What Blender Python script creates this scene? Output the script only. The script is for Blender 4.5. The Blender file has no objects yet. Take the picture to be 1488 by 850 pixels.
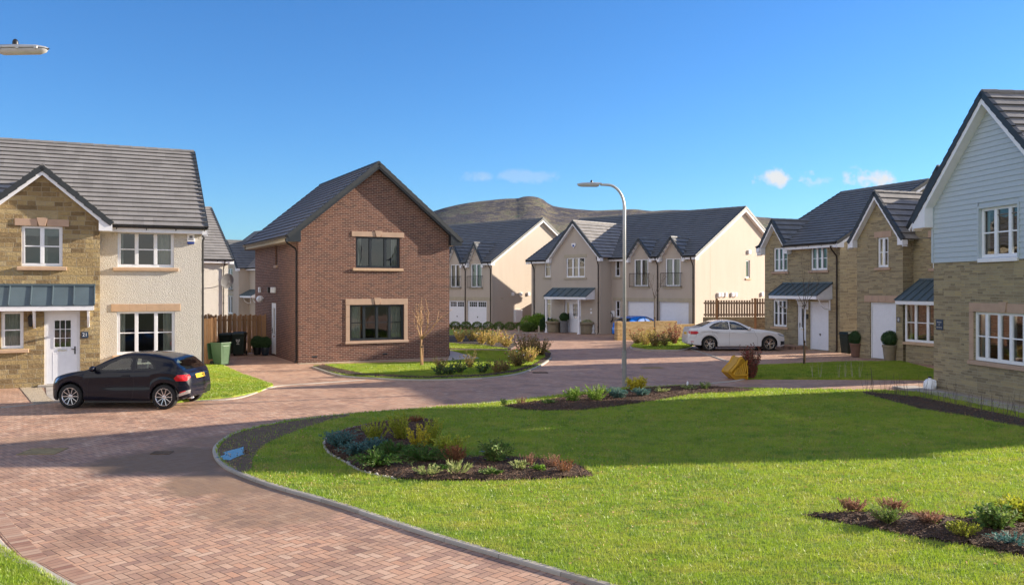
import bpy, math, random
import numpy as np
from mathutils import Vector, Matrix, geometry
random.seed(7); RNG = np.random.default_rng(7)
SC = bpy.context.scene
COL = SC.collection
R = math.radians

# ------------------------------------------------------------------ mesh building
class MB:
    def __init__(s): s.v = []; s.f = []; s.uv = None
    def add(s, pts, faces):
        b = len(s.v); s.v += [tuple(p) for p in pts]; s.f += [tuple(i + b for i in f) for f in faces]
    def poly(s, pts): s.add(pts, [tuple(range(len(pts)))])
    def box(s, a, b):
        (x0, y0, z0), (x1, y1, z1) = a, b
        s.add([(x0,y0,z0),(x1,y0,z0),(x1,y1,z0),(x0,y1,z0),(x0,y0,z1),(x1,y0,z1),(x1,y1,z1),(x0,y1,z1)],
              [(0,3,2,1),(4,5,6,7),(0,1,5,4),(1,2,6,5),(2,3,7,6),(3,0,4,7)])
    def hexa(s, p):   # 8 points, bottom four then top four
        s.add(p, [(0,3,2,1),(4,5,6,7),(0,1,5,4),(1,2,6,5),(2,3,7,6),(3,0,4,7)])
    def prism(s, pts, off):   # closed polygon extruded by a vector
        n = len(pts); o = Vector(off)
        q = [Vector(p) for p in pts]
        s.add(q + [p + o for p in q], [tuple(range(n)), tuple(range(2*n-1, n-1, -1))] + [(i, (i+1) % n, (i+1) % n + n, i + n) for i in range(n)])
    def tube(s, path, r, n=8, cap=True):
        path = [Vector(p) for p in path]; rs = r if isinstance(r, (list, tuple)) else [r]*len(path)
        rings = []; up = None
        for i, p in enumerate(path):
            d = (path[min(i+1, len(path)-1)] - path[max(i-1, 0)])
            if d.length < 1e-6: d = Vector((0,0,1))
            d.normalize()
            if up is None: up = Vector((0,0,1)) if abs(d.z) < .9 else Vector((1,0,0))
            a = d.cross(up); a.normalize() if a.length > 1e-6 else None
            b = a.cross(d); b.normalize(); up = b
            rings.append([p + (a*math.cos(t) + b*math.sin(t))*rs[i] for t in [2*math.pi*k/n for k in range(n)]])
        pts = [q for r_ in rings for q in r_]
        fs = [(i*n+k, i*n+(k+1) % n, (i+1)*n+(k+1) % n, (i+1)*n+k) for i in range(len(path)-1) for k in range(n)]
        if cap: fs += [tuple(range(n-1, -1, -1)), tuple((len(path)-1)*n + k for k in range(n))]
        s.add(pts, fs)
    def lathe(s, prof, c=(0,0,0), n=20, axis='z'):
        pts = []
        for r, z in prof:
            for k in range(n):
                t = 2*math.pi*k/n; a, b = r*math.cos(t), r*math.sin(t)
                p = (a, b, z) if axis == 'z' else ((z, a, b) if axis == 'x' else (a, z, b))
                pts.append((p[0]+c[0], p[1]+c[1], p[2]+c[2]))
        m = len(prof)
        s.add(pts, [(i*n+k, i*n+(k+1) % n, (i+1)*n+(k+1) % n, (i+1)*n+k) for i in range(m-1) for k in range(n)])
    def build(s, name, mat, parent=None, smooth=False, bevel=0):
        me = bpy.data.meshes.new(name); me.from_pydata(s.v, [], s.f)
        if smooth: me.polygons.foreach_set('use_smooth', [True]*len(me.polygons))
        me.update()
        if s.uv is not None: put_uv(me, s.uv)
        else: auto_uv(me)
        o = bpy.data.objects.new(name, me); COL.objects.link(o)
        me.materials.append(mat)
        if parent: o.parent = parent
        if bevel:
            m = o.modifiers.new('Bevel', 'BEVEL'); m.width = bevel; m.segments = 2; m.limit_method = 'ANGLE'
        return o

def put_uv(me, uv):
    l = me.uv_layers.new(name='UVMap'); l.data.foreach_set('uv', np.asarray(uv, dtype=np.float32).ravel())
def auto_uv(me):
    n = len(me.loops)
    if n == 0 or n > 120000: return
    l = me.uv_layers.new(name='UVMap'); vs = me.vertices; out = [0.0]*(2*n)
    for p in me.polygons:
        N = p.normal
        if abs(N.z) > .96: t = Vector((1,0,0)); b = Vector((0,1,0))
        else:
            t = Vector((0,0,1)).cross(N); t.normalize()
            if abs(t.x) > abs(t.y):
                if t.x < 0: t = -t
            elif t.y < 0: t = -t
            b = N.cross(t)
            if b.z < 0: b = -b
        for li in p.loop_indices:
            c = vs[me.loops[li].vertex_index].co
            out[2*li] = c.dot(t); out[2*li+1] = c.dot(b)
    l.data.foreach_set('uv', out)

def tag(o, label=None, cat=None, group=None, kind=None):
    if label: o['label'] = label
    if cat: o['category'] = cat
    if group: o['group'] = group
    if kind: o['kind'] = kind
    return o
def empty(name, loc=(0,0,0), rz=0, label=None, cat=None, group=None, scale=1):
    o = bpy.data.objects.new(name, None); COL.objects.link(o)
    o.location = loc if len(loc) == 3 else (loc[0], loc[1], 0); o.rotation_euler = (0, 0, rz); o.scale = (scale,)*3
    o.empty_display_size = .3
    return tag(o, label, cat, group)
def copy_tree(o, parent=None):
    c = o.copy(); COL.objects.link(c)
    if parent: c.parent = parent
    for ch in list(o.children): copy_tree(ch, c)
    return c

def clip(poly, nx, ny, c):     # keep nx*x+ny*y<=c
    out = []
    for i in range(len(poly)):
        a, b = poly[i], poly[(i+1) % len(poly)]
        da, db = nx*a[0]+ny*a[1]-c, nx*b[0]+ny*b[1]-c
        if da <= 1e-9: out.append(a)
        if (da < -1e-9 and db > 1e-9) or (da > 1e-9 and db < -1e-9):
            t = da/(da-db); out.append((a[0]+(b[0]-a[0])*t, a[1]+(b[1]-a[1])*t))
    return out
def clip_convex(poly, shape):   # shape counter-clockwise
    for i in range(len(shape)):
        a, b = shape[i], shape[(i+1) % len(shape)]
        nx, ny = b[1]-a[1], -(b[0]-a[0])
        poly = clip(poly, nx, ny, nx*a[0]+ny*a[1])
        if len(poly) < 3: return []
    return poly
def ccw(p):
    a = sum(p[i][0]*p[(i+1) % len(p)][1]-p[(i+1) % len(p)][0]*p[i][1] for i in range(len(p)))
    return p if a > 0 else p[::-1]
def inside_np(X, Y, poly):
    r = np.zeros(X.shape, bool); n = len(poly)
    for i in range(n):
        (x0, y0), (x1, y1) = poly[i], poly[(i+1) % n]
        if y0 == y1: continue
        c = ((y0 > Y) != (y1 > Y)) & (X < (x1-x0)*(Y-y0)/(y1-y0)+x0)
        r ^= c
    return r
def edge_dist_np(X, Y, poly):
    d = np.full(X.shape, 1e9); n = len(poly)
    for i in range(n):
        x0, y0 = poly[i]; x1, y1 = poly[(i+1) % n]
        dx, dy = x1-x0, y1-y0; L = dx*dx+dy*dy+1e-12
        t = np.clip(((X-x0)*dx+(Y-y0)*dy)/L, 0, 1)
        d = np.minimum(d, np.hypot(X-x0-t*dx, Y-y0-t*dy))
    return d
def catmull(pts, k=6, closed=False):
    n = len(pts); out = []
    rng = range(n) if closed else range(n-1)
    for i in rng:
        g = (lambda j: pts[j % n]) if closed else (lambda j: pts[max(0, min(n-1, j))])
        p0, p1, p2, p3 = g(i-1), g(i), g(i+1), g(i+2)
        for s in range(k):
            t = s/k
            out.append(tuple(.5*(2*p1[c]+(p2[c]-p0[c])*t+(2*p0[c]-5*p1[c]+4*p2[c]-p3[c])*t*t+(3*p1[c]-p0[c]-3*p2[c]+p3[c])*t**3) for c in range(len(p1))))
    if not closed: out.append(tuple(pts[-1]))
    return out

def sheet(name, poly, z, mat, thick=0, parent=None):
    tri = geometry.tessellate_polygon([[Vector((x, y, 0)) for x, y in poly]])
    m = MB(); n = len(poly)
    m.v = [(x, y, z) for x, y in poly]; m.f = [tuple(t) for t in tri]
    # make all faces look up
    fs = []
    for t in m.f:
        a, b, c = [Vector(m.v[i]) for i in t]
        fs.append(t if (b-a).cross(c-a).z > 0 else t[::-1])
    m.f = fs
    if thick:
        m.v += [(x, y, z-thick) for x, y in poly]
        m.f += [(i, (i+1) % n, (i+1) % n+n, i+n) for i in range(n)]
    return m.build(name, mat, parent)
def ribbon(name, path, w, z, h, mat, side=0):
    """a kerb: box profile swept on the ground; UV runs along it"""
    P = [Vector((x, y)) for x, y in path]; m = MB(); uv = []
    L = []; Rr = []; s = [0]
    for i, p in enumerate(P):
        d = (P[min(i+1, len(P)-1)]-P[max(i-1, 0)]).normalized(); nn = Vector((-d.y, d.x))
        L.append(p+nn*w*(.5+side*.5)); Rr.append(p-nn*w*(.5-side*.5))
        if i: s.append(s[-1]+(P[i]-P[i-1]).length)
    c = min(.012, h/3)
    for i in range(len(P)):
        for q, zz in ((L[i], z-h), (L[i], z-c), (L[i]+(Rr[i]-L[i])*(c/w), z), (Rr[i]+(L[i]-Rr[i])*(c/w), z), (Rr[i], z-c), (Rr[i], z-h)): m.v.append((q.x, q.y, zz))
    tv = [0, h, h+.01, h+w, h+w+.01, h+w+h]
    for i in range(len(P)-1):
        for k in range(5):
            m.f.append((i*6+k, i*6+k+1, (i+1)*6+k+1, (i+1)*6+k)[::-1])
            uv += [(s[i], tv[k]), (s[i], tv[k+1]), (s[i+1], tv[k+1]), (s[i+1], tv[k])][::-1]
    for i in (0, len(P)-1):
        m.f.append(tuple(i*6+k for k in range(6))); uv += [(0, 0)]*6
    m.uv = uv
    return m.build(name, mat)
def text_mesh(name, s, size, mat, parent, loc, rot, depth=.002, align='CENTER'):
    c = bpy.data.curves.new(name, 'FONT'); c.body = s; c.size = size; c.extrude = depth; c.align_x = align; c.align_y = 'CENTER'
    t = bpy.data.objects.new(name, c); COL.objects.link(t)
    dg = bpy.context.evaluated_depsgraph_get(); me = bpy.data.meshes.new_from_object(t.evaluated_get(dg))
    bpy.data.objects.remove(t); o = bpy.data.objects.new(name, me); COL.objects.link(o)
    me.materials.clear(); me.materials.append(mat); o.parent = parent; o.location = loc; o.rotation_euler = rot
    return o
# ------------------------------------------------------------------ materials
class NT:
    def __init__(s, name):
        s.m = bpy.data.materials.new(name); s.m.use_nodes = True; s.t = s.m.node_tree; s.t.nodes.clear()
        s.out = s.t.nodes.new('ShaderNodeOutputMaterial')
    def put(s, sock, v):
        if isinstance(v, bpy.types.NodeSocket): s.t.links.new(v, sock)
        elif v is not None:
            if hasattr(sock, 'default_value'):
                if isinstance(v, (tuple, list)) and len(v) == 3 and sock.type == 'RGBA': v = (*v, 1)
                sock.default_value = v
    def n(s, typ, ins=None, **props):
        d = s.t.nodes.new('ShaderNode'+typ)
        for k, v in props.items(): setattr(d, k, v)
        for k, v in (ins or {}).items(): s.put(d.inputs[k], v)
        return d
    def math(s, op, a, b=None, c=None):
        d = s.t.nodes.new('ShaderNodeMath'); d.operation = op
        s.put(d.inputs[0], a)
        if b is not None: s.put(d.inputs[1], b)
        if c is not None: s.put(d.inputs[2], c)
        return d.outputs[0]
    def mix(s, f, a, b, mode='MIX'):
        d = s.t.nodes.new('ShaderNodeMix'); d.data_type = 'RGBA'; d.blend_type = mode
        s.put(d.inputs[0], f); s.put(d.inputs[6], a); s.put(d.inputs[7], b); return d.outputs[2]
    def ramp(s, f, stops):
        d = s.t.nodes.new('ShaderNodeValToRGB'); e = d.color_ramp.elements
        while len(e) < len(stops): e.new(.5)
        for i, (p, c) in enumerate(stops):
            e[i].position = p; e[i].color = (c, c, c, 1) if isinstance(c, (int, float)) else (*c, 1)
        s.put(d.inputs[0], f); return d.outputs[0]
    def noise(s, vec, scale, detail=3, rough=.55, out='Fac', dist=0):
        d = s.n('TexNoise', {'Vector': vec, 'Scale': scale, 'Detail': detail, 'Roughness': rough, 'Distortion': dist}); return d.outputs[out]
    def uv(s): return s.n('UVMap').outputs[0]
    def obj(s): return s.n('TexCoord').outputs['Object']
    def pos(s): return s.n('NewGeometry').outputs['Position']
    def bump(s, h, dist, strength=1, normal=None):
        ins = {'Height': h, 'Distance': dist, 'Strength': strength}
        if normal is not None: ins['Normal'] = normal
        return s.n('Bump', ins).outputs[0]
    def pr(s, color, rough=.6, normal=None, **kw):
        ins = {'Base Color': color, 'Roughness': rough}
        if normal is not None: ins['Normal'] = normal
        for k, v in kw.items(): ins[k.replace('_', ' ')] = v
        p = s.n('BsdfPrincipled', ins)
        s.t.links.new(p.outputs[0], s.out.inputs[0]); return s.m

def plain(name, c, rough=.5, var=.08, scale=6, **kw):
    t = NT(name); o = t.obj()
    f = t.noise(o, scale, 4)
    col = t.mix(t.ramp(f, [(.3, 0.), (.7, 1.)]), tuple(x*(1-var) for x in c), tuple(min(1, x*(1+var)) for x in c))
    r = t.math('ADD', t.math('MULTIPLY', f, .15), rough-.07)
    return t.pr(col, r, **kw)

def stone(name, cols, mortar, rowh, width, bump=.02, rock=.5, dark=.5, ms=.007):
    """coursed rubble: two interleaved course sizes, broken joints, rock face"""
    t = NT(name); u = t.uv()
    wob = t.n('VectorMath', {0: t.noise(u, 3.0, 2, out='Color'), 1: (.5, .5, .5)}, operation='SUBTRACT').outputs[0]
    wob = t.n('VectorMath', {0: wob, 'Scale': .045}, operation='SCALE').outputs[0]
    v = t.n('VectorMath', {0: u, 1: wob}, operation='ADD').outputs[0]
    def br(off, w, h, fr, sq):
        b = t.n('TexBrick', {'Vector': v, 'Color1': (0, 0, 0, 1), 'Color2': (1, 1, 1, 1), 'Mortar': (.5, .5, .5, 1), 'Scale': 1.0, 'Mortar Size': ms, 'Mortar Smooth': .5, 'Bias': 0., 'Brick Width': w, 'Row Height': h}, offset=off, offset_frequency=2, squash=sq, squash_frequency=fr)
        return b.outputs['Color'], b.outputs['Fac']
    c1, f1 = br(.43, width, rowh, 3, .62)
    c2, f2 = br(.31, width*1.37, rowh*2, 2, 1.5)
    # where the big course is chosen the small joints vanish
    sep = t.n('TexVoronoi', {'Vector': t.n('VectorMath', {0: v, 1: (1/(width*2.4), 1/(rowh*2), 1)}, operation='MULTIPLY').outputs[0], 'Scale': 1.0, 'Randomness': 0.}, distance='CHEBYCHEV', voronoi_dimensions='2D').outputs['Color']
    big = t.math('GREATER_THAN', t.n('SeparateColor', {0: sep}).outputs[0], .72)
    rnd = t.mix(big, c1, c2); mort = t.math('ADD', t.math('MULTIPLY', f1, t.math('SUBTRACT', 1., big)), t.math('MULTIPLY', f2, big))
    rv = t.n('SeparateColor', {0: rnd}).outputs[0]
    n1 = t.noise(u, 9, 5, .65); n2 = t.noise(u, 1.3, 3)
    base = t.ramp(t.math('ADD', t.math('MULTIPLY', rv, .62), t.math('MULTIPLY', n1, .38)), [(.12, cols[0]), (.4, cols[1]), (.62, cols[2]), (.88, cols[3])])
    base = t.mix(t.math('MULTIPLY', t.ramp(n2, [(.35, 0.), (.7, 1.)]), dark), base, tuple(x*.62 for x in cols[1]))
    col = t.mix(mort, base, mortar)
    rockn = t.noise(u, 13, 6, .7, dist=.6)
    hgt = t.math('MULTIPLY', t.math('SUBTRACT', 1., mort), t.math('ADD', 1-rock, t.math('MULTIPLY', rockn, rock*2)))
    return t.pr(col, .9, t.bump(hgt, bump))

def brickwork(name):
    t = NT(name); u = t.uv()
    def br(c1, c2, m): return t.n('TexBrick', {'Vector': u, 'Color1': c1, 'Color2': c2, 'Mortar': m, 'Scale': 1., 'Mortar Size': .0062, 'Mortar Smooth': .15, 'Bias': 0., 'Brick Width': .225, 'Row Height': .075}, offset=.5)
    b = br((.0, 0, 0, 1), (1, 1, 1, 1), (.5, .5, .5, 1))
    rv = t.n('SeparateColor', {0: b.outputs['Color']}).outputs[0]
    f = t.math('ADD', t.math('MULTIPLY', rv, .6), t.math('MULTIPLY', t.noise(u, 14, 4), .3))
    base = t.ramp(f, [(.1, (.085, .038, .03)), (.4, (.14, .056, .039)), (.62, (.18, .074, .048)), (.9, (.225, .106, .07))])
    base = t.mix(t.math('MULTIPLY', t.ramp(t.noise(u, .7, 4), [(.42, 0.), (.68, 1.)]), .2), base, (.10, .05, .038))
    col = t.mix(b.outputs['Fac'], base, (.42, .33, .265))
    h = t.math('ADD', t.math('SUBTRACT', 1., b.outputs['Fac']), t.math('MULTIPLY', t.noise(u, 70, 4), .45))
    return t.pr(col, .85, t.bump(h, .007))

def render_wall(name, c, rough_bump=.008, scale=55):
    t = NT(name); u = t.uv(); f = t.noise(u, scale, 3, .6)
    vo = t.n('TexVoronoi', {'Vector': u, 'Scale': scale*1.1}).outputs['Distance']
    streak = t.noise(t.n('VectorMath', {0: u, 1: (2.2, .35, 1)}, operation='MULTIPLY').outputs[0], 1., 5)
    col = t.mix(t.math('MULTIPLY', t.ramp(streak, [(.4, 0.), (.75, 1.)]), .35), c, (c[0]*.8, c[1]*.78, c[2]*.74))
    col = t.mix(t.math('MULTIPLY', t.ramp(f, [(.4, 0.), (.6, 1.)]), .25), col, tuple(x*.86 for x in c))
    h = t.math('ADD', t.math('MULTIPLY', f, .6), t.math('SUBTRACT', 1., vo))
    return t.pr(col, .92, t.bump(h, rough_bump))

def tiles(name, c):
    t = NT(name); u = t.uv()
    b = t.n('TexBrick', {'Vector': u, 'Color1': (0, 0, 0, 1), 'Color2': (1, 1, 1, 1), 'Mortar': (0, 0, 0, 1), 'Scale': 1., 'Mortar Size': .005, 'Mortar Smooth': .1, 'Bias': 0., 'Brick Width': .31, 'Row Height': .62}, offset=.5)
    rv = t.n('SeparateColor', {0: b.outputs['Color']}).outputs[0]
    col = t.mix(t.math('MULTIPLY', rv, .8), tuple(x*.82 for x in c), tuple(x*1.12 for x in c))
    col = t.mix(t.ramp(t.noise(u, 1.6, 5, .65), [(.45, 0.), (.75, .6)]), col, tuple(x*1.35 for x in c))
    h = t.math('ADD', t.math('SUBTRACT', 1., b.outputs['Fac']), t.math('MULTIPLY', t.noise(u, 90, 3), .3))
    return t.pr(col, t.math('ADD', .5, t.math('MULTIPLY', t.noise(u, 5, 3), .25)), t.bump(h, .006))

def paving(name, ang, stain=True):
    """block paving laid herringbone, 200 x 100 mm blocks"""
    t = NT(name); p = t.pos()
    r = t.n('VectorRotate', {'Vector': p, 'Angle': R(ang)}, rotation_type='Z_AXIS').outputs[0]
    q = t.n('VectorMath', {0: r, 'Scale': 1/.104}, operation='SCALE').outputs[0]
    s = t.n('SeparateXYZ', {0: q}); x, y = s.outputs[0], s.outputs[1]
    ix, iy = t.math('FLOOR', x), t.math('FLOOR', y)
    fx, fy = t.math('SUBTRACT', x, ix), t.math('SUBTRACT', y, iy)
    k = t.math('FLOORED_MODULO', t.math('SUBTRACT', ix, iy), 4.)
    def eq(n_): return t.math('COMPARE', k, float(n_), .2)
    e0, e1, e2, e3 = eq(0), eq(1), eq(2), eq(3)
    # id of the block = its first cell
    bx = t.math('SUBTRACT', ix, e1); by = t.math('SUBTRACT', iy, e2)
    rnd = t.n('TexWhiteNoise', {'Vector': t.n('CombineXYZ', {0: bx, 1: by, 2: 3.}).outputs[0]}, noise_dimensions='3D')
    # distance to the nearest joint
    dl = t.math('ADD', fx, e1); dr = t.math('ADD', t.math('SUBTRACT', 1., fx), e0)
    db = t.math('ADD', fy, e2); dt = t.math('ADD', t.math('SUBTRACT', 1., fy), e3)
    d = t.math('MINIMUM', t.math('MINIMUM', dl, dr), t.math('MINIMUM', db, dt))
    joint = t.ramp(d, [(.012, 1.), (.075, 0.)])
    rv = rnd.outputs['Value']
    f = t.math('ADD', t.math('MULTIPLY', rv, .75), t.math('MULTIPLY', t.noise(p, 6, 4), .25))
    base = t.ramp(f, [(.08, (.22, .13, .098)), (.2, (.36, .215, .155)), (.45, (.47, .295, .20)), (.62, (.46, .25, .16)), (.8, (.51, .335, .24)), (.95, (.55, .40, .30))])
    big = t.noise(p, .45, 5, .6)
    base = t.mix(t.ramp(big, [(.35, .0), (.7, .45)]), base, (.50, .32, .22))
    dk = t.noise(p, .8, 6, .7)
    base = t.mix(t.ramp(dk, [(.50, .0), (.66, .6)]), base, (.21, .115, .075))
    tk = t.noise(t.n('VectorMath', {0: r, 1: (.22, 1.6, 1.)}, operation='MULTIPLY').outputs[0], .9, 5, .6)
    base = t.mix(t.ramp(tk, [(.52, .0), (.68, .45)]), base, (.25, .15, .105))
    if stain:   # washed-out soil over the blocks beside the kerb corner
        for (sx, sy, rr, amt, sc) in STAINS:
            dv = t.n('VectorMath', {0: p, 1: (sx, sy, 0)}, operation='DISTANCE').outputs['Value']
            e = t.math('ADD', t.math('DIVIDE', dv, rr), t.math('MULTIPLY', t.noise(p, sc, 6, .65), 1.1))
            mk = t.math('MULTIPLY', t.ramp(e, [(.0, 1.), (.02, 1.)]) if False else t.math('SUBTRACT', 1., t.math('MULTIPLY', t.math('SUBTRACT', t.math('MINIMUM', t.math('MAXIMUM', e, 1.3), 1.55), 1.3), 4.)), amt)
            base = t.mix(mk, base, (.19, .125, .075)); joint = t.math('MULTIPLY', joint, t.math('SUBTRACT', 1., mk))
    col = t.mix(joint, base, (.06, .042, .03))
    h = t.math('ADD', t.math('SUBTRACT', 1., joint), t.math('ADD', t.math('MULTIPLY', rv, .5), t.math('MULTIPLY', t.noise(p, 60, 3), .5)))
    rough = t.math('ADD', .62, t.math('MULTIPLY', rv, .2))
    return t.pr(col, rough, t.bump(h, .006))

def blocks_uv(name, w, l, cols, mortar=(.06, .045, .035)):
    t = NT(name); u = t.uv()
    b = t.n('TexBrick', {'Vector': u, 'Color1': (0, 0, 0, 1), 'Color2': (1, 1, 1, 1), 'Mortar': (0, 0, 0, 1), 'Scale': 1., 'Mortar Size': .004, 'Mortar Smooth': .3, 'Bias': 0., 'Brick Width': l, 'Row Height': w}, offset=0.)
    rv = t.n('SeparateColor', {0: b.outputs['Color']}).outputs[0]
    f = t.math('ADD', t.math('MULTIPLY', rv, .6), t.math('MULTIPLY', t.noise(u, 7, 5), .4))
    col = t.mix(b.outputs['Fac'], t.ramp(f, [(.2, cols[0]), (.5, cols[1]), (.8, cols[2])]), mortar)
    return t.pr(col, .85, t.bump(t.math('ADD', t.math('SUBTRACT', 1., b.outputs['Fac']), t.math('MULTIPLY', t.noise(u, 45, 4), .4)), .005))

def grass_mat(name, blade=False):
    t = NT(name); p = t.pos()
    a = t.noise(p, .55, 5, .6); b = t.noise(p, 3.2, 4, .6); c = t.noise(p, 42 if blade else 24, 3, .6)
    col = t.ramp(a, [(.3, (.165, .31, .008)), (.52, (.30, .45, .010)), (.72, (.46, .51, .03))])
    col = t.mix(t.ramp(b, [(.45, 0.), (.72, .6)]), col, (.42, .36, .08))
    col = t.mix(t.ramp(c, [(.35, .6), (.65, 0.)]), col, (.10, .20, .018))
    col = t.mix(t.ramp(t.noise(p, 85, 2), [(.55, 0.), (.68, .75)]), col, (.50, .42, .16))
    col = t.mix(t.ramp(t.noise(t.n('VectorMath', {0: p, 1: (1., 2.6, 1.)}, operation='MULTIPLY').outputs[0], 1.1, 5, .7), [(.48, 0.), (.66, .6)]), col, (.50, .41, .09))
    col = t.mix(t.ramp(t.noise(p, 2.3, 5, .75), [(.52, 0.), (.64, .8)]), col, (.10, .21, .015))
    if not blade:
        col = t.mix(.2, col, (.07, .09, .02))
        return t.pr(col, .9, t.bump(t.noise(p, 45, 5, .7), .03))
    d = t.n('BsdfDiffuse', {'Color': col}); tr = t.n('BsdfTranslucent', {'Color': t.mix(.5, col, (.46, .62, .04))})
    m = t.n('MixShader', {0: .35, 1: d.outputs[0], 2: tr.outputs[0]})
    g = t.n('BsdfGlossy', {'Color': (1, 1, 1, 1), 'Roughness': .45}); m2 = t.n('MixShader', {0: .035, 1: m.outputs[0], 2: g.outputs[0]})
    t.t.links.new(m2.outputs[0], t.out.inputs[0]); return t.m

def leaf_mat(name, cols, trans=.3, scale=14, rough=.68):
    if trans: cols = [tuple(min(.75, x*1.5) for x in c) for c in cols]
    t = NT(name); p = t.obj(); f = t.noise(p, scale, 3, .6)
    w = t.n('TexWhiteNoise', {'Vector': t.n('VectorMath', {0: p, 1: (.03, .03, .03)}, operation='SNAP').outputs[0]}, noise_dimensions='3D').outputs['Value']
    f = t.math('ADD', t.math('MULTIPLY', f, .5), t.math('MULTIPLY', w, .5))
    n_ = len(cols); col = t.ramp(f, [(.15+.7*i/max(1, n_-1), c) for i, c in enumerate(cols)])
    d = t.n('BsdfPrincipled', {'Base Color': col, 'Roughness': rough}); tr = t.n('BsdfTranslucent', {'Color': col})
    m = t.n('MixShader', {0: trans, 1: d.outputs[0], 2: tr.outputs[0]}); t.t.links.new(m.outputs[0], t.out.inputs[0]); return t.m

def pane_mat(name, tint=(.55, .60, .60), refl=.03):
    t = NT(name)
    tr = t.n('BsdfTransparent', {'Color': tint}); g = t.n('BsdfGlossy', {'Color': (1, 1, 1, 1), 'Roughness': .0,
        'Normal': t.bump(t.noise(t.obj(), 1.1, 2), .012, .35)})
    f = t.n('Fresnel', {'IOR': 1.5}).outputs[0]
    k = t.math('MINIMUM', t.math('ADD', t.math('MULTIPLY', f, 1.2), refl), 1.)
    m = t.n('MixShader', {0: k, 1: tr.outputs[0], 2: g.outputs[0]}); t.t.links.new(m.outputs[0], t.out.inputs[0]); return t.m

def soil_mat(name, c0, c1, c2, bump=.03, sc=22):
    t = NT(name); p = t.pos()
    f = t.noise(p, sc, 6, .7); v = t.n('TexVoronoi', {'Vector': p, 'Scale': sc*1.6}).outputs['Distance']
    col = t.ramp(f, [(.3, c0), (.52, c1), (.75, c2)])
    return t.pr(col, .95, t.bump(t.math('ADD', f, t.math('MULTIPLY', v, .6)), bump))

def wood_mat(name, a, b):
    t = NT(name); p = t.obj()
    st = t.n('VectorMath', {0: p, 1: (9, 9, .9)}, operation='MULTIPLY').outputs[0]
    w = t.n('TexWhiteNoise', {'Vector': t.n('VectorMath', {0: p, 1: (.115, 50, 50)}, operation='SNAP').outputs[0]}, noise_dimensions='3D').outputs['Value']
    f = t.math('ADD', t.math('MULTIPLY', t.noise(st, 4, 4, .6), .6), t.math('MULTIPLY', w, .4))
    return t.pr(t.ramp(f, [(.25, a), (.75, b)]), .85, t.bump(t.noise(st, 14, 3), .003))

STAINS = [(*(-6.13, 15.38), 1.5, .92, .9), (*(-4.55, 13.63), 1.15, .8, 1.2), (*(-3.41, 12.13), 1.3, .55, 1.6), (*(-5.92, 17.32), .8, .6, 1.5), (*(-9.55, 17.32), 1.1, .35, 1.3)]
M = {}
M['stone_gold'] = stone('golden rock-faced stone', [(.20, .135, .065), (.38, .27, .13), (.50, .37, .17), (.52, .42, .25)], (.44, .37, .26), .145, .40, .07, .9, .2, .010)
M['stone_grey'] = stone('grey brown coursed stone', [(.19, .15, .09), (.31, .25, .15), (.38, .315, .19), (.44, .345, .18)], (.44, .39, .29), .075, .36, .016, .5, .3, .008)
M['stone_wall'] = stone('yellow sandstone', [(.36, .22, .09), (.48, .32, .13), (.55, .38, .17), (.6, .45, .24)], (.45, .36, .22), .08, .3, .012, .5, .1)
M['brick'] = brickwork('red brown brick')
M['white_harl'] = render_wall('cream roughcast harling', (.66, .63, .575), .022, 42)
M['cream'] = render_wall('cream render', (.50, .435, .37), .004, 60)
M['tile'] = tiles('grey concrete tile', (.23, .22, .215))
M['tile_dark'] = tiles('dark grey concrete tile', (.15, .155, .162))
M['tile_blue'] = tiles('slate grey concrete tile', (.15, .15, .165))
M['verge'] = plain('dark verge tile', (.03, .036, .042), .5)
M['white'] = plain('white upvc', (.84, .86, .90), .35, .03)
M['white_paint'] = plain('white painted board', (.82, .83, .87), .5, .04)
M['door_white'] = plain('white door', (.76, .78, .84), .4, .03)
M['anth'] = plain('anthracite frame', (.018, .024, .032), .35)
M['black'] = plain('black plastic', (.012, .012, .014), .4)
M['brown_pipe'] = plain('dark brown pipe', (.03, .018, .014), .4)
M['grey_seam'] = plain('blue grey standing seam', (.10, .14, .165), .38, .1, 1.5, Metallic=.3)
M['lintel'] = plain('pink sandstone', (.46, .32, .235), .85, .09, 3)
M['sill'] = plain('buff cast stone', (.55, .38, .25), .85, .08, 5)
M['buff'] = plain('buff cast stone band', (.42, .37, .28), .85, .1, 4)
M['clapboard'] = plain('pale blue grey clapboard', (.46, .53, .575), .55, .03, 8)
M['pane'] = pane_mat('window glass')
M['pane_dark'] = pane_mat('car glass', (.68, .78, .74), .03)
M['curtain'] = plain('curtain', (.80, .77, .68), .9)
M['blind'] = plain('pale blind', (.66, .64, .60), .9)
M['interior'] = plain('dark room', (.10, .09, .08), .9)
M['paving'] = paving('herringbone block paving', 42)
M['paving_path'] = paving('path block paving', -8, False)
M['soldier'] = blocks_uv('edge course blocks', .24, .104, [(.24, .12, .085), (.36, .215, .15), (.40, .27, .20)])
M['kerb'] = blocks_uv('concrete kerb', 2., .915, [(.32, .285, .24), (.40, .36, .31), (.46, .42, .36)], (.12, .10, .08))
M['slab'] = blocks_uv('concrete slabs', .6, .6, [(.30, .275, .25), (.36, .33, .30), (.40, .365, .33)], (.2, .18, .16))
M['gravel'] = soil_mat('pale gravel', (.22, .17, .12), (.42, .35, .26), (.55, .48, .38), .03, 30)
M['mulch'] = soil_mat('bark mulch', (.035, .021, .012), (.085, .048, .027), (.17, .10, .06), .05, 26)
M['soil'] = soil_mat('dark soil', (.03, .022, .017), (.06, .045, .034), (.10, .075, .055), .04, 20)
M['mud'] = soil_mat('worn mud', (.075, .048, .028), (.13, .086, .052), (.18, .125, .08), .025, 7)
M['grass'] = grass_mat('lawn turf'); M['blade'] = grass_mat('grass blades', True)
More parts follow.
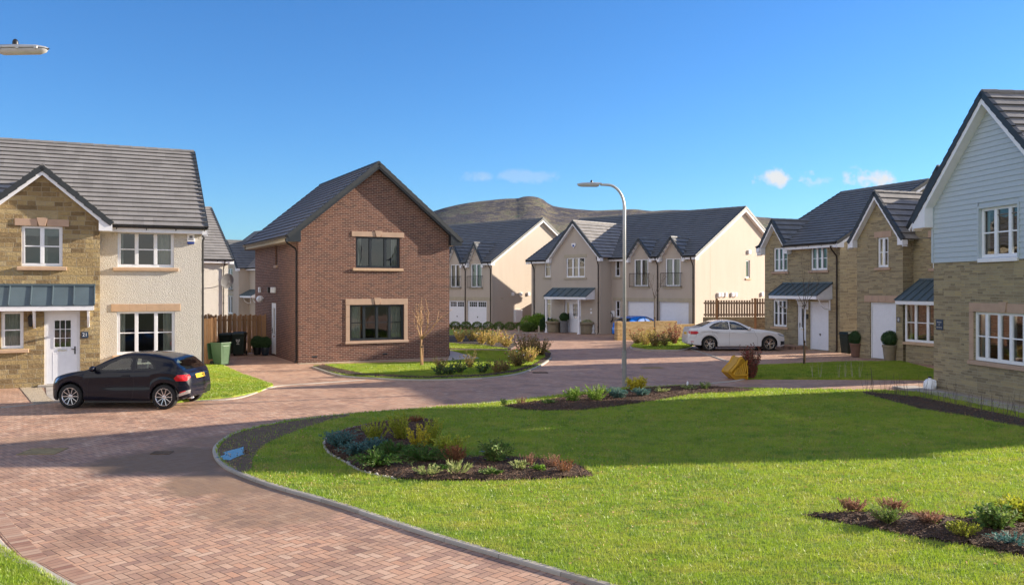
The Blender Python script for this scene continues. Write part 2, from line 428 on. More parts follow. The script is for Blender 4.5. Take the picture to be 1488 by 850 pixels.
M['fence'] = wood_mat('stained timber', (.24, .125, .055), (.46, .27, .14))
M['fence_grey'] = wood_mat('weathered timber', (.20, .145, .10), (.38, .28, .195))
M['galv'] = plain('galvanised steel', (.52, .53, .54), .45, .08, 14, Metallic=.35)
M['post_grey'] = plain('weathered post', (.25, .245, .23), .8)
M['bark_pale'] = plain('pale bark', (.40, .24, .12), .8, .3, 9)
M['bark_grey'] = plain('grey bark', (.12, .095, .075), .85, .25, 9)
M['rust_wood'] = plain('dry stem', (.20, .12, .06), .85, .2, 20)
M['bin_dark'] = plain('dark green bin', (.008, .02, .014), .45)
M['bin_green'] = plain('mid green bin', (.04, .095, .042), .45)
M['blue'] = plain('blue lid', (.02, .06, .30), .4)
M['navy'] = plain('navy pot glaze', (.012, .025, .04), .3)
M['terracotta'] = plain('terracotta', (.16, .085, .058), .8, .15, 5)
M['pot_stone'] = plain('stone pot', (.24, .20, .135), .85, .15, 4)
M['yellow'] = plain('yellow plastic', (.55, .30, .012), .5, .15, 3)
M['tyre'] = plain('tyre rubber', (.012, .012, .012), .8)
M['alloy'] = plain('alloy', (.62, .62, .64), .25, .03, 5, Metallic=.9)
M['plate_y'] = plain('yellow number plate', (.80, .50, .01), .4, .03)
M['red_lamp'] = plain('red lamp lens', (.50, .008, .015), .12)
M['amber'] = plain('orange bloom', (.85, .30, .01), .5)
M['clear_lamp'] = plain('headlamp', (.45, .50, .55), .08, Metallic=.6)
M['sign_blue'] = plain('slate blue plate', (.02, .045, .09), .3)
M['lamp_white'] = plain('lamp bowl', (.55, .56, .58), .2)
M['sat'] = plain('satellite dish grey', (.14, .14, .145), .5)
M['seat'] = plain('seat fabric', (.03, .032, .036), .8)
M['cover'] = plain('rusty drain cover', (.30, .22, .10), .8, .3, 8)
def paint(name, c, metal=0.):
    t = NT(name); o = t.obj()
    fl = t.noise(o, 400, 1)
    return t.pr(t.mix(t.math('MULTIPLY', fl, .25), c, tuple(min(1, x*1.5) for x in c)), t.math('ADD', .34, t.math('MULTIPLY', t.noise(o, 3, 4), .12)), Metallic=metal, Coat_Weight=(.62 if c[2] < .05 else 1.), Coat_Roughness=.0, Specular_IOR_Level=.1)
M['paint_black'] = paint('midnight paint', (.003, .004, .012), 0.)
M['paint_white'] = paint('white paint', (.66, .67, .69))
M['paint_blue'] = paint('bright blue paint', (.0, .16, .62), .2)
_t = NT('puddle water'); _t.pr((.05, .04, .03), .02, _t.bump(_t.noise(_t.pos(), 6, 2), .0004), Specular_IOR_Level=1.); M['puddle'] = _t.m
L_ = leaf_mat
M['lf_blue'] = L_('blue green needles', [(.025, .07, .065), (.05, .125, .11), (.10, .19, .17)])
M['lf_yellow'] = L_('yellow green leaves', [(.12, .15, .01), (.26, .28, .02), (.42, .40, .05)])
M['lf_gold'] = L_('golden leaves', [(.22, .18, .01), (.42, .33, .02), (.6, .45, .04)])
M['lf_fern'] = L_('fern green sprays', [(.02, .055, .008), (.045, .11, .014), (.09, .16, .028)])
M['lf_mid'] = L_('mid green leaves', [(.035, .075, .015), (.08, .14, .025), (.20, .24, .06)])
M['lf_dark'] = L_('dark glossy leaves', [(.012, .035, .010), (.025, .06, .016), (.05, .10, .03)], .15)
M['lf_bright'] = L_('bright hedge leaves', [(.06, .13, .015), (.13, .23, .02), (.24, .34, .05)])
M['lf_rust'] = L_('rust brown leaves', [(.10, .035, .015), (.20, .07, .025), (.30, .13, .05)])
M['lf_pink'] = L_('dry pink sprigs', [(.14, .07, .05), (.24, .12, .08), (.34, .20, .12)])
M['lf_cream'] = L_('variegated leaves', [(.08, .13, .03), (.22, .25, .08), (.36, .34, .17)])
M['lf_rose'] = L_('rose foliage', [(.03, .05, .012), (.09, .10, .025), (.22, .15, .05), (.28, .10, .05)])
M['lf_roselit'] = L_('sunlit rose foliage', [(.06, .10, .015), (.25, .24, .04), (.42, .30, .10), (.45, .18, .10)])  # brighter copy of the rose foliage, sunlight put into the leaf colour
M['lf_redbush'] = L_('red tipped leaves', [(.03, .04, .015), (.08, .06, .03), (.22, .03, .03), (.30, .06, .06)])
M['pet_red'] = plain('red petals', (.55, .03, .05), .5)
M['pet_pink'] = plain('pink petals', (.75, .28, .30), .5)
M['pet_white'] = plain('white petals', (.8, .75, .7), .5)
def hills_mat():
    t = NT('heather hillside'); p = t.pos()
    s = t.n('VectorMath', {0: p, 1: (1, 1, 2.5)}, operation='MULTIPLY').outputs[0]
    a = t.noise(s, .005, 8, .68); b = t.noise(s, .02, 7, .7, dist=1.5)
    f = t.math('ADD', t.math('MULTIPLY', a, .55), t.math('MULTIPLY', b, .45))
    col = t.ramp(f, [(.40, (.028, .028, .042)), (.46, (.055, .043, .055)), (.50, (.085, .068, .06)), (.54, (.17, .14, .085)), (.60, (.075, .10, .045))])
    return t.pr(col, .95, t.bump(t.noise(s, .03, 8, .7), 25.))
M['hill'] = hills_mat()
M['earth'] = soil_mat('field ground', (.035, .05, .02), (.06, .075, .03), (.10, .10, .05), .03, 3)
M['chips'] = leaf_mat('bark chips', [(.04, .022, .015), (.13, .07, .045), (.28, .17, .11)], 0, 30, .9)
M['litter'] = leaf_mat('dry leaf litter', [(.16, .09, .04), (.32, .2, .08), (.42, .32, .16)], .2, 30, .8)
# ------------------------------------------------------------------ houses
class Plane:
    """vertical plane in house coordinates: origin, direction of +a; depth d goes into the house"""
    def __init__(s, x, y, ux, uy): s.x, s.y, s.ux, s.uy = x, y, ux, uy
    def p(s, a, d, z): return (s.x+s.ux*a-s.uy*d, s.y+s.uy*a+s.ux*d, z)
    def box(s, m, a0, a1, d0, d1, z0, z1):
        m.hexa([s.p(a0,d0,z0), s.p(a1,d0,z0), s.p(a1,d1,z0), s.p(a0,d1,z0), s.p(a0,d0,z1), s.p(a1,d0,z1), s.p(a1,d1,z1), s.p(a0,d1,z1)])
    def face(s, m, pts, d): m.poly([s.p(a, d, z) for a, z in pts])

def wall(house, P, outline, ops, mat, rev=.11, name='wall', revmat=None):
    """outline: convex ccw polygon in (a,z); ops: openings (a0,a1,z0,z1)"""
    m = MB(); outline = ccw(outline)
    A = sorted({p[0] for p in outline} | {v for o in ops for v in o[:2]}); Z = sorted({min(p[1] for p in outline), max(p[1] for p in outline)} | {v for o in ops for v in o[2:]})
    A = [a for a in A if outline and min(p[0] for p in outline) <= a <= max(p[0] for p in outline)]
    for i in range(len(A)-1):
        for j in range(len(Z)-1):
            ca, cz = (A[i]+A[i+1])/2, (Z[j]+Z[j+1])/2
            if any(o[0] < ca < o[1] and o[2] < cz < o[3] for o in ops): continue
            q = clip_convex([(A[i], Z[j]), (A[i+1], Z[j]), (A[i+1], Z[j+1]), (A[i], Z[j+1])], outline)
            if len(q) >= 3: P.face(m, q, 0)
    for a0, a1, z0, z1 in ops:
        for q in ([(a0,z0),(a0,z1)], [(a1,z1),(a1,z0)], [(a0,z1),(a1,z1)], [(a1,z0),(a0,z0)]):
            (b0, c0), (b1, c1) = q
            m.poly([P.p(b0, 0, c0), P.p(b0, rev, c0), P.p(b1, rev, c1), P.p(b1, 0, c1)])
    return m.build(name, mat, house)

def window(house, P, o, cols=(1,1), bars=(.5,), fm='white', bardiv=None, sill='sill', lintel=None, lintel_h=.24, keystone=False, surround=None, curtain=None, d=.06, sill_over=.12, name='window', blind=0):
    a0, a1, z0, z1 = o; fw = .07
    m = MB()
    for q in ((a0, a0+fw, z0, z1), (a1-fw, a1, z0, z1), (a0+fw, a1-fw, z1-fw, z1), (a0+fw, a1-fw, z0, z0+fw*1.3)):
        P.box(m, q[0], q[1], d, d+.07, q[2], q[3])
    tot = sum(cols); x = a0+fw; W = a1-a0-2*fw; edges = [x]
    for c in cols: x += W*c/tot; edges.append(x)
    for e in edges[1:-1]: P.box(m, e-.045, e+.045, d-.012, d+.068, z0+fw*1.3, z1-fw)
    for k in range(len(cols)):
        b0, b1 = edges[k]+(.035 if k else 0), edges[k+1]-(.035 if k < len(cols)-1 else 0)
        # casement frame
        for q in ((b0, b0+.025, z0+fw*1.3, z1-fw), (b1-.025, b1, z0+fw*1.3, z1-fw)): P.box(m, q[0]+.001, q[1]-.001, d-.008, d+.05, q[2]+.001, q[3]-.001)
        for bz in bars:
            zz = z0+fw+(z1-z0-2*fw)*bz; P.box(m, b0+.025, b1-.025, d+.004, d+.03, zz-.018, zz+.018)
        for bk in range(1, bardiv or 1):
            aa = b0+(b1-b0)*bk/bardiv; P.box(m, aa-.012, aa+.012, d+.005, d+.029, z0+fw*1.3, z1-fw)
    w = m.build(name, M[fm], house)
    g = MB(); P.face(g, [(a0+.03, z0+.03), (a1-.03, z0+.03), (a1-.03, z1-.03), (a0+.03, z1-.03)], d+.035)
    g.build('pane', M['pane'], w)
    if sill:
        s = MB(); so = sill_over
        s.hexa([P.p(a0-so,-.07,z0-.13), P.p(a1+so,-.07,z0-.13), P.p(a1+so,.0,z0-.13), P.p(a0-so,.0,z0-.13), P.p(a0-so,-.07,z0-.03), P.p(a1+so,-.07,z0-.03), P.p(a1+so,0,z0-.015), P.p(a0-so,0,z0-.015)])
        P.box(s, a0+.002, a1-.002, .0, d, z0-.05, z0-.002)
        s.build('sill', M[sill], w, bevel=.008)
    if lintel:
        l = MB(); c = (a0+a1)/2; e = .18
        if keystone:
            P.box(l, a0-e, c-.13, -.025, .05, z1+.003, z1+lintel_h-.02); P.box(l, c+.13, a1+e, -.025, .05, z1+.003, z1+lintel_h-.02)
            for sgn in (0,):
                q = [(c-.09, z1+.003), (c+.09, z1+.003), (c+.155, z1+lintel_h+.02), (c-.155, z1+lintel_h+.02)]
                l.hexa([P.p(q[0][0],-.05,q[0][1]), P.p(q[1][0],-.05,q[1][1]), P.p(q[1][0],.05,q[1][1]), P.p(q[0][0],.05,q[0][1]), P.p(q[3][0],-.05,q[3][1]), P.p(q[2][0],-.05,q[2][1]), P.p(q[2][0],.05,q[2][1]), P.p(q[3][0],.05,q[3][1])])
        else:
            n = max(1, round((a1-a0+2*e)/.55))
            for k in range(n):
                P.box(l, a0-e+(a1-a0+2*e)*k/n+.003, a0-e+(a1-a0+2*e)*(k+1)/n-.003, -.018, .05, z1+.003, z1+lintel_h)
        l.build('lintel', M[lintel], w, bevel=.006)
    if surround:
        l = MB()
        for b0, b1 in ((a0-.17, a0-.003), (a1+.003, a1+.17)):
            n = 3
            for k in range(n): P.box(l, b0, b1, -.03, .05, z0-.012+(z1-z0+.01)*k/n+.003, z0-.012+(z1-z0+.01)*(k+1)/n-.003)
        l.build('surround', M[surround], w, bevel=.006)
    if curtain:
        rr = random.Random(int(abs(a0*97+z0*31)))
        for (c0, c1) in curtain:
            cm = MB()
            n = max(6, int((c1-c0)*(a1-a0)/.035)); pts = []
            for k in range(n+1):
                aa = a0+(a1-a0)*(c0+(c1-c0)*k/n); pts.append((aa, d+.16+.028*math.sin(k*1.9+rr.random()*.8)))
            for k in range(n):
                (p, e), (q, h) = pts[k], pts[k+1]
                cm.poly([P.p(p, e, z0), P.p(q, h, z0), P.p(q, h, z1), P.p(p, e, z1)])
            cm.build('curtain', M['curtain'], w, smooth=True)
    if blind:
        bm_ = MB(); P.face(bm_, [(a0+.04, z1-(z1-z0)*blind), (a1-.04, z1-(z1-z0)*blind), (a1-.04, z1-.02), (a0+.04, z1-.02)], d+.11); bm_.build('blind', M['blind'], w)
    return w

def tile_slope(m, A, B, C, D, course=.315, lift=.062, holes=(), u0=0., u1=1.):
    """A,B eave left/right, D,C ridge left/right; stepped courses; holes=[(u0,u1,frac)] leave out the lowest part"""
    A, B, C, D = map(Vector, (A, B, C, D)); n = (B-A).cross(D-A); n.normalize()
    if n.z < 0: n = -n
    L = ((D-A).length+(C-B).length)/2; k = max(1, round(L/course)); W = (B-A).length
    for i in range(k):
        t0, t1 = i/k, min(1, (i+1)/k+.01)
        segs = [(0., 1.)]
        for h0, h1, fr in holes:
            if t0 < fr:
                ns = []
                for s0, s1 in segs:
                    if h0 > s0: ns.append((s0, min(s1, h0)))
                    if h1 < s1: ns.append((max(s0, h1), s1))
                segs = [q for q in ns if q[1]-q[0] > 1e-4]
        for s0, s1 in segs:
            lo = lambda s, t, h: (A+(B-A)*s)*(1-t)+(D+(C-D)*s)*t+n*h
            tn = t0-.022/L
            m.poly([lo(s0,tn,lift), lo(s1,tn,lift), lo(s1,t1,.003), lo(s0,t1,.003)])
            m.poly([lo(s0,tn,lift-.014), lo(s1,tn,lift-.014), lo(s1,tn,lift), lo(s0,tn,lift)])
            m.poly([lo(s0,tn,lift-.014), lo(s1,tn,lift-.014), lo(s1,t0+.012/L,-.004), lo(s0,t0+.012/L,-.004)])

def roof(house, F, u0, u1, w0, w1, ze, zr, ov=.35, vo=.22, mat='tile', board='white_paint', wr=None, ends=(1,1), gut=(1,1), holes=(), foot=True, name='roof', ridge_mat=None, gutmat='black', bb=.20, board_sides=(1,1), fascia=None):
    """F maps (u along ridge, w across, z). ends: verge at u0/u1; gut: gutters at w0/w1"""
    wr = (w0+w1)/2 if wr is None else wr
    s0 = (zr-ze)/(wr-w0); s1 = (zr-ze)/(w1-wr); za, zb = ze-ov*s0, ze-ov*s1; a, b = w0-ov, w1+ov
    U0 = u0-(vo if ends[0] else 0); U1 = u1+(vo if ends[1] else 0)
    m = MB(); hh = [((h0-U0)/(U1-U0), (h1-U0)/(U1-U0), (ov+.02)/(wr-w0+ov)) for h0, h1 in holes]
    tile_slope(m, F(U0,a,za), F(U1,a,za), F(U1,wr,zr), F(U0,wr,zr), holes=hh)
    tile_slope(m, F(U0,b,zb), F(U1,b,zb), F(U1,wr,zr), F(U0,wr,zr))
    # underside
    for (w_, z_) in ((a, za), (b, zb)):
        e = .03
        if w_ == a and holes:
            cuts = [U0]+[v for h in holes for v in h]+[U1]
            for k in range(0, len(cuts)-1, 2):
                if cuts[k+1]-cuts[k] > .01: m.poly([F(cuts[k],w_,z_-e), F(cuts[k+1],w_,z_-e), F(cuts[k+1],w0,ze-e), F(cuts[k],w0,ze-e)])
            m.poly([F(U0,w0,ze-e), F(U1,w0,ze-e), F(U1,wr,zr-e), F(U0,wr,zr-e)])
        else: m.poly([F(U0,w_,z_-e), F(U1,w_,z_-e), F(U1,wr,zr-e), F(U0,wr,zr-e)])
    r = m.build(name, M[mat], house)
    # ridge tiles
    rm = MB(); k = max(1, round((U1-U0)/.45))
    for i in range(k):
        p = [F(U0+(U1-U0)*(i+.0)/k, wr, zr+.0), F(U0+(U1-U0)*(i+.98)/k, wr, zr+.012)]
        rm.tube(p, .085, 8)
    rm.build('ridge_tile', M[ridge_mat or mat], r)
    for side, uu, s in ((0, U0, -1), (1, U1, 1)):
        if not ends[side]: continue
        for (w_, z_, sl) in ((a, za, s0), (b, zb, s1)):
            vm, bm_ = MB(), MB()
            sg = 1 if w_ == a else -1; L = math.hypot(wr-w_, zr-z_); n = max(2, round(L/.32))
            tx, tz = (wr-w_)/L, (zr-z_)/L; nx, nz = -tz*(1 if w_ == a else -1), abs(tx)
            nx, nz = -tz, tx
            if nz < 0: nx, nz = -nx, -nz
            for i in range(n):   # interlocking verge units, stepped like the courses
                c0, c1 = L*i/n-.01, L*(i+1)/n
                q = []
                for uo in (uu-.09 if s > 0 else uu+.09, uu+.035*s):
                    for cc, hh_ in ((c0, -.10), (c1, -.12), (c1, .045), (c0, .07)):
                        q.append(F(uo, w_+tx*cc+nx*hh_, z_+tz*cc+nz*hh_))
                vm.add(q, [(0,1,2,3),(7,6,5,4),(0,4,5,1),(1,5,6,2),(2,6,7,3),(3,7,4,0)])
            # barge board under the verge and soffit back to the wall
            off = .055; t_ = off; uw = u0 if side == 0 else u1
            P0 = (w_, z_); PR = (wr, zr)
            def pt(base, dn): return (base[0], base[1]-dn)
            bt = bb/abs(tx)
            uo, ui = uu+.01*s, uu-.02*s
            q = [pt(P0, .04), pt(PR, .04), pt(PR, .04+bt), pt(P0, .04+bt)]
            pts = [F(ui, *x) for x in q]+[F(uo, *x) for x in q]
            if board_sides[side]:
                bm_.add(pts, [(0,1,2,3),(7,6,5,4),(0,4,5,1),(1,5,6,2),(2,6,7,3),(3,7,4,0)])
                bm_.poly([F(ui, P0[0], P0[1]-.04-bt+.02), F(ui, PR[0], PR[1]-.04-bt+.02), F(uw-.001*s, PR[0], PR[1]-.04-bt+.02), F(uw-.001*s, P0[0], P0[1]-.04-bt+.02)])
                if foot:
                    wi = w0+.03 if w_ == a else w1-.03; zi = ze-.03*0
                    q = [pt(P0, .05), (wi, z_+abs(wi-w_)*sl-.05), (wi, z_-.24), (w_, z_-.24)]
                    uo2 = uu+.014*s; ui2 = uw-.004*s
                    bm_.add([F(uo2, *x) for x in q]+[F(ui2, *x) for x in q], [(0,1,2,3),(7,6,5,4),(0,4,5,1),(1,5,6,2),(2,6,7,3),(3,7,4,0)])
            vm.build('verge', M['verge'], r)
            if bm_.v: bm_.build('bargeboard', M[board], r)
    # fascia, soffit, gutter
    for gi, (w_, z_, wi) in enumerate(((a, za, w0), (b, zb, w1))):
        if not gut[gi]: continue
        fm, gm = MB(), MB()
        sg = 1 if w_ == a else -1
        segs = [(U0, U1)]
        if gi == 0:
            for h0, h1 in holes:
                ns = []
                for q0, q1 in segs:
                    if h0 > q0: ns.append((q0, min(q1, h0)))
                    if h1 < q1: ns.append((max(q0, h1), q1))
                segs = [q for q in ns if q[1]-q[0] > .01]
        for q0, q1 in segs:
            e0 = q0+(.03 if q0 == U0 and ends[0] else 0); e1 = q1-(.03 if q1 == U1 and ends[1] else 0)
            pts = [F(e0,w_+.03*sg,z_-.22), F(e1,w_+.03*sg,z_-.22), F(e1,wi-.003*sg,z_-.22), F(e0,wi-.003*sg,z_-.22), F(e0,w_+.03*sg,z_-.035), F(e1,w_+.03*sg,z_-.035), F(e1,w_+.055*sg,z_-.035), F(e0,w_+.055*sg,z_-.035)]
            fm.add(pts, [(0,1,2,3),(0,1,5,4),(0,4,7,3),(1,5,6,2)])
            gw = w_-.03*sg; pr = []
            for k in range(7):
                t = math.pi*k/6; pr.append((gw-.055*math.cos(t), z_-.03-.055*math.sin(t)))
            pr += [(gw+.062, z_-.02), (gw+.062, z_-.02)][:0]
            gm = MB(); base = len(gm.v)
            for uu in (q0, q1): gm.v += [F(uu, x, z) for x, z in pr]
            gm.f += [(base+k, base+k+1, base+k+8, base+k+7) for k in range(6)]
            gm.f += [tuple(base+k for k in range(7)), tuple(base+7+k for k in range(7))]
            n = int((q1-q0)/.9)
            for k in range(n+1):
                uu = q0+.1+(q1-q0-.2)*k/max(1, n)
                gm.add([F(uu-.012,gw-.06,z_-.03), F(uu+.012,gw-.06,z_-.03), F(uu+.012,gw-.06,z_-.1), F(uu-.012,gw-.06,z_-.1), F(uu-.012,w_+.02*sg,z_-.03), F(uu+.012,w_+.02*sg,z_-.03), F(uu+.012,w_+.02*sg,z_-.14), F(uu-.012,w_+.02*sg,z_-.14)], [(0,1,2,3),(4,5,6,7),(0,1,5,4),(3,2,6,7)])
            gm.build('gutter', M[gutmat], r)
        if fm.v: fm.build('fascia', M[fascia or board], r)
    return r
Fx = lambda u, w, z: (u, w, z)      # ridge along x
Fy = lambda u, w, z: (w, u, z)      # ridge along y

def downpipe(house, P, a, ztop, mat='black', out=.38, swan=.35, abot=None):
    m = MB(); b = a if abot is None else abot
    m.tube([P.p(a, -out, ztop), P.p(a, -out+.01, ztop-.10), P.p(a+(b-a)*.1, -out+.06, ztop-.18), P.p(b, -.09, ztop-swan-.1), P.p(b, -.055, ztop-swan-.22), P.p(b, -.055, .12), P.p(b, -.11, .03)], .036, 8)
    for z in np.arange(.5, ztop-swan-.2, 1.6): m.lathe([(.036, -.03), (.046, -.03), (.046, .03), (.036, .03)], P.p(b, -.055, float(z)), 8)
    return m.build('downpipe', M[mat], house, smooth=False)

def canopy(house, P, a0, a1, zt, zb, dep, ribs, fas=.13, cheek=(1,1), brackets=(), posts=(), hipped=0):
    """lean-to standing-seam canopy with white fascia, cheeks, brackets or posts"""
    m = MB(); h = hipped
    top = [P.p(a0+h, .0, zt), P.p(a1, .0, zt)]; bot = [P.p(a0, -dep, zb), P.p(a1, -dep, zb)]
    m.add([bot[0], bot[1], top[1], top[0]], [(0,1,2,3)])
    m.add([P.p(a0,-dep,zb-.03), P.p(a1,-dep,zb-.03), P.p(a1,0,zt-.03), P.p(a0+h,0,zt-.03)], [(0,1,2,3)])
    m.add([bot[0], bot[1], P.p(a1,-dep,zb-.03), P.p(a0,-dep,zb-.03)], [(0,1,2,3)])
    if h: m.add([bot[0], top[0], P.p(a0, 0, zb)], [(0,1,2)])
    L = math.hypot(dep, zt-zb); ny, nz = (zt-zb)/L, dep/L
    for k in range(ribs+1):
        f = k/ribs; ab = a0+(a1-a0)*f; at = a0+h+(a1-a0-h)*f
        m.hexa([P.p(ab-.018,-dep-.004,zb), P.p(ab+.018,-dep-.004,zb), P.p(at+.018,0,zt), P.p(at-.018,0,zt),
                P.p(ab-.012,-dep-.004-ny*.045,zb+nz*.045), P.p(ab+.012,-dep-.004-ny*.045,zb+nz*.045), P.p(at+.012,-ny*.045,zt+nz*.045), P.p(at-.012,-ny*.045,zt+nz*.045)])
    P.box(m, a0+h-.02, a1+.02, -.05, 0.0, zt-.01, zt+.06)
    c = m.build('canopy', M['grey_seam'], house)
    w = MB()
    P.box(w, a0+.02, a1-.02, -dep+.01, -dep+.04, zb-.03-fas, zb-.032)
    w.add([P.p(a0+.02,-dep+.02,zb-.03-fas+.01), P.p(a1-.02,-dep+.02,zb-.03-fas+.01), P.p(a1-.02,-.003,zb-.03-fas+.01), P.p(a0+.02,-.003,zb-.03-fas+.01)], [(0,1,2,3)])
    for k, aa in enumerate((a0+.02, a1-.045)):
        if cheek[k]: w.prism([P.p(aa,-dep+.01,zb-.03-fas), P.p(aa,-.002,zb-.03-fas), P.p(aa,-.002,zt-.05), P.p(aa,-dep+.01,zb-.035)], Vector(P.p(aa+.025,0,0))-Vector(P.p(aa,0,0)))
    w.build('fascia', M['white_paint'], c)
    zz = zb-.03-fas
    for aa in brackets:
        b = MB(); P.box(b, aa-.035, aa+.035, -.06, -.002, zz-.55, zz-.002); P.box(b, aa-.035, aa+.035, -dep*.75, -.06, zz-.075, zz-.002)
        cur = [(-.06-.0-(dep*.62)*math.sin(t), zz-.5+.43*(1-math.cos(t))) for t in [i*math.pi/2/6 for i in range(7)]]
        for i in range(6):
            (d0, q0), (d1, q1) = cur[i], cur[i+1]
            b.hexa([P.p(aa-.025,d0,q0-.03), P.p(aa+.025,d0,q0-.03), P.p(aa+.025,d1,q1-.03), P.p(aa-.025,d1,q1-.03), P.p(aa-.025,d0,q0+.03), P.p(aa+.025,d0,q0+.03), P.p(aa+.025,d1,q1+.03), P.p(aa-.025,d1,q1+.03)])
        b.build('bracket', M['white_paint'], c)
    for aa in posts:
        b = MB(); P.box(b, aa-.055, aa+.055, -dep+.05, -dep+.16, 0, zz); P.box(b, aa-.085, aa+.085, -dep+.02, -dep+.19, 0, .08); b.build('post', M['white_paint'], c)
    return c

def panel_door(house, P, o, name='door', mat='door_white', lights='9', d=.08, handle='r', step=True, sidelight=False):
    a0, a1, z0, z1 = o; m = MB(); fw = .07
    for q in ((a0, a0+fw, z0, z1), (a1-fw, a1, z0, z1), (a0+fw, a1-fw, z1-fw, z1)): P.box(m, q[0], q[1], d-.01, d+.07, q[2], q[3])
    b0, b1, c0, c1 = a0+fw+.004, a1-fw-.004, z0+.02, z1-fw-.004
    if sidelight:
        e = b0+(b1-b0)*.30; P.box(m, e-.03, e+.03, d-.01, d+.07, c0, c1)
        P.box(m, b0, e-.03, d+.01, d+.05, c0, c0+.85); P.box(m, b0, b0+.08, d+.01, d+.05, c0+.85, c1); P.box(m, e-.11, e-.03, d+.01, d+.05, c0+.85, c1)
        P.box(m, b0+.08, e-.11, d+.01, d+.05, c1-.12, c1); b0 = e+.034
    g0, g1, h0, h1 = (b0+(b1-b0)*.25, b0+(b1-b0)*.78, c0+(c1-c0)*.52, c0+(c1-c0)*.90) if lights == '9' else (b0+.2, b1-.2, c0+.9, c1-.15)
    for q in ((b0, g0, c0, c1), (g1, b1, c0, c1), (g0, g1, c0, h0), (g0, g1, h1, c1)): P.box(m, q[0], q[1], d, d+.045, q[2], q[3])
    for q in ((g0-.03, g0, h0-.03, h1+.03), (g1, g1+.03, h0-.03, h1+.03), (g0, g1, h0-.03, h0), (g0, g1, h1, h1+.03)): P.box(m, q[0], q[1], d-.012, d-.001, q[2], q[3])
    if lights == '9':
        for k in (1, 2):
            aa = g0+(g1-g0)*k/3; P.box(m, aa-.010, aa+.010, d-.006, d+.02, h0, h1)
            zz = h0+(h1-h0)*k/3; P.box(m, g0, g1, d-.005, d+.019, zz-.010, zz+.010)
    # sunk boards
    n = 5
    for k in range(1, n): aa = b0+(b1-b0)*k/n; P.box(m, aa-.004, aa+.004, d-.004, d-.001, c0+.1, h0-.16)
    o_ = m.build(name, M[mat], house)
    g = MB(); P.face(g, [(b0+.01, c0+.01), (b1-.01, c0+.01), (b1-.01, c1-.01), (b0+.01, c1-.01)], d+.03)
    if sidelight: P.face(g, [(a0+fw, c0+.02), (b0, c0+.02), (b0, c1), (a0+fw, c1)], d+.03)
    g.build('pane', M['pane'], o_)
    hd = MB(); ha = b1-.07 if handle == 'r' else b0+.07; zz = c0+(c1-c0)*.47
    P.box(hd, ha-.02, ha+.02, d-.012, d-.001, zz-.12, zz+.12); P.box(hd, ha-(.10 if handle == 'r' else -.02), ha+(.01 if handle == 'r' else .10), d-.055, d-.035, zz+.02, zz+.045); P.box(hd, ha-.01, ha+.01, d-.05, d-.01, zz+.02, zz+.045)
    hd.build('handle', M['black'], o_)
    lb = MB(); mc = (b0+b1)/2; P.box(lb, mc-.13, mc+.13, d-.014, d-.001, h0-.13, h0-.07); lb.build('letterbox', M['alloy'], o_)
    return o_

def garage_door(house, P, o, lights=False, ribs=0, surround=True):
    a0, a1, z0, z1 = o; d = .10; m = MB(); fw = .06
    for q in ((a0, a0+fw, z0, z1), (a1-fw, a1, z0, z1), (a0+fw, a1-fw, z1-fw, z1)): P.box(m, q[0], q[1], d-.03, d+.05, q[2], q[3])
    gz = z1-fw-.06-.36
    P.box(m, a0+fw+.006, a1-fw-.006, d, d+.04, z0+.015, gz if lights else z1-fw-.006)
    if lights:
        P.box(m, a0+fw+.006, a1-fw-.006, d, d+.04, gz+.36, z1-fw-.006)
        W = a1-a0-2*fw; c = (a0+a1)/2
        for q in ((a0+fw+.006, a0+fw+.10), (c-.08, c+.08), (a1-fw-.10, a1-fw-.006)): P.box(m, q[0], q[1], d, d+.04, gz, gz+.36)
        for lo, hi in ((a0+fw+.10, c-.08), (c+.08, a1-fw-.10)):
            for k in (1, 2, 3): aa = lo+(hi-lo)*k/4; P.box(m, aa-.012, aa+.012, d+.004, d+.03, gz, gz+.36)
            P.box(m, lo, hi, d+.005, d+.029, gz+.17, gz+.19)
    if ribs:
        for k in range(1, ribs):
            zz = z0+(z1-z0-fw)*k/ribs; P.box(m, a0+fw+.01, a1-fw-.01, d-.008, d-.001, zz-.02, zz+.02)
    else:
        for k in range(1, 12): aa = a0+fw+(a1-a0-2*fw)*k/12; P.box(m, aa-.004, aa+.004, d-.004, d-.001, z0+.05, (gz if lights else z1-fw)-.05)
    g = m.build('garage_door', M['door_white'], house)
    if lights:
        p = MB(); P.face(p, [(a0+.1, gz), (a1-.1, gz), (a1-.1, gz+.36), (a0+.1, gz+.36)], d+.02); p.build('pane', M['pane'], g)
    h = MB(); c = (a0+a1)/2; P.box(h, c-.05, c+.05, d-.03, d-.006, z0+.75, z0+.80); P.box(h, c-.02, c+.02, d-.02, d-.001, z0+.70, z0+.82); h.build('handle', M['black'], g)
    return g

def juliet(house, P, a0, a1, z0, z1, out=.16):
    m = MB()
    pts = [P.p(a0,-.0,0), P.p(a0,-out,0), P.p(a1,-out,0), P.p(a1,0,0)]
    for z in (z0+.06, z1): m.tube([(p[0], p[1], z) for p in pts], .018, 6)
    n = int((a1-a0)/.11)
    for k in range(n+1):
        q = P.p(a0+(a1-a0)*k/n, -out, 0); m.tube([(q[0], q[1], z0+.06), (q[0], q[1], z1)], .007, 5)
    for aa in (a0, a1): q = P.p(aa, -out, 0); m.tube([(q[0], q[1], z0), (q[0], q[1], z1)], .018, 6)
    return m.build('juliet_balcony', M['black'], house)

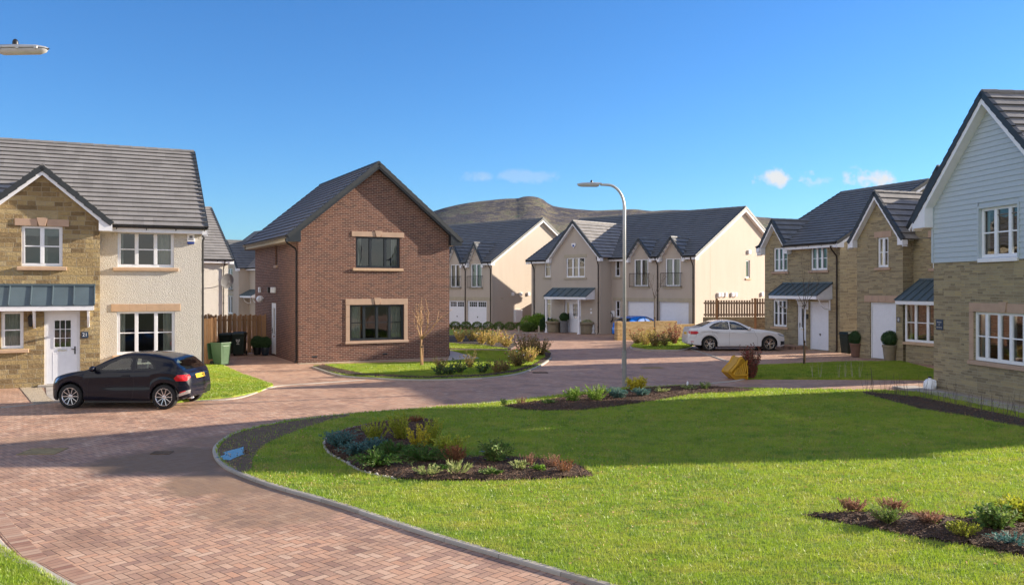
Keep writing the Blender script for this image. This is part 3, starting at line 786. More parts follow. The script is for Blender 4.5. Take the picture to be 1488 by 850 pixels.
def house_box(house, x0, x1, y0, y1, ze, mat, front=None, right=None, left=None, back=None, zr=None, axis='x', zfloor=True, wr=None):
    """closed box; each given side is a list of openings; gables fill under the roof"""
    Pf, Pr, Pb, Pl = Plane(x0, y0, 1, 0), Plane(x1, y0, 0, 1), Plane(x1, y1, -1, 0), Plane(x0, y1, 0, -1)
    W, D = x1-x0, y1-y0
    def outl(L, gable, rev=False):
        q = [(0, -.15), (L, -.15), (L, ze)]
        if gable and zr: q.append((((L/2 if wr is None else wr) if not rev else (L-(L/2 if wr is None else wr))), zr-.02))
        return q+[(0, ze)]
    for P, ops, L, gb, rv in ((Pf, front, W, axis == 'y', False), (Pr, right, D, axis == 'x', False), (Pb, back, W, axis == 'y', True), (Pl, left, D, axis == 'x', True)):
        if ops is False: continue
        wall(house, P, outl(L, gb, rv), ops or [], M[mat] if isinstance(mat, str) else mat)
    if zfloor:
        f = MB(); f.poly([(x0+.01,y0+.01,2.66),(x1-.01,y0+.01,2.66),(x1-.01,y1-.01,2.66),(x0+.01,y1-.01,2.66)])
        f.poly([(x0+.01,y0+.01,.04),(x1-.01,y0+.01,.04),(x1-.01,y1-.01,.04),(x0+.01,y1-.01,.04)])
        yy = min(y0+3.2, (y0+y1)/2+.1); f.poly([(x0+.02,yy,.04),(x1-.02,yy,.04),(x1-.02,yy,ze),(x0+.02,yy,ze)])
        f.build('room', M['interior'], house)
    return Pf, Pr, Pb, Pl
def small_box(name, P, a0, a1, z0, z1, dep, mat, parent, bevel=.01):
    m = MB(); P.box(m, a0, a1, -dep, -.001, z0, z1); return m.build(name, M[mat], parent, bevel=bevel)
# ------------------------------------------------------------------ cars
def interp(tab, x):
    if x <= tab[0][0]: return tab[0][1]
    for (a, b), (c, d) in zip(tab, tab[1:]):
        if x <= c: return b+(d-b)*(x-a)/(c-a) if c > a else d
    return tab[-1][1]
def smooth_tab(t, k=5): return catmull(t, k)
def car(name, loc, rz, sp, label, scale=1.0):
    """x: 0 = nose .. L = tail, y across, z up"""
    root = empty(name, (loc[0], loc[1], .0), rz, label, 'car', scale=scale)
    L = sp['L']; top = smooth_tab(sp['top']); Wt = smooth_tab(sp['W']); belt = sp['belt']; sill = sp['sill']; zc = sp['rw']; Ra = zc+.045
    wx = sp['wheels']; cx = L/2
    def zlow(x):
        z = interp(sill, x)
        for w in wx:
            if abs(x-w) < Ra: z = max(z, zc+math.sqrt(max(0, Ra*Ra-(x-w)**2)))
        return z
    def section(x):
        W = interp(Wt, x); zl = zlow(x); T = interp(top, x); B = min(interp(belt, x), T-.03); G = max(T-B, .0)
        zl = min(zl, B-.05); h = B-zl; tl = min(G/.42, 1)
        yr = W*(.955-.27*tl)
        sh = .018*min(1, h/.3)
        # section swells at a wheel arch and tucks under at the sill
        c = [(W*.955, zl), (W*.985, zl+h*.07), (W*.998, zl+h*.30), (W-.012*tl, zl+h*.55), (W+.004, zl+h*.80), (W-.006, zl+h*.90), (W*.965, B),
             (W*.955-(W*.955-yr)*.36, B+G*.34), (W*.955-(W*.955-yr)*.68, B+G*.64), (yr, B+G*.86), (yr*.90, B+G*.945), (yr*.66, B+G*.985), (yr*.33, T-.002), (0, T)]
        return c
    K = 14
    xs = sorted(set([round(L*i/96, 4) for i in range(97)]+[w+s*(Ra+e) for w in wx for s in (-1, 1) for e in (-.002, .002)]+[w+Ra*math.cos(t) for w in wx for t in [math.pi*k/14 for k in range(15)]]+list(sp['screen'])+list(sp['back'])))
    xs = [x for i, x in enumerate(xs) if i == 0 or x-xs[i-1] > .0015]
    secs = [section(x) for x in xs]
    def S(x, z):
        s = section(x)
        for (y0, z0), (y1, z1) in zip(s, s[1:]):
            if z <= z1 or z1 >= s[9][1]:
                t = 0 if z1 == z0 else max(0, min(1, (z-z0)/(z1-z0))); return y0+(y1-y0)*t
        return s[9][0]
    wins = [ccw(catmull(w, 5, True) if sp.get('roundwin') else w) for w in sp['windows']]
    wins = [ccw(round_poly(w, .05)) for w in sp['windows']]
    def shrunk(poly, e):
        c = (sum(p[0] for p in poly)/len(poly), sum(p[1] for p in poly)/len(poly)); out = []
        n = len(poly)
        for i in range(n):
            a, b, d = poly[i-1], poly[i], poly[(i+1) % n]
            t = Vector((d[0]-a[0], d[1]-a[1])).normalized(); out.append((b[0]-t.y*e, b[1]+t.x*e))
        return out
    body = MB(); n = len(xs)
    def inpoly(x, z, p):
        r = False
        for i in range(len(p)):
            (x0, y0), (x1, y1) = p[i], p[(i+1) % len(p)]
            if (y0 > z) != (y1 > z) and x < (x1-x0)*(z-y0)/(y1-y0)+x0: r = not r
        return r
    SUB = 4     # refine each section for smooth shading and neat holes
    fine = []
    for s in secs:
        q = catmull(s, SUB); fine.append(q)
    m_ = len(fine[0]); lo, hi = sp['screen'], sp['back']
    for sgn in (-1, 1):
        base = len(body.v)
        for x, s in zip(xs, fine):
            body.v += [(x, sgn*y, z) for y, z in s]
        for i in range(n-1):
            for k in range(m_-1):
                zc_ = (fine[i][k][1]+fine[i+1][k+1][1])/2; xc_ = (xs[i]+xs[i+1])/2
                xa, xb = xs[i], xs[i+1]
                if k >= 6*SUB-1 and any(all(inpoly(px, pz, w) for px, pz in ((xa, fine[i][k][1]), (xb, fine[i+1][k][1]), (xa, fine[i][k+1][1]), (xb, fine[i+1][k+1][1]))) for w in wins) and k < 9*SUB+2: continue
                if k >= 10*SUB and ((lo[0]-.001 < xa and xb < lo[1]+.001) or (hi[0]-.001 < xa and xb < hi[1]+.001)): continue
                f = (base+i*m_+k, base+(i+1)*m_+k, base+(i+1)*m_+k+1, base+i*m_+k+1)
                body.f.append(f if sgn < 0 else f[::-1])
        for i in (0, n-1):
            f = tuple(base+i*m_+k for k in range(m_))
            cidx = len(body.v); body.v.append((xs[i], 0, fine[i][0][1]))
            f = f+(cidx,); body.f.append(f if (sgn > 0) == (i > 0) else f[::-1])
    bo = body.build('body', M[sp['paint']], root, smooth=True)
    bo.data.set_sharp_from_angle(angle=R(38)) if hasattr(bo.data, 'set_sharp_from_angle') else None
    # ---- conforming patches
    def patch(nm, poly, mat, off=.004, par=root, sides=(-1, 1), step=.05, smooth=True):
        m = MB(); poly = ccw(poly); x0, x1 = min(p[0] for p in poly), max(p[0] for p in poly); z0, z1 = min(p[1] for p in poly), max(p[1] for p in poly)
        nx, nz = max(1, math.ceil((x1-x0)/step)), max(1, math.ceil((z1-z0)/step))
        idx = {}
        for sgn in sides:
            idx.clear()
            for i in range(nx):
                for j in range(nz):
                    q = [(x0+(x1-x0)*i/nx, z0+(z1-z0)*j/nz), (x0+(x1-x0)*(i+1)/nx, z0+(z1-z0)*j/nz), (x0+(x1-x0)*(i+1)/nx, z0+(z1-z0)*(j+1)/nz), (x0+(x1-x0)*i/nx, z0+(z1-z0)*(j+1)/nz)]
                    # clip the poly (may be concave) against the convex cell
                    c = clip_convex(poly, ccw(q))
                    if len(c) < 3: continue
                    f = []
                    for x, z in c:
                        key = (round(x, 4), round(z, 4))
                        if key not in idx: idx[key] = len(m.v); m.v.append((x, sgn*(S(x, z)+off), z))
                        if not f or f[-1] != idx[key]: f.append(idx[key])
                    if len(set(f)) >= 3: m.f.append(tuple(f))
        return m.build(nm, M[mat], par, smooth=smooth)
    def line(m, path, w=.006, off=.003, sides=(-1, 1)):
        for sgn in sides:
            for (x0, z0), (x1, z1) in zip(path, path[1:]):
                k = max(1, int(math.hypot(x1-x0, z1-z0)/.05)); d = Vector((x1-x0, z1-z0)).normalized(); nn = Vector((-d.y, d.x))*w/2
                for i in range(k):
                    a = (x0+(x1-x0)*i/k, z0+(z1-z0)*i/k); b = (x0+(x1-x0)*(i+1)/k, z0+(z1-z0)*(i+1)/k)
                    q = [(a[0]-nn.x, a[1]-nn.y), (b[0]-nn.x, b[1]-nn.y), (b[0]+nn.x, b[1]+nn.y), (a[0]+nn.x, a[1]+nn.y)]
                    m.poly([(x, sgn*(S(x, z)+off), z) for x, z in q])
    for w, sgn in [(w, s) for w in wins for s in (-1, 1)]:
        g = patch('window', w, 'pane_dark', .002, sides=(sgn,))
        rb = MB(); inner = shrunk(w, .035); outer = shrunk(w, -.012); k = len(w)
        if True:
            for i in range(k):
                j = (i+1) % k; rb.poly([(x, sgn*(S(x, z)+.005), z) for x, z in (outer[i], outer[j], inner[j], inner[i])])
        rb.build('window_seal', M['black'], g)
    # screens
    for nm, (a, b) in (('windscreen', lo), ('rear_window', hi)):
        m = MB(); ii = [i for i in range(n) if a-.002 <= xs[i] <= b+.002]; base = 0
        for i in ii:
            row = [(xs[i], -y, z) for y, z in fine[i][10*SUB:]]+[(xs[i], y, z) for y, z in fine[i][10*SUB:-1][::-1]]
            m.v += row; w_ = len(row)
        for r_ in range(len(ii)-1):
            for k in range(w_-1): m.f.append((r_*w_+k, (r_+1)*w_+k, (r_+1)*w_+k+1, r_*w_+k+1))
        m.build(nm, M['pane_dark'], root, smooth=True)
    # shut lines, trims
    sl = MB()
    for pth in sp['lines']: line(sl, pth)
    sl.build('door_seam', M['black'], root)
    for nm, poly, mat, off in sp['patches']:
        for sgn in (-1, 1): patch(nm, poly, mat, off, step=.04, sides=(sgn,))
    # underbody and wheel housings
    W0 = interp(Wt, cx)
    ub = MB(); ub.box((.25, -W0*.9, sill[0][1]+.02), (wx[0]-Ra-.02, W0*.9, zc+.12)) ; ub.box((wx[0]+Ra+.01, -W0*.93, .17), (wx[1]-Ra-.01, W0*.93, zc+.05)); ub.box((wx[1]+Ra+.02, -W0*.85, .25), (L-.16, W0*.85, zc+.1))
    ub.box((wx[0]-Ra, -W0*.62, .22), (wx[0]+Ra, W0*.62, zc+.3)); ub.box((wx[1]-Ra, -W0*.62, .22), (wx[1]+Ra, W0*.62, zc+.3))
    for w in wx:
        for sgn in (-1, 1):
            k = 16; b0 = len(ub.v)
            for i in range(k+1):
                t = -.2+(math.pi+.4)*i/k
                for yy in (W0*.60, interp(Wt, w)*.975): ub.v.append((w+Ra*math.cos(t), sgn*yy, zc+Ra*math.sin(t)))
            ub.f += [(b0+2*i, b0+2*i+1, b0+2*i+3, b0+2*i+2) for i in range(k)]
    ub.build('underbody', M['black'], root)
    # interior: floor, dash, seats, wheel
    fl = MB(); fl.box((lo[0]-.1, -W0*.80, .38), (hi[1]-.3, W0*.80, .42)); fl.box((lo[0]+.02, -W0*.78, .75), (lo[0]+.42, W0*.78, interp(belt, lo[0]+.4)-.04)); fl.box((hi[0]-.08, -W0*.74, .5), (hi[1]-.14, W0*.74, interp(belt, hi[0])-.08))
    fl.build('dashboard', M['seat'], root)
    for (sx, sy) in ((sp['seatx'], -.36), (sp['seatx'], .36), (sp['seatx']+.82, -.36), (sp['seatx']+.82, .36)):
        s_ = MB(); rm = sp['roofseat']
        s_.hexa([(sx-.5,sy-.23,.45),(sx,sy-.23,.45),(sx,sy+.23,.45),(sx-.5,sy+.23,.45),(sx-.5,sy-.23,.62),(sx,sy-.23,.58),(sx,sy+.23,.58),(sx-.5,sy+.23,.62)])
        s_.hexa([(sx-.08,sy-.22,.5),(sx+.08,sy-.22,.5),(sx+.08,sy+.22,.5),(sx-.08,sy+.22,.5),(sx+.10,sy-.18,rm-.16),(sx+.20,sy-.18,rm-.16),(sx+.20,sy+.18,rm-.16),(sx+.10,sy+.18,rm-.16)])
        s_.hexa([(sx+.11,sy-.12,rm-.12),(sx+.20,sy-.12,rm-.12),(sx+.20,sy+.12,rm-.12),(sx+.11,sy+.12,rm-.12),(sx+.13,sy-.10,rm+.04),(sx+.20,sy-.10,rm+.04),(sx+.20,sy+.10,rm+.04),(sx+.13,sy+.10,rm+.04)])
        s_.build('seat', M['seat'], root, bevel=.03)
    st = MB(); q = [(sp['seatx']-.62+.06*math.sin(t)*.9, .36*sp.get('drive', 1)+.17*math.cos(t), .93+.16*math.sin(t)) for t in [2*math.pi*k/20 for k in range(21)]]
    st.tube(q, .016, 6, cap=False); st.build('steering_wheel', M['alloy' if sp['paint'] == 'paint_black' else 'black'], root, smooth=True)
    # mirrors
    for sgn in (-1, 1):
        m = MB(); mx, mz = sp['mirror']; y0 = S(mx, mz-.02)
        prof = [(.0, -.11), (.06, -.10), (.085, -.04), (.085, .05), (.05, .10), (0, .115)]
        m.lathe(prof, (0, 0, 0), 10, 'y'); m.v = [(mx+x*.75, sgn*(y0+.13)+y, mz+.03+z*.9) for x, y, z in m.v]
        m.tube([(mx, sgn*(y0-.01), mz-.02), (mx+.01, sgn*(y0+.10), mz)], .022, 6)
        m.build('wing_mirror', M[sp['paint']], root, smooth=True)
    # wheels
    wb = MB(); r, w_ = zc, .205
    wb.lathe([(r*.70, -w_/2), (r*.93, -w_/2), (r*.985, -w_*.42), (r, -w_*.3), (r, w_*.3), (r*.985, w_*.42), (r*.93, w_/2), (r*.70, w_/2), (r*.69, w_*.3), (r*.69, -w_*.3), (r*.70, -w_/2)], n=40, axis='y')
    rb = MB(); ns = sp['spokes']
    rb.lathe([(r*.70, -w_*.47), (r*.72, -w_*.5), (r*.675, -w_*.5), (r*.64, -w_*.42), (r*.63, w_*.1)], n=40, axis='y')
    for k in range(ns):
        for dt in ((-.10, .10) if sp['spoke2'] else (0,)):
            t = 2*math.pi*k/ns; t0 = t+dt*.9; t1 = t+dt*sp['fan']; ww = .026 if sp['spoke2'] else .022
            a = Vector((math.cos(t0), 0, math.sin(t0)))*r*.10; b = Vector((math.cos(t1), 0, math.sin(t1)))*r*.68
            sd = Vector((-math.sin(t), 0, math.cos(t)))*ww*.5
            y0, y1 = -w_*.40, -w_*.49
            rb.hexa([a-sd+Vector((0,y0+.02,0)), a+sd+Vector((0,y0+.02,0)), b+sd*.8+Vector((0,y1+.025,0)), b-sd*.8+Vector((0,y1+.025,0)), a-sd+Vector((0,y0,0)), a+sd+Vector((0,y0,0)), b+sd*.8+Vector((0,y1,0)), b-sd*.8+Vector((0,y1,0))])
    rb.lathe([(0, -w_*.43), (r*.11, -w_*.42), (r*.17, -w_*.38), (r*.17, -w_*.25)], n=16, axis='y')
    dk = MB(); dk.lathe([(0, -w_*.12), (r*.64, -w_*.12)], n=24, axis='y'); dk.lathe([(0, -w_*.2), (r*.36, -w_*.2), (r*.36, -w_*.12)], n=20, axis='y')
    for w in wx:
        for sgn in (-1, 1):
            yy = interp(Wt, w)-w_/2-.012
            wh = empty('wheel', (w, sgn*yy, zc)); wh.parent = root
            if sgn > 0: wh.rotation_euler = (0, 0, math.pi)
            for mb_, nm, mt in ((wb, 'tyre', 'tyre'), (rb, 'rim', 'alloy'), (dk, 'brake_disc', 'black')):
                c = MB(); c.v, c.f = list(mb_.v), list(mb_.f); c.build(nm, M[mt], wh, smooth=(nm == 'tyre'))
    # handles
    for hx, hz in sp['handles']:
        for sgn in (-1, 1):
            m = MB(); y0 = S(hx, hz); m.box((hx-.10, min(sgn*(y0-.005), sgn*(y0+.028)), hz-.015), (hx+.10, max(sgn*(y0-.005), sgn*(y0+.028)), hz+.015)); m.build('door_handle', M[sp['paint']], root, bevel=.008)
    # number plate on the tail
    px, pz, tilt = sp['plate']
    pl = MB(); pl.box((0, -.26, -.055), (.012, .26, .055)); po = pl.build('number_plate', M[sp.get('platemat', 'plate_y')], root); po.location = (px, 0, pz); po.rotation_euler = (0, tilt, 0)
    text_mesh('lettering', sp['reg'], .085, M['black'], po, (.0135, 0, -.003), (R(90), 0, R(90)), .001)
    for ex in sp.get('exhaust', []):
        m = MB(); m.lathe([(.028, -.05), (.036, -.05), (.036, .06), (.029, .06), (.028, -.05)], (L-.12, ex, .26), 12, 'x'); m.build('exhaust_pipe', M['alloy'], root, smooth=True)
    return root, S
def round_poly(poly, r):
    out = []; n = len(poly)
    for i in range(n):
        a, b, c = Vector(poly[i-1][:2]), Vector(poly[i][:2]), Vector(poly[(i+1) % n][:2])
        d0, d1 = (a-b), (c-b); k = min(r, d0.length*.4, d1.length*.4); p0 = b+d0.normalized()*k; p1 = b+d1.normalized()*k
        for t in (0, .33, .67, 1): out.append(tuple(p0*(1-t)**2+b*2*t*(1-t)+p1*t*t))
    return out

HATCH = dict(L=3.96, rw=.315, wheels=(.80, 3.27), paint='paint_black', seatx=2.0, roofseat=1.20, drive=-1,
    top=[(0,.60),(.06,.70),(.25,.80),(.6,.895),(1.0,.96),(1.22,1.00),(1.6,1.21),(1.95,1.365),(2.25,1.415),(2.65,1.408),(3.05,1.36),(3.35,1.295),(3.46,1.255),(3.64,1.09),(3.78,.975),(3.88,.90),(3.94,.78),(3.96,.60)],
    W=[(0,.42),(.08,.60),(.25,.74),(.5,.825),(.8,.865),(1.5,.87),(2.6,.87),(3.27,.87),(3.6,.835),(3.78,.775),(3.92,.67),(3.96,.60)],
    belt=[(0,.56),(.3,.74),(.9,.90),(1.4,.925),(2.4,.955),(3.2,.985),(3.6,.97),(3.8,.90),(3.96,.58)],
    sill=[(0,.26),(.25,.20),(1.2,.215),(2.8,.215),(3.7,.27),(3.96,.32)],
    screen=(1.28,1.92), back=(3.46,3.76),
    windows=[[(1.42,.955),(2.42,.985),(2.36,1.335),(2.05,1.31),(1.80,1.20)], [(2.50,.99),(3.06,1.015),(2.92,1.18),(2.74,1.285),(2.46,1.33)]],
    lines=[[(1.27,.25),(1.27,.62),(1.36,.93)],[(2.46,.98),(2.50,.60),(2.44,.26),(1.27,.25)],[(.95,.80),(1.30,.90)],[(3.30,.95),(3.62,.93)],[(3.52,.60),(3.92,.60)]],
    patches=[('tail_lamp', [(3.56,.79),(3.66,.88),(3.90,.87),(3.93,.80),(3.88,.72),(3.62,.72)], 'red_lamp', .006), ('headlamp', [(.05,.64),(.16,.72),(.42,.80),(.30,.67),(.12,.60)], 'clear_lamp', .006),
             ('bumper_trim', [(3.60,.30),(3.95,.40),(3.955,.49),(3.86,.47),(3.62,.36)], 'alloy', .008), ('reflector', [(3.72,.415),(3.86,.455),(3.86,.475),(3.72,.435)], 'red_lamp', .011),
             ('air_intake', [(.02,.32),(.28,.30),(.30,.46),(.03,.50)], 'black', .004)],
    mirror=(1.45,1.0), spokes=10, spoke2=False, fan=1.0, handles=[(2.28,.86)], plate=(3.925,.80,-.35), reg='NGZ 5060', exhaust=(-.42,-.34))
SALOON = dict(L=4.62, rw=.335, wheels=(.84, 3.65), paint='paint_white', seatx=2.35, roofseat=1.18, drive=-1,
    top=[(0,.62),(.06,.74),(.25,.82),(.7,.93),(1.25,1.00),(1.50,1.02),(1.9,1.20),(2.25,1.36),(2.6,1.425),(3.0,1.43),(3.35,1.385),(3.7,1.26),(4.02,1.12),(4.25,1.085),(4.45,1.075),(4.53,1.04),(4.58,.85),(4.62,.62)],
    W=[(0,.50),(.10,.70),(.3,.82),(.6,.88),(.9,.905),(1.7,.905),(3.0,.905),(3.7,.90),(4.1,.87),(4.4,.80),(4.55,.70),(4.62,.62)],
    belt=[(0,.58),(.3,.76),(1.0,.92),(1.7,.95),(2.8,.98),(3.5,1.01),(4.0,1.02),(4.5,.98),(4.62,.58)],
    sill=[(0,.24),(.3,.19),(1.4,.21),(3.2,.21),(4.2,.27),(4.62,.33)],
    screen=(1.58,2.24), back=(3.48,4.0),
    windows=[[(1.78,.985),(2.66,1.005),(2.66,1.345),(2.42,1.325),(2.15,1.215)], [(2.73,1.008),(3.52,1.035),(3.66,1.10),(3.42,1.25),(3.12,1.335),(2.73,1.348)]],
    lines=[[(1.42,.24),(1.40,.60),(1.58,.93)],[(2.70,1.0),(2.73,.60),(2.72,.24)],[(3.55,1.02),(3.50,.80),(3.28,.60),(3.24,.30)],[(1.42,.24),(3.24,.24)],[(1.3,.82),(4.1,.88)],[(4.20,1.0),(4.28,.62),(4.60,.62)]],
    patches=[('tail_lamp', [(4.14,.86),(4.24,.93),(4.56,.93),(4.575,.83),(4.50,.78),(4.25,.78)], 'red_lamp', .006), ('headlamp', [(.04,.66),(.16,.74),(.46,.82),(.34,.70),(.12,.63)], 'clear_lamp', .006),
             ('reflector', [(4.36,.42),(4.5,.43),(4.5,.46),(4.36,.45)], 'red_lamp', .006), ('air_intake', [(.02,.30),(.26,.28),(.28,.44),(.03,.46)], 'black', .004)],
    mirror=(1.80,1.02), spokes=5, spoke2=True, fan=1.9, handles=[(2.52,.87),(3.34,.90)], plate=(4.585,.80,-.15), reg='BG51', exhaust=())
def squeeze(sp, a, b):
    w0, w1 = sp['wheels']; g = lambda x: (w0-(w0-x)*a if x < w0 else (w1+(x-w1)*b if x > w1 else x)); o = w0-w0*a
    f = lambda x: g(x)-o; sp = dict(sp)
    for k in ('top', 'W', 'belt', 'sill', 'handles'): sp[k] = [(f(x), y) for x, y in sp[k]]
    for k in ('windows', 'lines'): sp[k] = [[(f(x), y) for x, y in q] for q in sp[k]]
    sp['patches'] = [(n, [(f(x), y) for x, y in q], m, e) for n, q, m, e in sp['patches']]
    sp['wheels'] = (f(w0), f(w1)); sp['L'] = f(sp['L']); sp['screen'] = tuple(map(f, sp['screen'])); sp['back'] = tuple(map(f, sp['back'])); sp['seatx'] = f(sp['seatx'])
    sp['mirror'] = (f(sp['mirror'][0]), sp['mirror'][1]); sp['plate'] = (f(sp['plate'][0]), *sp['plate'][1:]); return sp
HATCH0 = HATCH; HATCH = squeeze(HATCH, .84, .88)
CITY = dict(HATCH0, paint='paint_blue', rw=.30, platemat='plate_y', reg='SN12', drive=1, spokes=7,
    top=[(0,.60),(.06,.72),(.25,.84),(.55,.94),(.9,1.02),(1.08,1.06),(1.45,1.27),(1.85,1.43),(2.2,1.485),(2.7,1.48),(3.1,1.42),(3.36,1.33),(3.56,1.20),(3.72,1.06),(3.84,.95),(3.90,.86),(3.94,.74),(3.96,.60)],
    screen=(1.16,1.80), back=(3.34,3.74),
    windows=[[(1.30,1.0),(2.22,1.02),(2.20,1.40),(1.95,1.375),(1.66,1.25)], [(2.30,1.025),(3.02,1.05),(2.93,1.22),(2.68,1.35),(2.28,1.40)]])
# ------------------------------------------------------------------ plants
def leafmesh(name, P, D, Wd, Ln, mat, parent=None, fold=.25, seed=0):
    """P base points, D directions (unit), Wd widths, Ln lengths -> two-triangle folded leaves"""
    P, D = np.asarray(P, float), np.asarray(D, float); n = len(P)
    rg = np.random.default_rng(seed); rnd = rg.normal(size=(n, 3)); S_ = np.cross(D, rnd); S_ /= np.linalg.norm(S_, axis=1, keepdims=True)+1e-9
    N_ = np.cross(S_, D); Ln = np.broadcast_to(Ln, n)[:, None]*1.0; Wd = np.broadcast_to(Wd, n)[:, None]*1.0
    mid = P+D*Ln*.5
    V = np.empty((n, 4, 3)); V[:, 0] = P; V[:, 1] = mid+S_*Wd*.5+N_*Wd*fold; V[:, 2] = P+D*Ln+N_*Ln*.1; V[:, 3] = mid-S_*Wd*.5+N_*Wd*fold
    me = bpy.data.meshes.new(name); me.vertices.add(4*n); me.vertices.foreach_set('co', V.reshape(-1))
    me.loops.add(6*n); me.polygons.add(2*n)
    ix = (np.arange(n)*4)[:, None]+np.array([0, 1, 2, 0, 2, 3]); me.loops.foreach_set('vertex_index', ix.reshape(-1).astype(np.int32))
    me.polygons.foreach_set('loop_start', (np.arange(2*n)*3).astype(np.int32)); me.update(calc_edges=True)
    o = bpy.data.objects.new(name, me); COL.objects.link(o); me.materials.append(mat)
    if parent: o.parent = parent
    return o

def shrub(name, at, label, cat, mat, r=.3, h=.35, shoots=40, leaves=16, ll=.05, lw=.02, lean=.6, droop=.3, ang=.8, stem='rust_wood', sr=.004, group=None, flowers=None, spread=1., z=.06, base_r=.12, top_bias=0., name2='foliage', tipcol=None, tuft=0):
    root = empty(name, (at[0], at[1], z), 0, label, cat, group)
    rg = random.Random(hash((round(at[0], 2), round(at[1], 2), shoots)) & 0xffff if False else int(abs(at[0]*1000)+abs(at[1]*777)+shoots))
    st = MB(); P, D, LL = [], [], []; tips = []
    shoots = int(shoots*1.3) if leaves > 8 else shoots
    for _ in range(shoots):
        t = rg.random()*2*math.pi; q = math.sqrt(rg.random()); ln = lean*q*(.7+.6*rg.random())
        b = Vector((math.cos(t), math.sin(t), 0)); p = b*base_r*q*rg.random()
        L = h*(.65+.45*rg.random())*(1-.25*q*0) ; hz = r*q*spread*(.6+.5*rg.random())
        path = []; k = 6
        for i in range(k+1):
            f = i/k; out = hz*(f**.8); zz = L*(f - droop*q*f*f*1.0); path.append(p+b*out+Vector((rg.uniform(-1,1), rg.uniform(-1,1), rg.uniform(-1,1)))*.012*f*h/.3+Vector((0, 0, max(.0, zz))))
        st.tube(path, [sr*(1-.6*i/k) for i in range(k+1)], 4, cap=False)
        tips.append(path[-1])
        for j in range(leaves):
            f = top_bias+(1-top_bias)*(j+rg.random())/leaves; i = min(k-1, int(f*k)); u = f*k-i; c = path[i].lerp(path[i+1], u)
            ax = (path[i+1]-path[i]).normalized(); s = Vector((rg.gauss(0,1), rg.gauss(0,1), rg.gauss(0,1))); s = (s-ax*s.dot(ax)); s.normalize() if s.length > 0 else None
            d = (ax*math.cos(ang)+s*math.sin(ang)).normalized(); ll_ = ll*(1.18 if leaves > 8 else 1)
            P.append(c); D.append(d); LL.append(ll_*(.7+.6*rg.random())*(1-.3*f))
    LL = np.array(LL)
    leafmesh(name2, P, D, LL*lw/ll*1.2, LL, M[mat], root, seed=shoots)
    if stem: st.build('stem', M[stem], root)
    if flowers:
        for fm, cnt, fs in flowers:
            f = MB()
            for _ in range(cnt):
                tp = rg.choice(tips)+Vector((rg.uniform(-.03,.03), rg.uniform(-.03,.03), rg.uniform(-.02,.04)))
                for k in range(7):
                    t = rg.random()*6.28; e = rg.uniform(.2, 1.1); d = Vector((math.cos(t)*math.cos(e), math.sin(t)*math.cos(e), math.sin(e)))*fs
                    s = d.cross(Vector((0,0,1))).normalized()*fs*.5; f.poly([tp, tp+d*.6+s, tp+d, tp+d*.6-s])
            f.build('flower', M[fm], root)
    return root

def ball_leaves(center, r, n, ll, lw, seed=1, squash=1.):
    rg = np.random.default_rng(seed); d = rg.normal(size=(n, 3)); d /= np.linalg.norm(d, axis=1, keepdims=True)
    rr = r*(1-.18*rg.random(n)**2)*(1+.05*np.sin(d[:, 0]*9+seed)*np.cos(d[:, 2]*8)); P = d*rr[:, None]; P[:, 2] *= squash; P += np.array(center)
    D = d*.7+rg.normal(size=(n, 3))*.55; D /= np.linalg.norm(D, axis=1, keepdims=True)
    return P, D, lw*(.7+.6*rg.random(n)), ll*(.7+.6*rg.random(n))

def ball_planter(name, at, label, pr, ph, br, potmat, z=0, leaf='lf_dark', group=None, taper=.72, feet=False):
    root = empty(name, (at[0], at[1], z), 0, label, 'planter', group); m = MB()
    m.lathe([(0, .03), (pr*taper, .03), (pr*taper, .03), (pr*.93, ph*.86), (pr, ph*.87), (pr*1.02, ph*.9), (pr*1.0, ph), (pr*.9, ph), (pr*.88, ph*.93), (0, ph*.93)], n=28)
    if feet:
        for t in (0.4, 2.5, 4.6): m.box((pr*.5*math.cos(t)-.04, pr*.5*math.sin(t)-.04, 0), (pr*.5*math.cos(t)+.04, pr*.5*math.sin(t)+.04, .04))
    m.build('pot', M[potmat], root, smooth=False)
    so = MB(); so.lathe([(0, ph*.935), (pr*.87, ph*.935)], n=20); so.build('compost', M['mulch'], root)
    c = (0, 0, ph+br*.82); P, D, W_, L_n = ball_leaves(c, br, 2600, .045, .026, int(abs(at[0])*10)+1)
    bsh = leafmesh('foliage', P, D, W_, L_n, M[leaf], root)
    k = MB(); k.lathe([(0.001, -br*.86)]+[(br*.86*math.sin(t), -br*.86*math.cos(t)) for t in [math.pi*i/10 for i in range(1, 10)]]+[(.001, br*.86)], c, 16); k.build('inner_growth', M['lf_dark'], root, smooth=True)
    return root

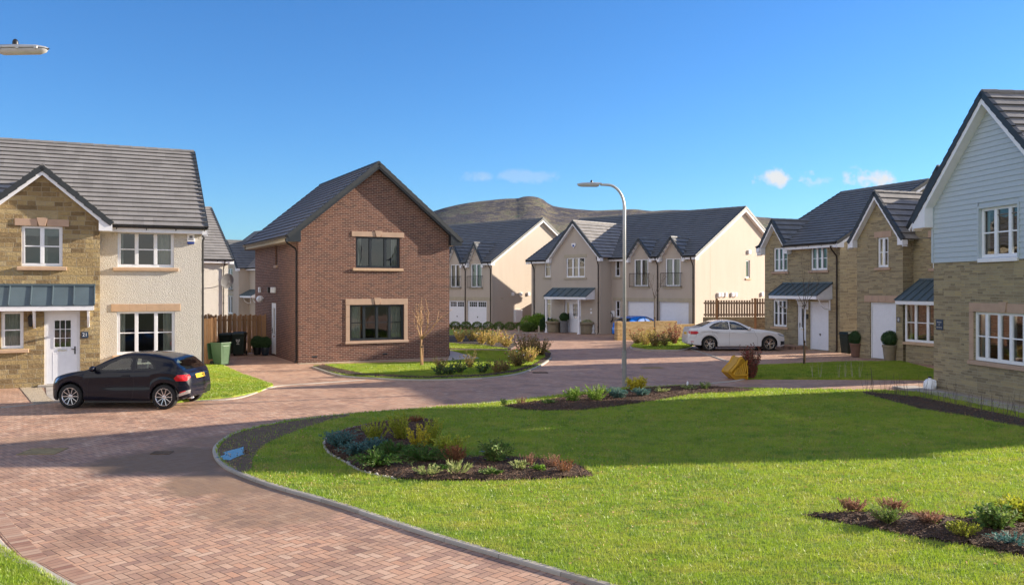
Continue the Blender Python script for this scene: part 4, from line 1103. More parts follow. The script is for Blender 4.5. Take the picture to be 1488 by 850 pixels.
def sapling(name, at, label, h, trunk_h, mat, branches, stake=True, r=.025, z=.06, seed=3, up=.9, blen=.8, lvl=2, group=None, stakeh=.75, stout=0):
    root = empty(name, (at[0], at[1], z), 0, label, 'tree', group); rg = random.Random(seed)
    tr = MB(); p = [Vector((.02*math.sin(i*1.3)*i/6*1.0, 0, trunk_h*i/6)) for i in range(7)]
    tr.tube(p, [r*(1.25-.5*i/6) for i in range(7)], 8); tr.build('trunk', M[mat], root, smooth=True)
    br = MB()
    def grow(b, d, L, rad, lv):
        pts = [b]; k = 5; dd = d.copy()
        for i in range(k):
            dd = (dd+Vector((rg.uniform(-.25,.25), rg.uniform(-.25,.25), rg.uniform(-.05,.22)))).normalized(); pts.append(pts[-1]+dd*L/k)
        br.tube(pts, [rad*(1-(.75 if stout < 1 else .5)*i/k) for i in range(k+1)], 5)
        if lv > 0:
            for i in range(2, k+1):
                if rg.random() < .75:
                    s = Vector((rg.uniform(-1,1), rg.uniform(-1,1), rg.uniform(.0,.7))).normalized(); grow(pts[i], (dd+s*.9).normalized(), L*rg.uniform(.35,.6), rad*.45, lv-1)
    for b in branches:
        dx, dy, f = b; grow(Vector((p[-1].x*f, 0, trunk_h*f)), Vector((dx, dy, up)).normalized(), blen*rg.uniform(.8,1.1)*(h-trunk_h), r*.55*max(1, stout), lvl)
    br.build('crown', M[mat], root, smooth=True)
    if stake:
        s = MB(); s.tube([(.06, .03, 0), (.055, .03, stakeh*trunk_h)], .024, 8); s.build('stake', M['fence'], root)
        t = MB(); t.lathe([(.045, -.025), (.052, -.02), (.052, .02), (.045, .025)], (.028, .012, stakeh*trunk_h-.06), 10); t.build('tree_tie', M['black'], root)
    return root

def lawn_blades(name, poly, holes, dens, z, h=.035, wmul=1., seed=5, maxn=400000, edge=.0):
    rg = np.random.default_rng(seed); xs = [p[0] for p in poly]; ys = [p[1] for p in poly]
    x0, x1, y0, y1 = min(xs), max(xs), max(min(ys), 7.6), max(ys)
    # importance: near turf denser
    A = (x1-x0)*(y1-y0); n = int(min(maxn*3, A*dens))
    X = rg.uniform(x0, x1, n); Y = rg.uniform(y0, y1, n)
    pr = np.clip((9.5/Y)**1.5, 0, 1); keep = (rg.random(n) < pr) & (np.abs(X) < Y*.66+1)
    X, Y = X[keep], Y[keep]; k = inside_np(X, Y, poly)
    for hp in holes: k &= ~inside_np(X, Y, hp)
    X, Y = X[k], Y[k]; n = len(X)
    clump = .75+.5*np.sin(X*3.1+np.sin(Y*2.3)*2)*np.cos(Y*2.7+X)
    sc = np.maximum(1., Y/11.); H = h*(.55+.9*rg.random(n))*(1+.22*clump)*np.minimum(sc, 1.5)**.5; W_ = .0042*wmul*sc*(.7+.6*rg.random(n))
    t = rg.random(n)*2*np.pi; lean = rg.uniform(.1, .95, n); a = rg.random(n)*2*np.pi
    V = np.empty((n, 3, 3)); cx, sx = np.cos(t)*W_, np.sin(t)*W_
    V[:, 0] = np.stack([X-cx, Y-sx, np.full(n, z-.003)], 1); V[:, 1] = np.stack([X+cx, Y+sx, np.full(n, z-.003)], 1)
    V[:, 2] = np.stack([X+np.cos(a)*H*lean, Y+np.sin(a)*H*lean, z+H*np.sqrt(1-(lean*.8)**2)], 1)
    me = bpy.data.meshes.new(name); me.vertices.add(3*n); me.vertices.foreach_set('co', V.reshape(-1)); me.loops.add(3*n); me.polygons.add(n)
    me.loops.foreach_set('vertex_index', np.arange(3*n, dtype=np.int32)); me.polygons.foreach_set('loop_start', (np.arange(n)*3).astype(np.int32)); me.update(calc_edges=True)
    o = bpy.data.objects.new(name, me); COL.objects.link(o); me.materials.append(M['blade'])
    print('BLADES', name, n)
    return o

def bed(name, poly, mat, z, mound=.06, cell=.09, seed=1, rough=.02):
    """cultivated bed: gridded, mounded towards the middle"""
    poly = list(poly); xs = [p[0] for p in poly]; ys = [p[1] for p in poly]; x0, x1, y0, y1 = min(xs), max(xs), min(ys), max(ys)
    nx, ny = max(2, int((x1-x0)/cell)), max(2, int((y1-y0)/cell)); gx = np.linspace(x0, x1, nx+1); gy = np.linspace(y0, y1, ny+1)
    X, Y = np.meshgrid(gx, gy, indexing='ij'); ins = inside_np(X, Y, poly); d = edge_dist_np(X, Y, poly); d = np.where(ins, d, 0)
    rg = np.random.default_rng(seed); Hh = np.minimum(d/.35, 1)*mound+rg.uniform(-rough, rough, X.shape)*np.minimum(d/.08, 1)
    m = MB(); idx = {}
    def vid(i, j):
        if (i, j) not in idx: idx[(i, j)] = len(m.v); m.v.append((float(X[i, j]), float(Y[i, j]), z+float(Hh[i, j])))
        return idx[(i, j)]
    cx = (X[:-1, :-1]+X[1:, 1:])/2; cy = (Y[:-1, :-1]+Y[1:, 1:])/2
    for i in range(nx):
        for j in range(ny):
            if ins[i, j] and ins[i+1, j] and ins[i, j+1] and ins[i+1, j+1]: m.f.append((vid(i, j), vid(i+1, j), vid(i+1, j+1), vid(i, j+1)))
    o = sheet(name, poly, z-.001, M[mat]); mo = MB(); 
    me = o.data; b = len(me.vertices); V = [v.co[:] for v in me.vertices]+m.v; Fc = [tuple(p.vertices) for p in me.polygons]+[tuple(i+b for i in f) for f in m.f]
    o2 = bpy.data.meshes.new(name); o2.from_pydata(V, [], Fc); o2.materials.append(M[mat]); o.data = o2
    return o
def scatter_chips(name, polys, z, dens, mat, size=.03, seed=4, mound=.05):
    rg = np.random.default_rng(seed); P = []
    for poly in polys:
        xs = [p[0] for p in poly]; ys = [p[1] for p in poly]; A = (max(xs)-min(xs))*(max(ys)-min(ys)); n = int(A*dens)
        X = rg.uniform(min(xs), max(xs), n); Y = rg.uniform(min(ys), max(ys), n); k = inside_np(X, Y, poly); X, Y = X[k], Y[k]
        d = edge_dist_np(X, Y, poly); P.append(np.stack([X, Y, z+np.minimum(d/.35, 1)*mound+.004+rg.random(len(X))*.012], 1))
    P = np.concatenate(P); n = len(P); D = rg.normal(size=(n, 3)); D[:, 2] *= .28; D /= np.linalg.norm(D, axis=1, keepdims=True)
    return leafmesh(name, P, D, size*.55*(.5+rg.random(n)), size*(.5+1.1*rg.random(n)), M[mat], seed=seed, fold=.2)
# ------------------------------------------------------------------ camera, light, sky
cam = bpy.data.cameras.new('camera'); co = bpy.data.objects.new('camera', cam); COL.objects.link(co); SC.camera = co
co.location = (0, 0, 3.1); co.rotation_euler = (R(90), 0, 0); cam.lens = 30.0; cam.sensor_width = 36; cam.shift_y = -7/1488; cam.clip_end = 20000; cam.clip_start = .1
SUN_EL, SUN_AZ = 17.0, math.atan2(.95, .313)
sv = Vector((math.sin(SUN_AZ)*math.cos(R(SUN_EL)), math.cos(SUN_AZ)*math.cos(R(SUN_EL)), math.sin(R(SUN_EL))))
sl_ = bpy.data.lights.new('sun', 'SUN'); sl_.energy = 5.0; sl_.angle = R(.53); sl_.color = (1.0, .87, .70)
so_ = bpy.data.objects.new('sun', sl_); COL.objects.link(so_); so_.rotation_euler = sv.to_track_quat('Z', 'Y').to_euler(); so_.location = sv*200
W_ = bpy.data.worlds.new('World'); SC.world = W_; W_.use_nodes = True; nt = W_.node_tree; nt.nodes.clear()
def wn(t, **k):
    n_ = nt.nodes.new(t)
    for a, b in k.items(): setattr(n_, a, b)
    return n_
wo = wn('ShaderNodeOutputWorld'); bg = wn('ShaderNodeBackground'); bg.inputs[1].default_value = .072; nt.links.new(bg.outputs[0], wo.inputs[0])
sky = wn('ShaderNodeTexSky', sky_type='NISHITA', sun_disc=False, sun_elevation=R(SUN_EL), sun_rotation=SUN_AZ, altitude=60, air_density=1.0, dust_density=.2, ozone_density=3.0)
gm = wn('ShaderNodeMix', data_type='RGBA', blend_type='MULTIPLY'); gm.inputs[0].default_value = 1.; hs = wn('ShaderNodeHueSaturation'); hs.inputs['Saturation'].default_value = 1.12; nt.links.new(sky.outputs[0], hs.inputs['Color']); nt.links.new(hs.outputs[0], gm.inputs[6]); gm.inputs[7].default_value = (.52, .82, 1.14, 1)
# a few small fair-weather clouds, fixed by direction, and unseen broken cloud added behind the viewer to lift shadow fill
tc = wn('ShaderNodeTexCoord'); cur = gm.outputs[2]
def wmath(op, a, b):
    m = wn('ShaderNodeMath', operation=op)
    for i, v in enumerate((a, b)):
        if isinstance(v, (int, float)): m.inputs[i].default_value = v
        else: nt.links.new(v, m.inputs[i])
    return m.outputs[0]
nz = wn('ShaderNodeTexNoise'); nz.inputs['Scale'].default_value = 42; nz.inputs['Detail'].default_value = 6; nz.inputs['Roughness'].default_value = .6; nt.links.new(tc.outputs['Generated'], nz.inputs['Vector'])
for (az, el, ra, re_, amt) in [(.3145, .1275, .024, .0105, 1.), (.368, .125, .010, .0065, .5), (.4200, .1270, .022, .010, 1.), (.012, .131, .040, .006, .22), (-.035, .131, .018, .006, .2)]:
    n3 = math.sqrt(az*az+1+el*el); d = (az/n3, 1/n3, el/n3)
    sb = wn('ShaderNodeVectorMath', operation='SUBTRACT'); nt.links.new(tc.outputs['Generated'], sb.inputs[0]); sb.inputs[1].default_value = d
    sc_ = wn('ShaderNodeVectorMath', operation='MULTIPLY'); nt.links.new(sb.outputs[0], sc_.inputs[0]); sc_.inputs[1].default_value = (1/ra, 1/ra, 1/re_)
    ln = wn('ShaderNodeVectorMath', operation='LENGTH'); nt.links.new(sc_.outputs[0], ln.inputs[0])
    e = wmath('ADD', ln.outputs['Value'], wmath('MULTIPLY', wmath('SUBTRACT', nz.outputs['Fac'], .5), 4.2))
    mr = wn('ShaderNodeMapRange', interpolation_type='SMOOTHSTEP'); nt.links.new(e, mr.inputs['Value']); mr.inputs['From Min'].default_value = 1.25; mr.inputs['From Max'].default_value = .2; mr.inputs['To Min'].default_value = 0; mr.inputs['To Max'].default_value = amt
    mx = wn('ShaderNodeMix', data_type='RGBA'); nt.links.new(mr.outputs[0], mx.inputs[0]); nt.links.new(cur, mx.inputs[6]); mx.inputs[7].default_value = (4.6, 4.7, 4.8, 1); cur = mx.outputs[2]
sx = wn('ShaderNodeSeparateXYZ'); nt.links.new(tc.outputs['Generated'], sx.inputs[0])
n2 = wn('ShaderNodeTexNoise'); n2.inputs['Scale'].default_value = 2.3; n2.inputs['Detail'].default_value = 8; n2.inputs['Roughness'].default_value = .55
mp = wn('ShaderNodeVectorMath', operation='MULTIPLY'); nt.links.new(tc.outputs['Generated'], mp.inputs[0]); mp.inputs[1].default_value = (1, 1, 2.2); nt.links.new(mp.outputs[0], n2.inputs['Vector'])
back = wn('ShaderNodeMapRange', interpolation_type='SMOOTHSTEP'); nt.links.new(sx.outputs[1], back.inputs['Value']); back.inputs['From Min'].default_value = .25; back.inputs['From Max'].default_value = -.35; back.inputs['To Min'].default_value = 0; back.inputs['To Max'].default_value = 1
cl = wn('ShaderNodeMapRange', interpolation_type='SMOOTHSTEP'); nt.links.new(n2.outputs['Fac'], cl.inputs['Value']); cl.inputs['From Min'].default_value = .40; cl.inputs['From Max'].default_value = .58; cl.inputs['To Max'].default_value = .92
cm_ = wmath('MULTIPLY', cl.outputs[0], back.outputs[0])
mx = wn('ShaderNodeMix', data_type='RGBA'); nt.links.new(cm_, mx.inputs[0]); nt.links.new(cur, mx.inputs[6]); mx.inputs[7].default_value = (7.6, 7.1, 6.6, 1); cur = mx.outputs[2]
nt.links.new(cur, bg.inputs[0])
SC.view_settings.view_transform = 'Standard'; SC.view_settings.look = 'None'; SC.view_settings.gamma = 1; SC.view_settings.exposure = 1.32

# ------------------------------------------------------------------ ground and surfaces
g = MB(); g.add([(-9000,-400,-.06),(9000,-400,-.06),(9000,9000,-.06),(-9000,9000,-.06)], [(0,1,2,3)]); tag(g.build('ground', M['earth']), kind='structure')
tag(sheet('road', [(-60,-4),(45,-4),(45,70),(-60,70)], 0, M['paving']), kind='structure')
main_edge = [(0.90, 8.90), (0.12, 9.61), (-0.88, 10.53), (-1.68, 11.34), (-2.37, 12.05), (-3.00, 12.64), (-3.68, 13.26), (-4.40, 14.03), (-4.94, 14.73), (-5.38, 15.56), (-5.70, 16.43), (-5.84, 17.32), (-5.83, 18.13), (-5.56, 18.94), (-5.02, 19.81), (-4.07, 20.67), (-2.51, 21.60), (-0.80, 22.61), (1.09, 24.18), (2.37, 25.29), (3.38, 26.06), (4.62, 26.51), (5.55, 26.88)]
main_edge = [(4.6, 5.5), (3.2, 6.8), (1.9, 8.0)]+main_edge
MAIN = [(x, y) for x, y in catmull(main_edge, 5)]+[(6.66, 26.15), (8.45, 25.80), (10.46, 25.63), (11.21, 25.46)]+[(12.35,24.9),(12.75,23.0),(13.1,20.0),(13.6,15),(13.9,5.5)]
BRICK_L = [(-7.79, 33.43), (-7.24, 34.02), (-6.20, 34.32), (-4.60, 34.79), (-2.96, 35.27), (-1.39, 36.78), (-3.05, 41.56), (-1.47, 41.56), (-0.13, 41.33), (0.74, 43.68), (1.65, 42.71), (1.81, 40.04), (1.67, 37.69), (1.30, 34.95), (0.82, 32.71), (0.15, 30.63), (-1.04, 29.23), (-2.87, 28.69), (-4.56, 29.12), (-6.03, 30.03)]
SUN_L = [(-3.98, 47.46), (-1.60, 45.22), (-0.21, 42.57), (-3.61, 43.05)]
ROSE_L = [(-4.16, 54.91), (-2.46, 56.53), (-0.38, 51.95), (0.30, 46.88), (-0.07, 42.71), (-1.61, 45.44), (-4.00, 47.69)]
SIDE_L = [(-12.35, 34.02), (-11.29, 33.43), (-9.57, 30.27), (-7.55, 26.98), (-7.51, 25.29), (-7.88, 24.18), (-8.51, 23.51), (-9.24, 22.75), (-11.00, 27.07), (-10.70, 29.34)]
CORNER_L = [(-11.,8.3), (-11.5,15.4)]+[(-6.09, 10.14), (-5.34, 9.47), (-4.66, 8.86)]+[(-4.0,8.3),(-2.8,7.0),(-2.8,4)]
R_YARD = [(7.92, 28.90), (8.60, 31.00), (9.14, 32.30), (9.76, 33.72), (11.79, 34.48), (13.85, 35.27), (16.17, 35.49), (15.77, 31.95), (15.52, 30.03), (14.77, 28.58)]
C_PATCH = [(6.24, 44.70), (7.01, 48.05), (8.27, 49.28), (10.87, 52.66), (10.13, 46.88), (9.19, 44.18), (8.30, 42.71), (6.79, 42.95)]
D_GREEN = [(-7.38, 63.54), (-2.20, 62.00), (-1.07, 60.54), (-1.28, 56.53), (-6.38, 54.91)]
WALL_G = [(6.16, 49.60), (7.12, 49.60), (6.90, 48.05), (6.24, 48.05)]
lawns = [('main', MAIN), ('b', BRICK_L), ('s', SUN_L), ('side', SIDE_L), ('c', CORNER_L), ('r', R_YARD), ('cp', C_PATCH), ('dg', D_GREEN)]
for nm, p in lawns: tag(sheet('lawn', p, .045, M['grass'], .07), kind='structure')
MUD = [(-5.56, 16.15), (-5.39, 15.69), (-4.96, 14.84), (-4.47, 14.13), (-4.41, 14.45), (-4.66, 15.38), (-4.80, 16.71), (-4.62, 18.13), (-4.25, 19.51), (-3.87, 20.34), (-4.04, 20.56), (-4.60, 20.07), (-5.31, 19.12), (-5.75, 18.09), (-5.78, 17.32)]
MUD = [tuple(p) for p in catmull(MUD, 4, True)]
tag(sheet('worn_earth', MUD, .049, M['mud']), kind='structure')
BED1 = [(-3.69, 16.71), (-3.75, 17.63), (-3.60, 18.30), (-3.16, 19.22), (-2.45, 19.76), (-1.85, 19.81), (-1.72, 19.03), (-1.85, 17.80), (-1.97, 16.93), (-1.56, 16.22), (-0.79, 15.38), (-0.05, 15.38), (0.68, 15.13), (1.19, 14.62), (1.34, 13.83), (0.84, 13.63), (-0.48, 13.46), (-1.35, 13.49), (-1.86, 13.63), (-2.44, 14.13), (-2.94, 14.96), (-3.38, 15.75)]
BED2 = [(-0.25, 22.09), (0.29, 22.48), (1.05, 23.30), (2.28, 24.33), (3.18, 25.29), (4.09, 25.89), (5.47, 26.51), (6.58, 25.97), (7.31, 25.46), (6.66, 24.96), (5.27, 24.56), (4.06, 23.30), (3.39, 22.61), (2.57, 21.84), (1.82, 21.30), (0.78, 21.12), (0.19, 21.36)]
BED3 = [(3.91, 11.51), (4.26, 11.58), (4.75, 11.65), (5.46, 11.54), (5.98, 11.31), (6.31, 11.24), (6.70, 11.17), (7.65, 11.08), (6.29, 9.11), (5.81, 9.68), (5.47, 10.04), (4.99, 10.39), (4.46, 10.92), (4.09, 11.24)]
BED4 = [(10.29, 25.21), (10.67, 24.64), (11.40, 23.73), (11.64, 22.35), (11.95, 19.92), (12.40, 17.96), (11.20, 16.22), (11.20, 18.66), (11.00, 19.32), (10.85, 20.28), (10.29, 21.42), (10.20, 23.16), (10.16, 24.33)]
BED5 = [(-7.72, 33.14), (-7.48, 33.87), (-6.62, 32.30), (-5.22, 30.27), (-2.93, 29.34), (-1.07, 30.03), (0.03, 31.51), (0.85, 34.02), (1.46, 37.69), (1.52, 40.89), (1.84, 40.04), (1.67, 37.69), (1.30, 34.95), (0.82, 32.85), (0.15, 30.75), (-1.04, 29.34), (-2.88, 28.79), (-4.57, 29.23), (-6.05, 30.15)]
BEDS = [BED1, BED2, BED3, BED4]
tag(bed('flower_bed', BED1, 'mulch', .049, .07, seed=1), kind='structure'); tag(bed('flower_bed', BED2, 'mulch', .049, .06, seed=2), kind='structure')
tag(bed('flower_bed', BED3, 'mulch', .049, .07, seed=3), kind='structure'); tag(bed('flower_bed', BED4, 'soil', .049, .04, seed=4), kind='structure')
tag(bed('flower_bed', BED5, 'soil', .049, .02, .15, seed=5), kind='structure')
tag(sheet('flower_bed', ROSE_L, .040, M['soil'], .06), kind='structure')
tag(scatter_chips('bark_mulch', [BED1, BED2, BED3], .064, 900, 'chips'), 'brown bark chips covering the planted beds in the lawn', 'bark mulch', kind='stuff')
tag(scatter_chips('soil_crumbs', [BED4, BED5], .064, 420, 'chips', .028, 9, .03), 'dark soil crumbs in the narrow beds', 'soil', kind='stuff')
# edging string of stones round bed 1
ed = MB(); rg_ = random.Random(3); pth = catmull([(-1.84, 19.71), (-2.45, 19.71), (-3.15, 19.12), (-3.58, 18.22), (-3.74, 17.55), (-3.68, 16.71), (-3.38, 15.75), (-2.94, 14.96), (-2.44, 14.13), (-1.86, 13.63)], 26)
ed.tube([(x+rg_.uniform(-.012,.012), y+rg_.uniform(-.012,.012), .045+rg_.uniform(-.01,.022)) for x, y in pth], [rg_.uniform(.010,.034) for _ in pth], 6)
tag(ed.build('stone_edging', M['slab']), 'broken pale edging strip curving round the left end of the front flower bed', 'edging')
# puddle
pd = [((-5.11, 15.69)[0]+.21*math.cos(t)*(1+.20*math.sin(5*t+1)+.12*math.sin(9*t)), (-5.11, 15.69)[1]+.55*math.sin(t)*(1+.20*math.sin(4*t)+.12*math.cos(7*t))) for t in [2*math.pi*k/60 for k in range(60)]]
tag(sheet('puddle', pd, .053, M['puddle']), 'small puddle reflecting blue sky in the muddy lawn corner', 'puddle')
# grass
tag(lawn_blades('grass_blades', MAIN, BEDS+[MUD], 5000, .045, .034), 'short mown grass blades of the large front lawn', 'grass', kind='stuff')
tag(lawn_blades('grass_blades', CORNER_L, [], 5200, .045, .034, seed=8), 'short mown grass at the bottom left corner of the street', 'grass', kind='stuff')
for i, (p, hl, dn) in enumerate([(BRICK_L, [BED5], 14000), (SUN_L, [], 14000), (SIDE_L, [], 11000), (R_YARD, [], 12000), (C_PATCH, [], 12000)]):
    tag(lawn_blades('grass_blades', p, hl, dn, .045, .03, 1.1, seed=20+i), ['mown grass in front of the brick house', 'sunlit grass strip behind the brick house', 'grass bank beside the black car', 'shaded grass yard before the garages', 'grass patch under the roses'][i], 'grass', kind='stuff')
_rl = np.random.default_rng(77); _X = _rl.uniform(-6, 15, 9000); _Y = _rl.uniform(8, 25, 9000); _k = inside_np(_X, _Y, MAIN) & (np.sin(_X*1.3)+np.cos(_Y*.9+_X*.4) > -.4*_rl.random(9000))
_X, _Y = _X[_k], _Y[_k]; _D = _rl.normal(size=(len(_X), 3)); _D[:, 2] *= .25; _D /= np.linalg.norm(_D, axis=1, keepdims=True)
tag(leafmesh('leaf_litter', np.stack([_X, _Y, np.full(len(_X), .072)], 1), _D, .014+.012*_rl.random(len(_X)), .025+.03*_rl.random(len(_X)), M['litter'], seed=5), 'tiny dry tan leaf bits strewn over the front lawn', 'leaf litter', kind='stuff')
# thin grass over the mud edge
tag(lawn_blades('grass_blades', MUD, [pd], 300, .049, .03, seed=31), 'sparse grass growing through the worn mud', 'grass', kind='stuff')
# kerbs
def kerb(nm, path, w=.10, z=.047, h=.12, sm=True, mat='kerb'):
    return tag(ribbon(nm, catmull(path, 5) if sm else path, w, z, h, M[mat]), kind='structure')
kerb('kerb', main_edge)
kerb('kerb', [(-7.72, 33.14), (-6.01, 29.91), (-4.52, 28.90), (-2.85, 28.47), (-1.03, 29.01), (0.15, 30.39), (0.81, 32.44), (1.28, 34.63), (1.69, 37.32)])
kerb('kerb', [(-13.22, 22.03), (-12.71, 22.61), (-12.18, 23.09), (-10.13, 23.09), (-8.52, 23.37), (-7.67, 24.02), (-7.45, 26.69), (-6.33, 27.65), (-4.95, 28.69)], .11, .02, .08)
kerb('kerb', [(8.99, 43.19), (9.05, 36.44), (8.85, 33.14), (8.48, 30.75), (8.12, 29.34), (7.46, 28.37), (6.60, 27.65), (5.55, 26.88)], .11, .03, .08)
kerb('kerb', [(-10.2,15.0)]+[(-6.09, 10.14), (-5.34, 9.47), (-4.66, 8.86)]+[(-4.0,8.3),(-2.8,7.0)], .13)
kerb('kerb', [(-3.05, 42.43), (-1.50, 42.24), (0.03, 41.78), (0.92, 43.68)], .10, .07, .1)
kerb('kerb', [(-8.03, 54.14), (-4.54, 54.14), (-1.96, 55.31), (-0.91, 56.53), (0.47, 57.80), (2.16, 58.24)], .10, .05, .08)
kerb('kerb', [(6.16, 44.18), (6.17, 42.24), (8.12, 41.78), (9.48, 44.18)], .10, .06, .08)
kerb('edge_course', [(-9.9,15.1)]+[(x+.16, y+.16) for x, y in [(-6.09, 10.14), (-5.34, 9.47), (-4.66, 8.86)]]+[(-3.85,8.5),(-2.5,7.1)], .24, .006, .02, True, 'soldier')
_me2 = [(2.75,5.5)]+[(x-.10, y-.14) for x, y in [(0.90, 8.90), (0.12, 9.61), (-0.88, 10.53), (-1.68, 11.34), (-2.37, 12.05), (-3.00, 12.64), (-3.68, 13.26)]]
# paths and slabs
Rz = lambda o, ang, x, y: (o[0]+math.cos(ang)*x-math.sin(ang)*y, o[1]+math.sin(ang)*x+math.cos(ang)*y)
A1 = math.atan2(-.992, .123); O1 = (12.85, 26)
tag(sheet('path', [Rz(O1,A1,x,y) for x, y in ((-.5,-1.05),(14,-1.05),(14,-.3),(-.5,-.3))], .068, M['slab'], .07), kind='structure')
tag(sheet('gravel_strip', [Rz(O1,A1,x,y) for x, y in ((-.3,-.3),(14,-.3),(14,.02),(-.3,.02))], .062, M['gravel'], .06), kind='structure')
AB = R(28); OB = (-8.73, 34.9)
tag(sheet('gravel_strip', [Rz(OB,AB,x,y) for x, y in ((-.05,-.38),(6.9,-.38),(6.9,.02),(-.05,.02))], .012, M['gravel'], .03), kind='structure')
tag(sheet('path', [(-3.04, 41.42), (-1.40, 36.86), (-2.96, 35.27), (-2.69, 36.26)], .066, M['slab'], .07), kind='structure')
tag(sheet('gravel_strip', [(-15.36, 26.60), (-14.67, 26.60), (-13.35, 24.48), (-12.51, 23.30), (-12.77, 22.75)], .012, M['gravel'], .03), kind='structure')
tag(sheet('path', [(-14.80, 27.07), (-13.57, 27.86), (-11.56, 23.73), (-12.21, 23.23), (-12.51, 23.30), (-13.35, 24.48)], .014, M['slab'], .03), kind='structure')
tag(sheet('path', [(5.64, 26.88), (6.57, 27.54), (7.84, 28.58), (14.66, 28.37), (12.90, 25.97), (11.24, 25.52), (8.47, 25.87), (6.68, 26.22)], .006, M['paving_path']), kind='structure')
def cover(nm, c, w, d, ang, label, mat='cover', bars=0):
    m = MB(); m.box((-w/2, -d/2, .001), (w/2, d/2, .007))
    for q in ((-w/2-.03,-d/2-.03,w/2+.03,-d/2),(-w/2-.03,d/2,w/2+.03,d/2+.03),(-w/2-.03,-d/2,-w/2,d/2),(w/2,-d/2,w/2+.03,d/2)): m.box((q[0],q[1],.001),(q[2],q[3],.012))
    for k in range(bars): x = -w/2+w*(k+.5)/bars; m.box((x-.014,-d/2+.02,.0072),(x+.014,d/2-.02,.016))
    o = m.build(nm, M[mat]); o.location = (c[0], c[1], 0); o.rotation_euler = (0, 0, ang); tag(o, label, 'drain cover'); return o
cover('drain_cover', (-8.88, 16.15), .62, .55, R(4), 'square sandy drain cover in the block road at far left')
cover('drain_grate', (5.40, 33.00), .75, .42, R(8), 'slotted drain grate in the road behind the lamp post', 'cover', 8)
cover('drain_cover', (-6.57, 16.02), .3, .2, R(4), 'tiny dark stopcock cover in the shaded road', 'mud')
cover('drain_cover', (1.03, 31.13), .5, .35, R(0), 'dark flat drain cover at the tip of the rose bed kerb', 'mud')

# ------------------------------------------------------------------ hills
prof = [(-900,395),(-200,380),(200,360),(420,345),(560,326),(600,316),(636,304),(660,298),(700,291),(735,288),(752,287),(762,284.5),(775,284.5),(788,288),(803,298),(830,302),(870,305),(915,303),(950,305),(985,304),(1040,306),(1080,308),(1100,314),(1130,317),(1160,322),(1250,333),(1500,350),(2000,370),(2600,395)]
D0 = 3300.; hp = catmull(prof, 8); pxs = np.array([p[0] for p in hp]); pys = np.array([p[1] for p in hp])
gx_ = np.linspace(-700, 2300, 420); rz_ = np.interp(gx_, pxs, pys); NR = 46
hv = np.zeros((len(gx_), NR, 3)); rg_n = np.random.default_rng(2)
def vn(x, y, s, seed):   # cheap smooth noise
    r = np.random.default_rng(seed).normal(size=(8, 3)); o = 0
    for a, b, c in r: o = o+np.sin((a*x+b*y)/s*2.2+c*6)
    return o/8
for j in range(NR):
    t = j/(NR-1)*1.25; D = 1500+(D0-1500)*t if t <= 1 else D0+(t-1)*3200
    zr_ = (418-rz_)/1240*D0; X = (gx_-744)/1240*D; sh = (t**1.6 if t <= 1 else 1-(t-1)*1.6)
    rough = np.sin(min(t, 1)*math.pi)*(42*vn(X, D, 420, 1)+20*vn(X, D, 150, 2)+9*vn(X, D, 60, 4))*(zr_/300)
    spur = np.sin(min(t,1)*math.pi)**1.0*30*np.abs(vn(X*1.0, D*.25, 260, 7))*(zr_/300)
    hv[:, j, 0] = X; hv[:, j, 1] = D; hv[:, j, 2] = np.maximum(-2, zr_*sh+rough-spur+(2.2*vn(X, D, 30, 9) if t > .8 else 0))
hb = MB(); hb.v = [tuple(map(float, p)) for p in hv.reshape(-1, 3)]
hb.f = [(i*NR+j, (i+1)*NR+j, (i+1)*NR+j+1, i*NR+j+1) for i in range(len(gx_)-1) for j in range(NR-1)]
tag(hb.build('hills', M['hill'], smooth=True), kind='structure')

hz = MB(); hz.box((-9200,-600,-1.1),(9200,9200,760)); hm = NT('haze air')
hv_ = hm.n('VolumePrincipled', {'Color': (.55, .74, 1., 1), 'Density': .000008, 'Anisotropy': .0}); hm.t.links.new(hv_.outputs[0], hm.out.inputs[1])
tag(hz.build('haze', hm.m), kind='stuff', label='thin blue air haze over the far hills', cat='haze')
# ------------------------------------------------------------------ houses
def house(name, o, ang, label): return empty(name, (o[0], o[1], 0), ang, label, 'house')
# left house: stone gable with canopy, harled part to its right
Lh = house('detached_house', (-10.77, 29.6), R(25.5), 'house at left with golden stone gable and cream roughcast side behind the black car')
ZE = 5.38
opsR = [(-2.64,-.89,3.79,4.98), (-2.66,-.86,.86,2.30)]
Pf = Plane(-3.17-5.8, 0, 1, 0); sh_ = 3.17+5.8
Pf, Pr, Pb, Pl = house_box(Lh, -9.0, 0, 0, 9.0, ZE, 'white_harl', front=[(a+9, b+9, c, d) for a, b, c, d in opsR], zr=8.42, axis='x')
for k, o in enumerate([(a+9, b+9, c, d) for a, b, c, d in opsR]):
    window(Lh, Pf, o, cols=(1,1.15,1), bars=(.5,), sill='sill', lintel=('sill' if k else None), keystone=False, lintel_h=.25, curtain=((.02,.14),(.80,.97)) if k else ((.0,.10),(.72,.96)), sill_over=.14)
roof(Lh, Fx, -9.0, 0, 0, 9.0, ZE, 8.44, ov=.32, vo=.16, mat='tile', gutmat='black')
Ps = Plane(-6.40, -.95, 1, 0)
so = [(1.04,2.17,3.77,5.02), (1.66,2.66,.06,2.36), (.50,1.10,1.22,2.36)]
wall(Lh, Ps, [(0,-.15),(3.23,-.15),(3.23,5.47),(1.62,6.80),(0,5.47)], so, M['stone_gold'])
wall(Lh, Plane(-3.17,-.95,0,1), [(0,-.15),(.96,-.15),(.96,5.5),(0,5.47)], [], M['stone_gold']); wall(Lh, Plane(-6.40,.0,0,-1), [(0,-.15),(.95,-.15),(.95,5.47),(0,5.5)], [], M['stone_gold'])
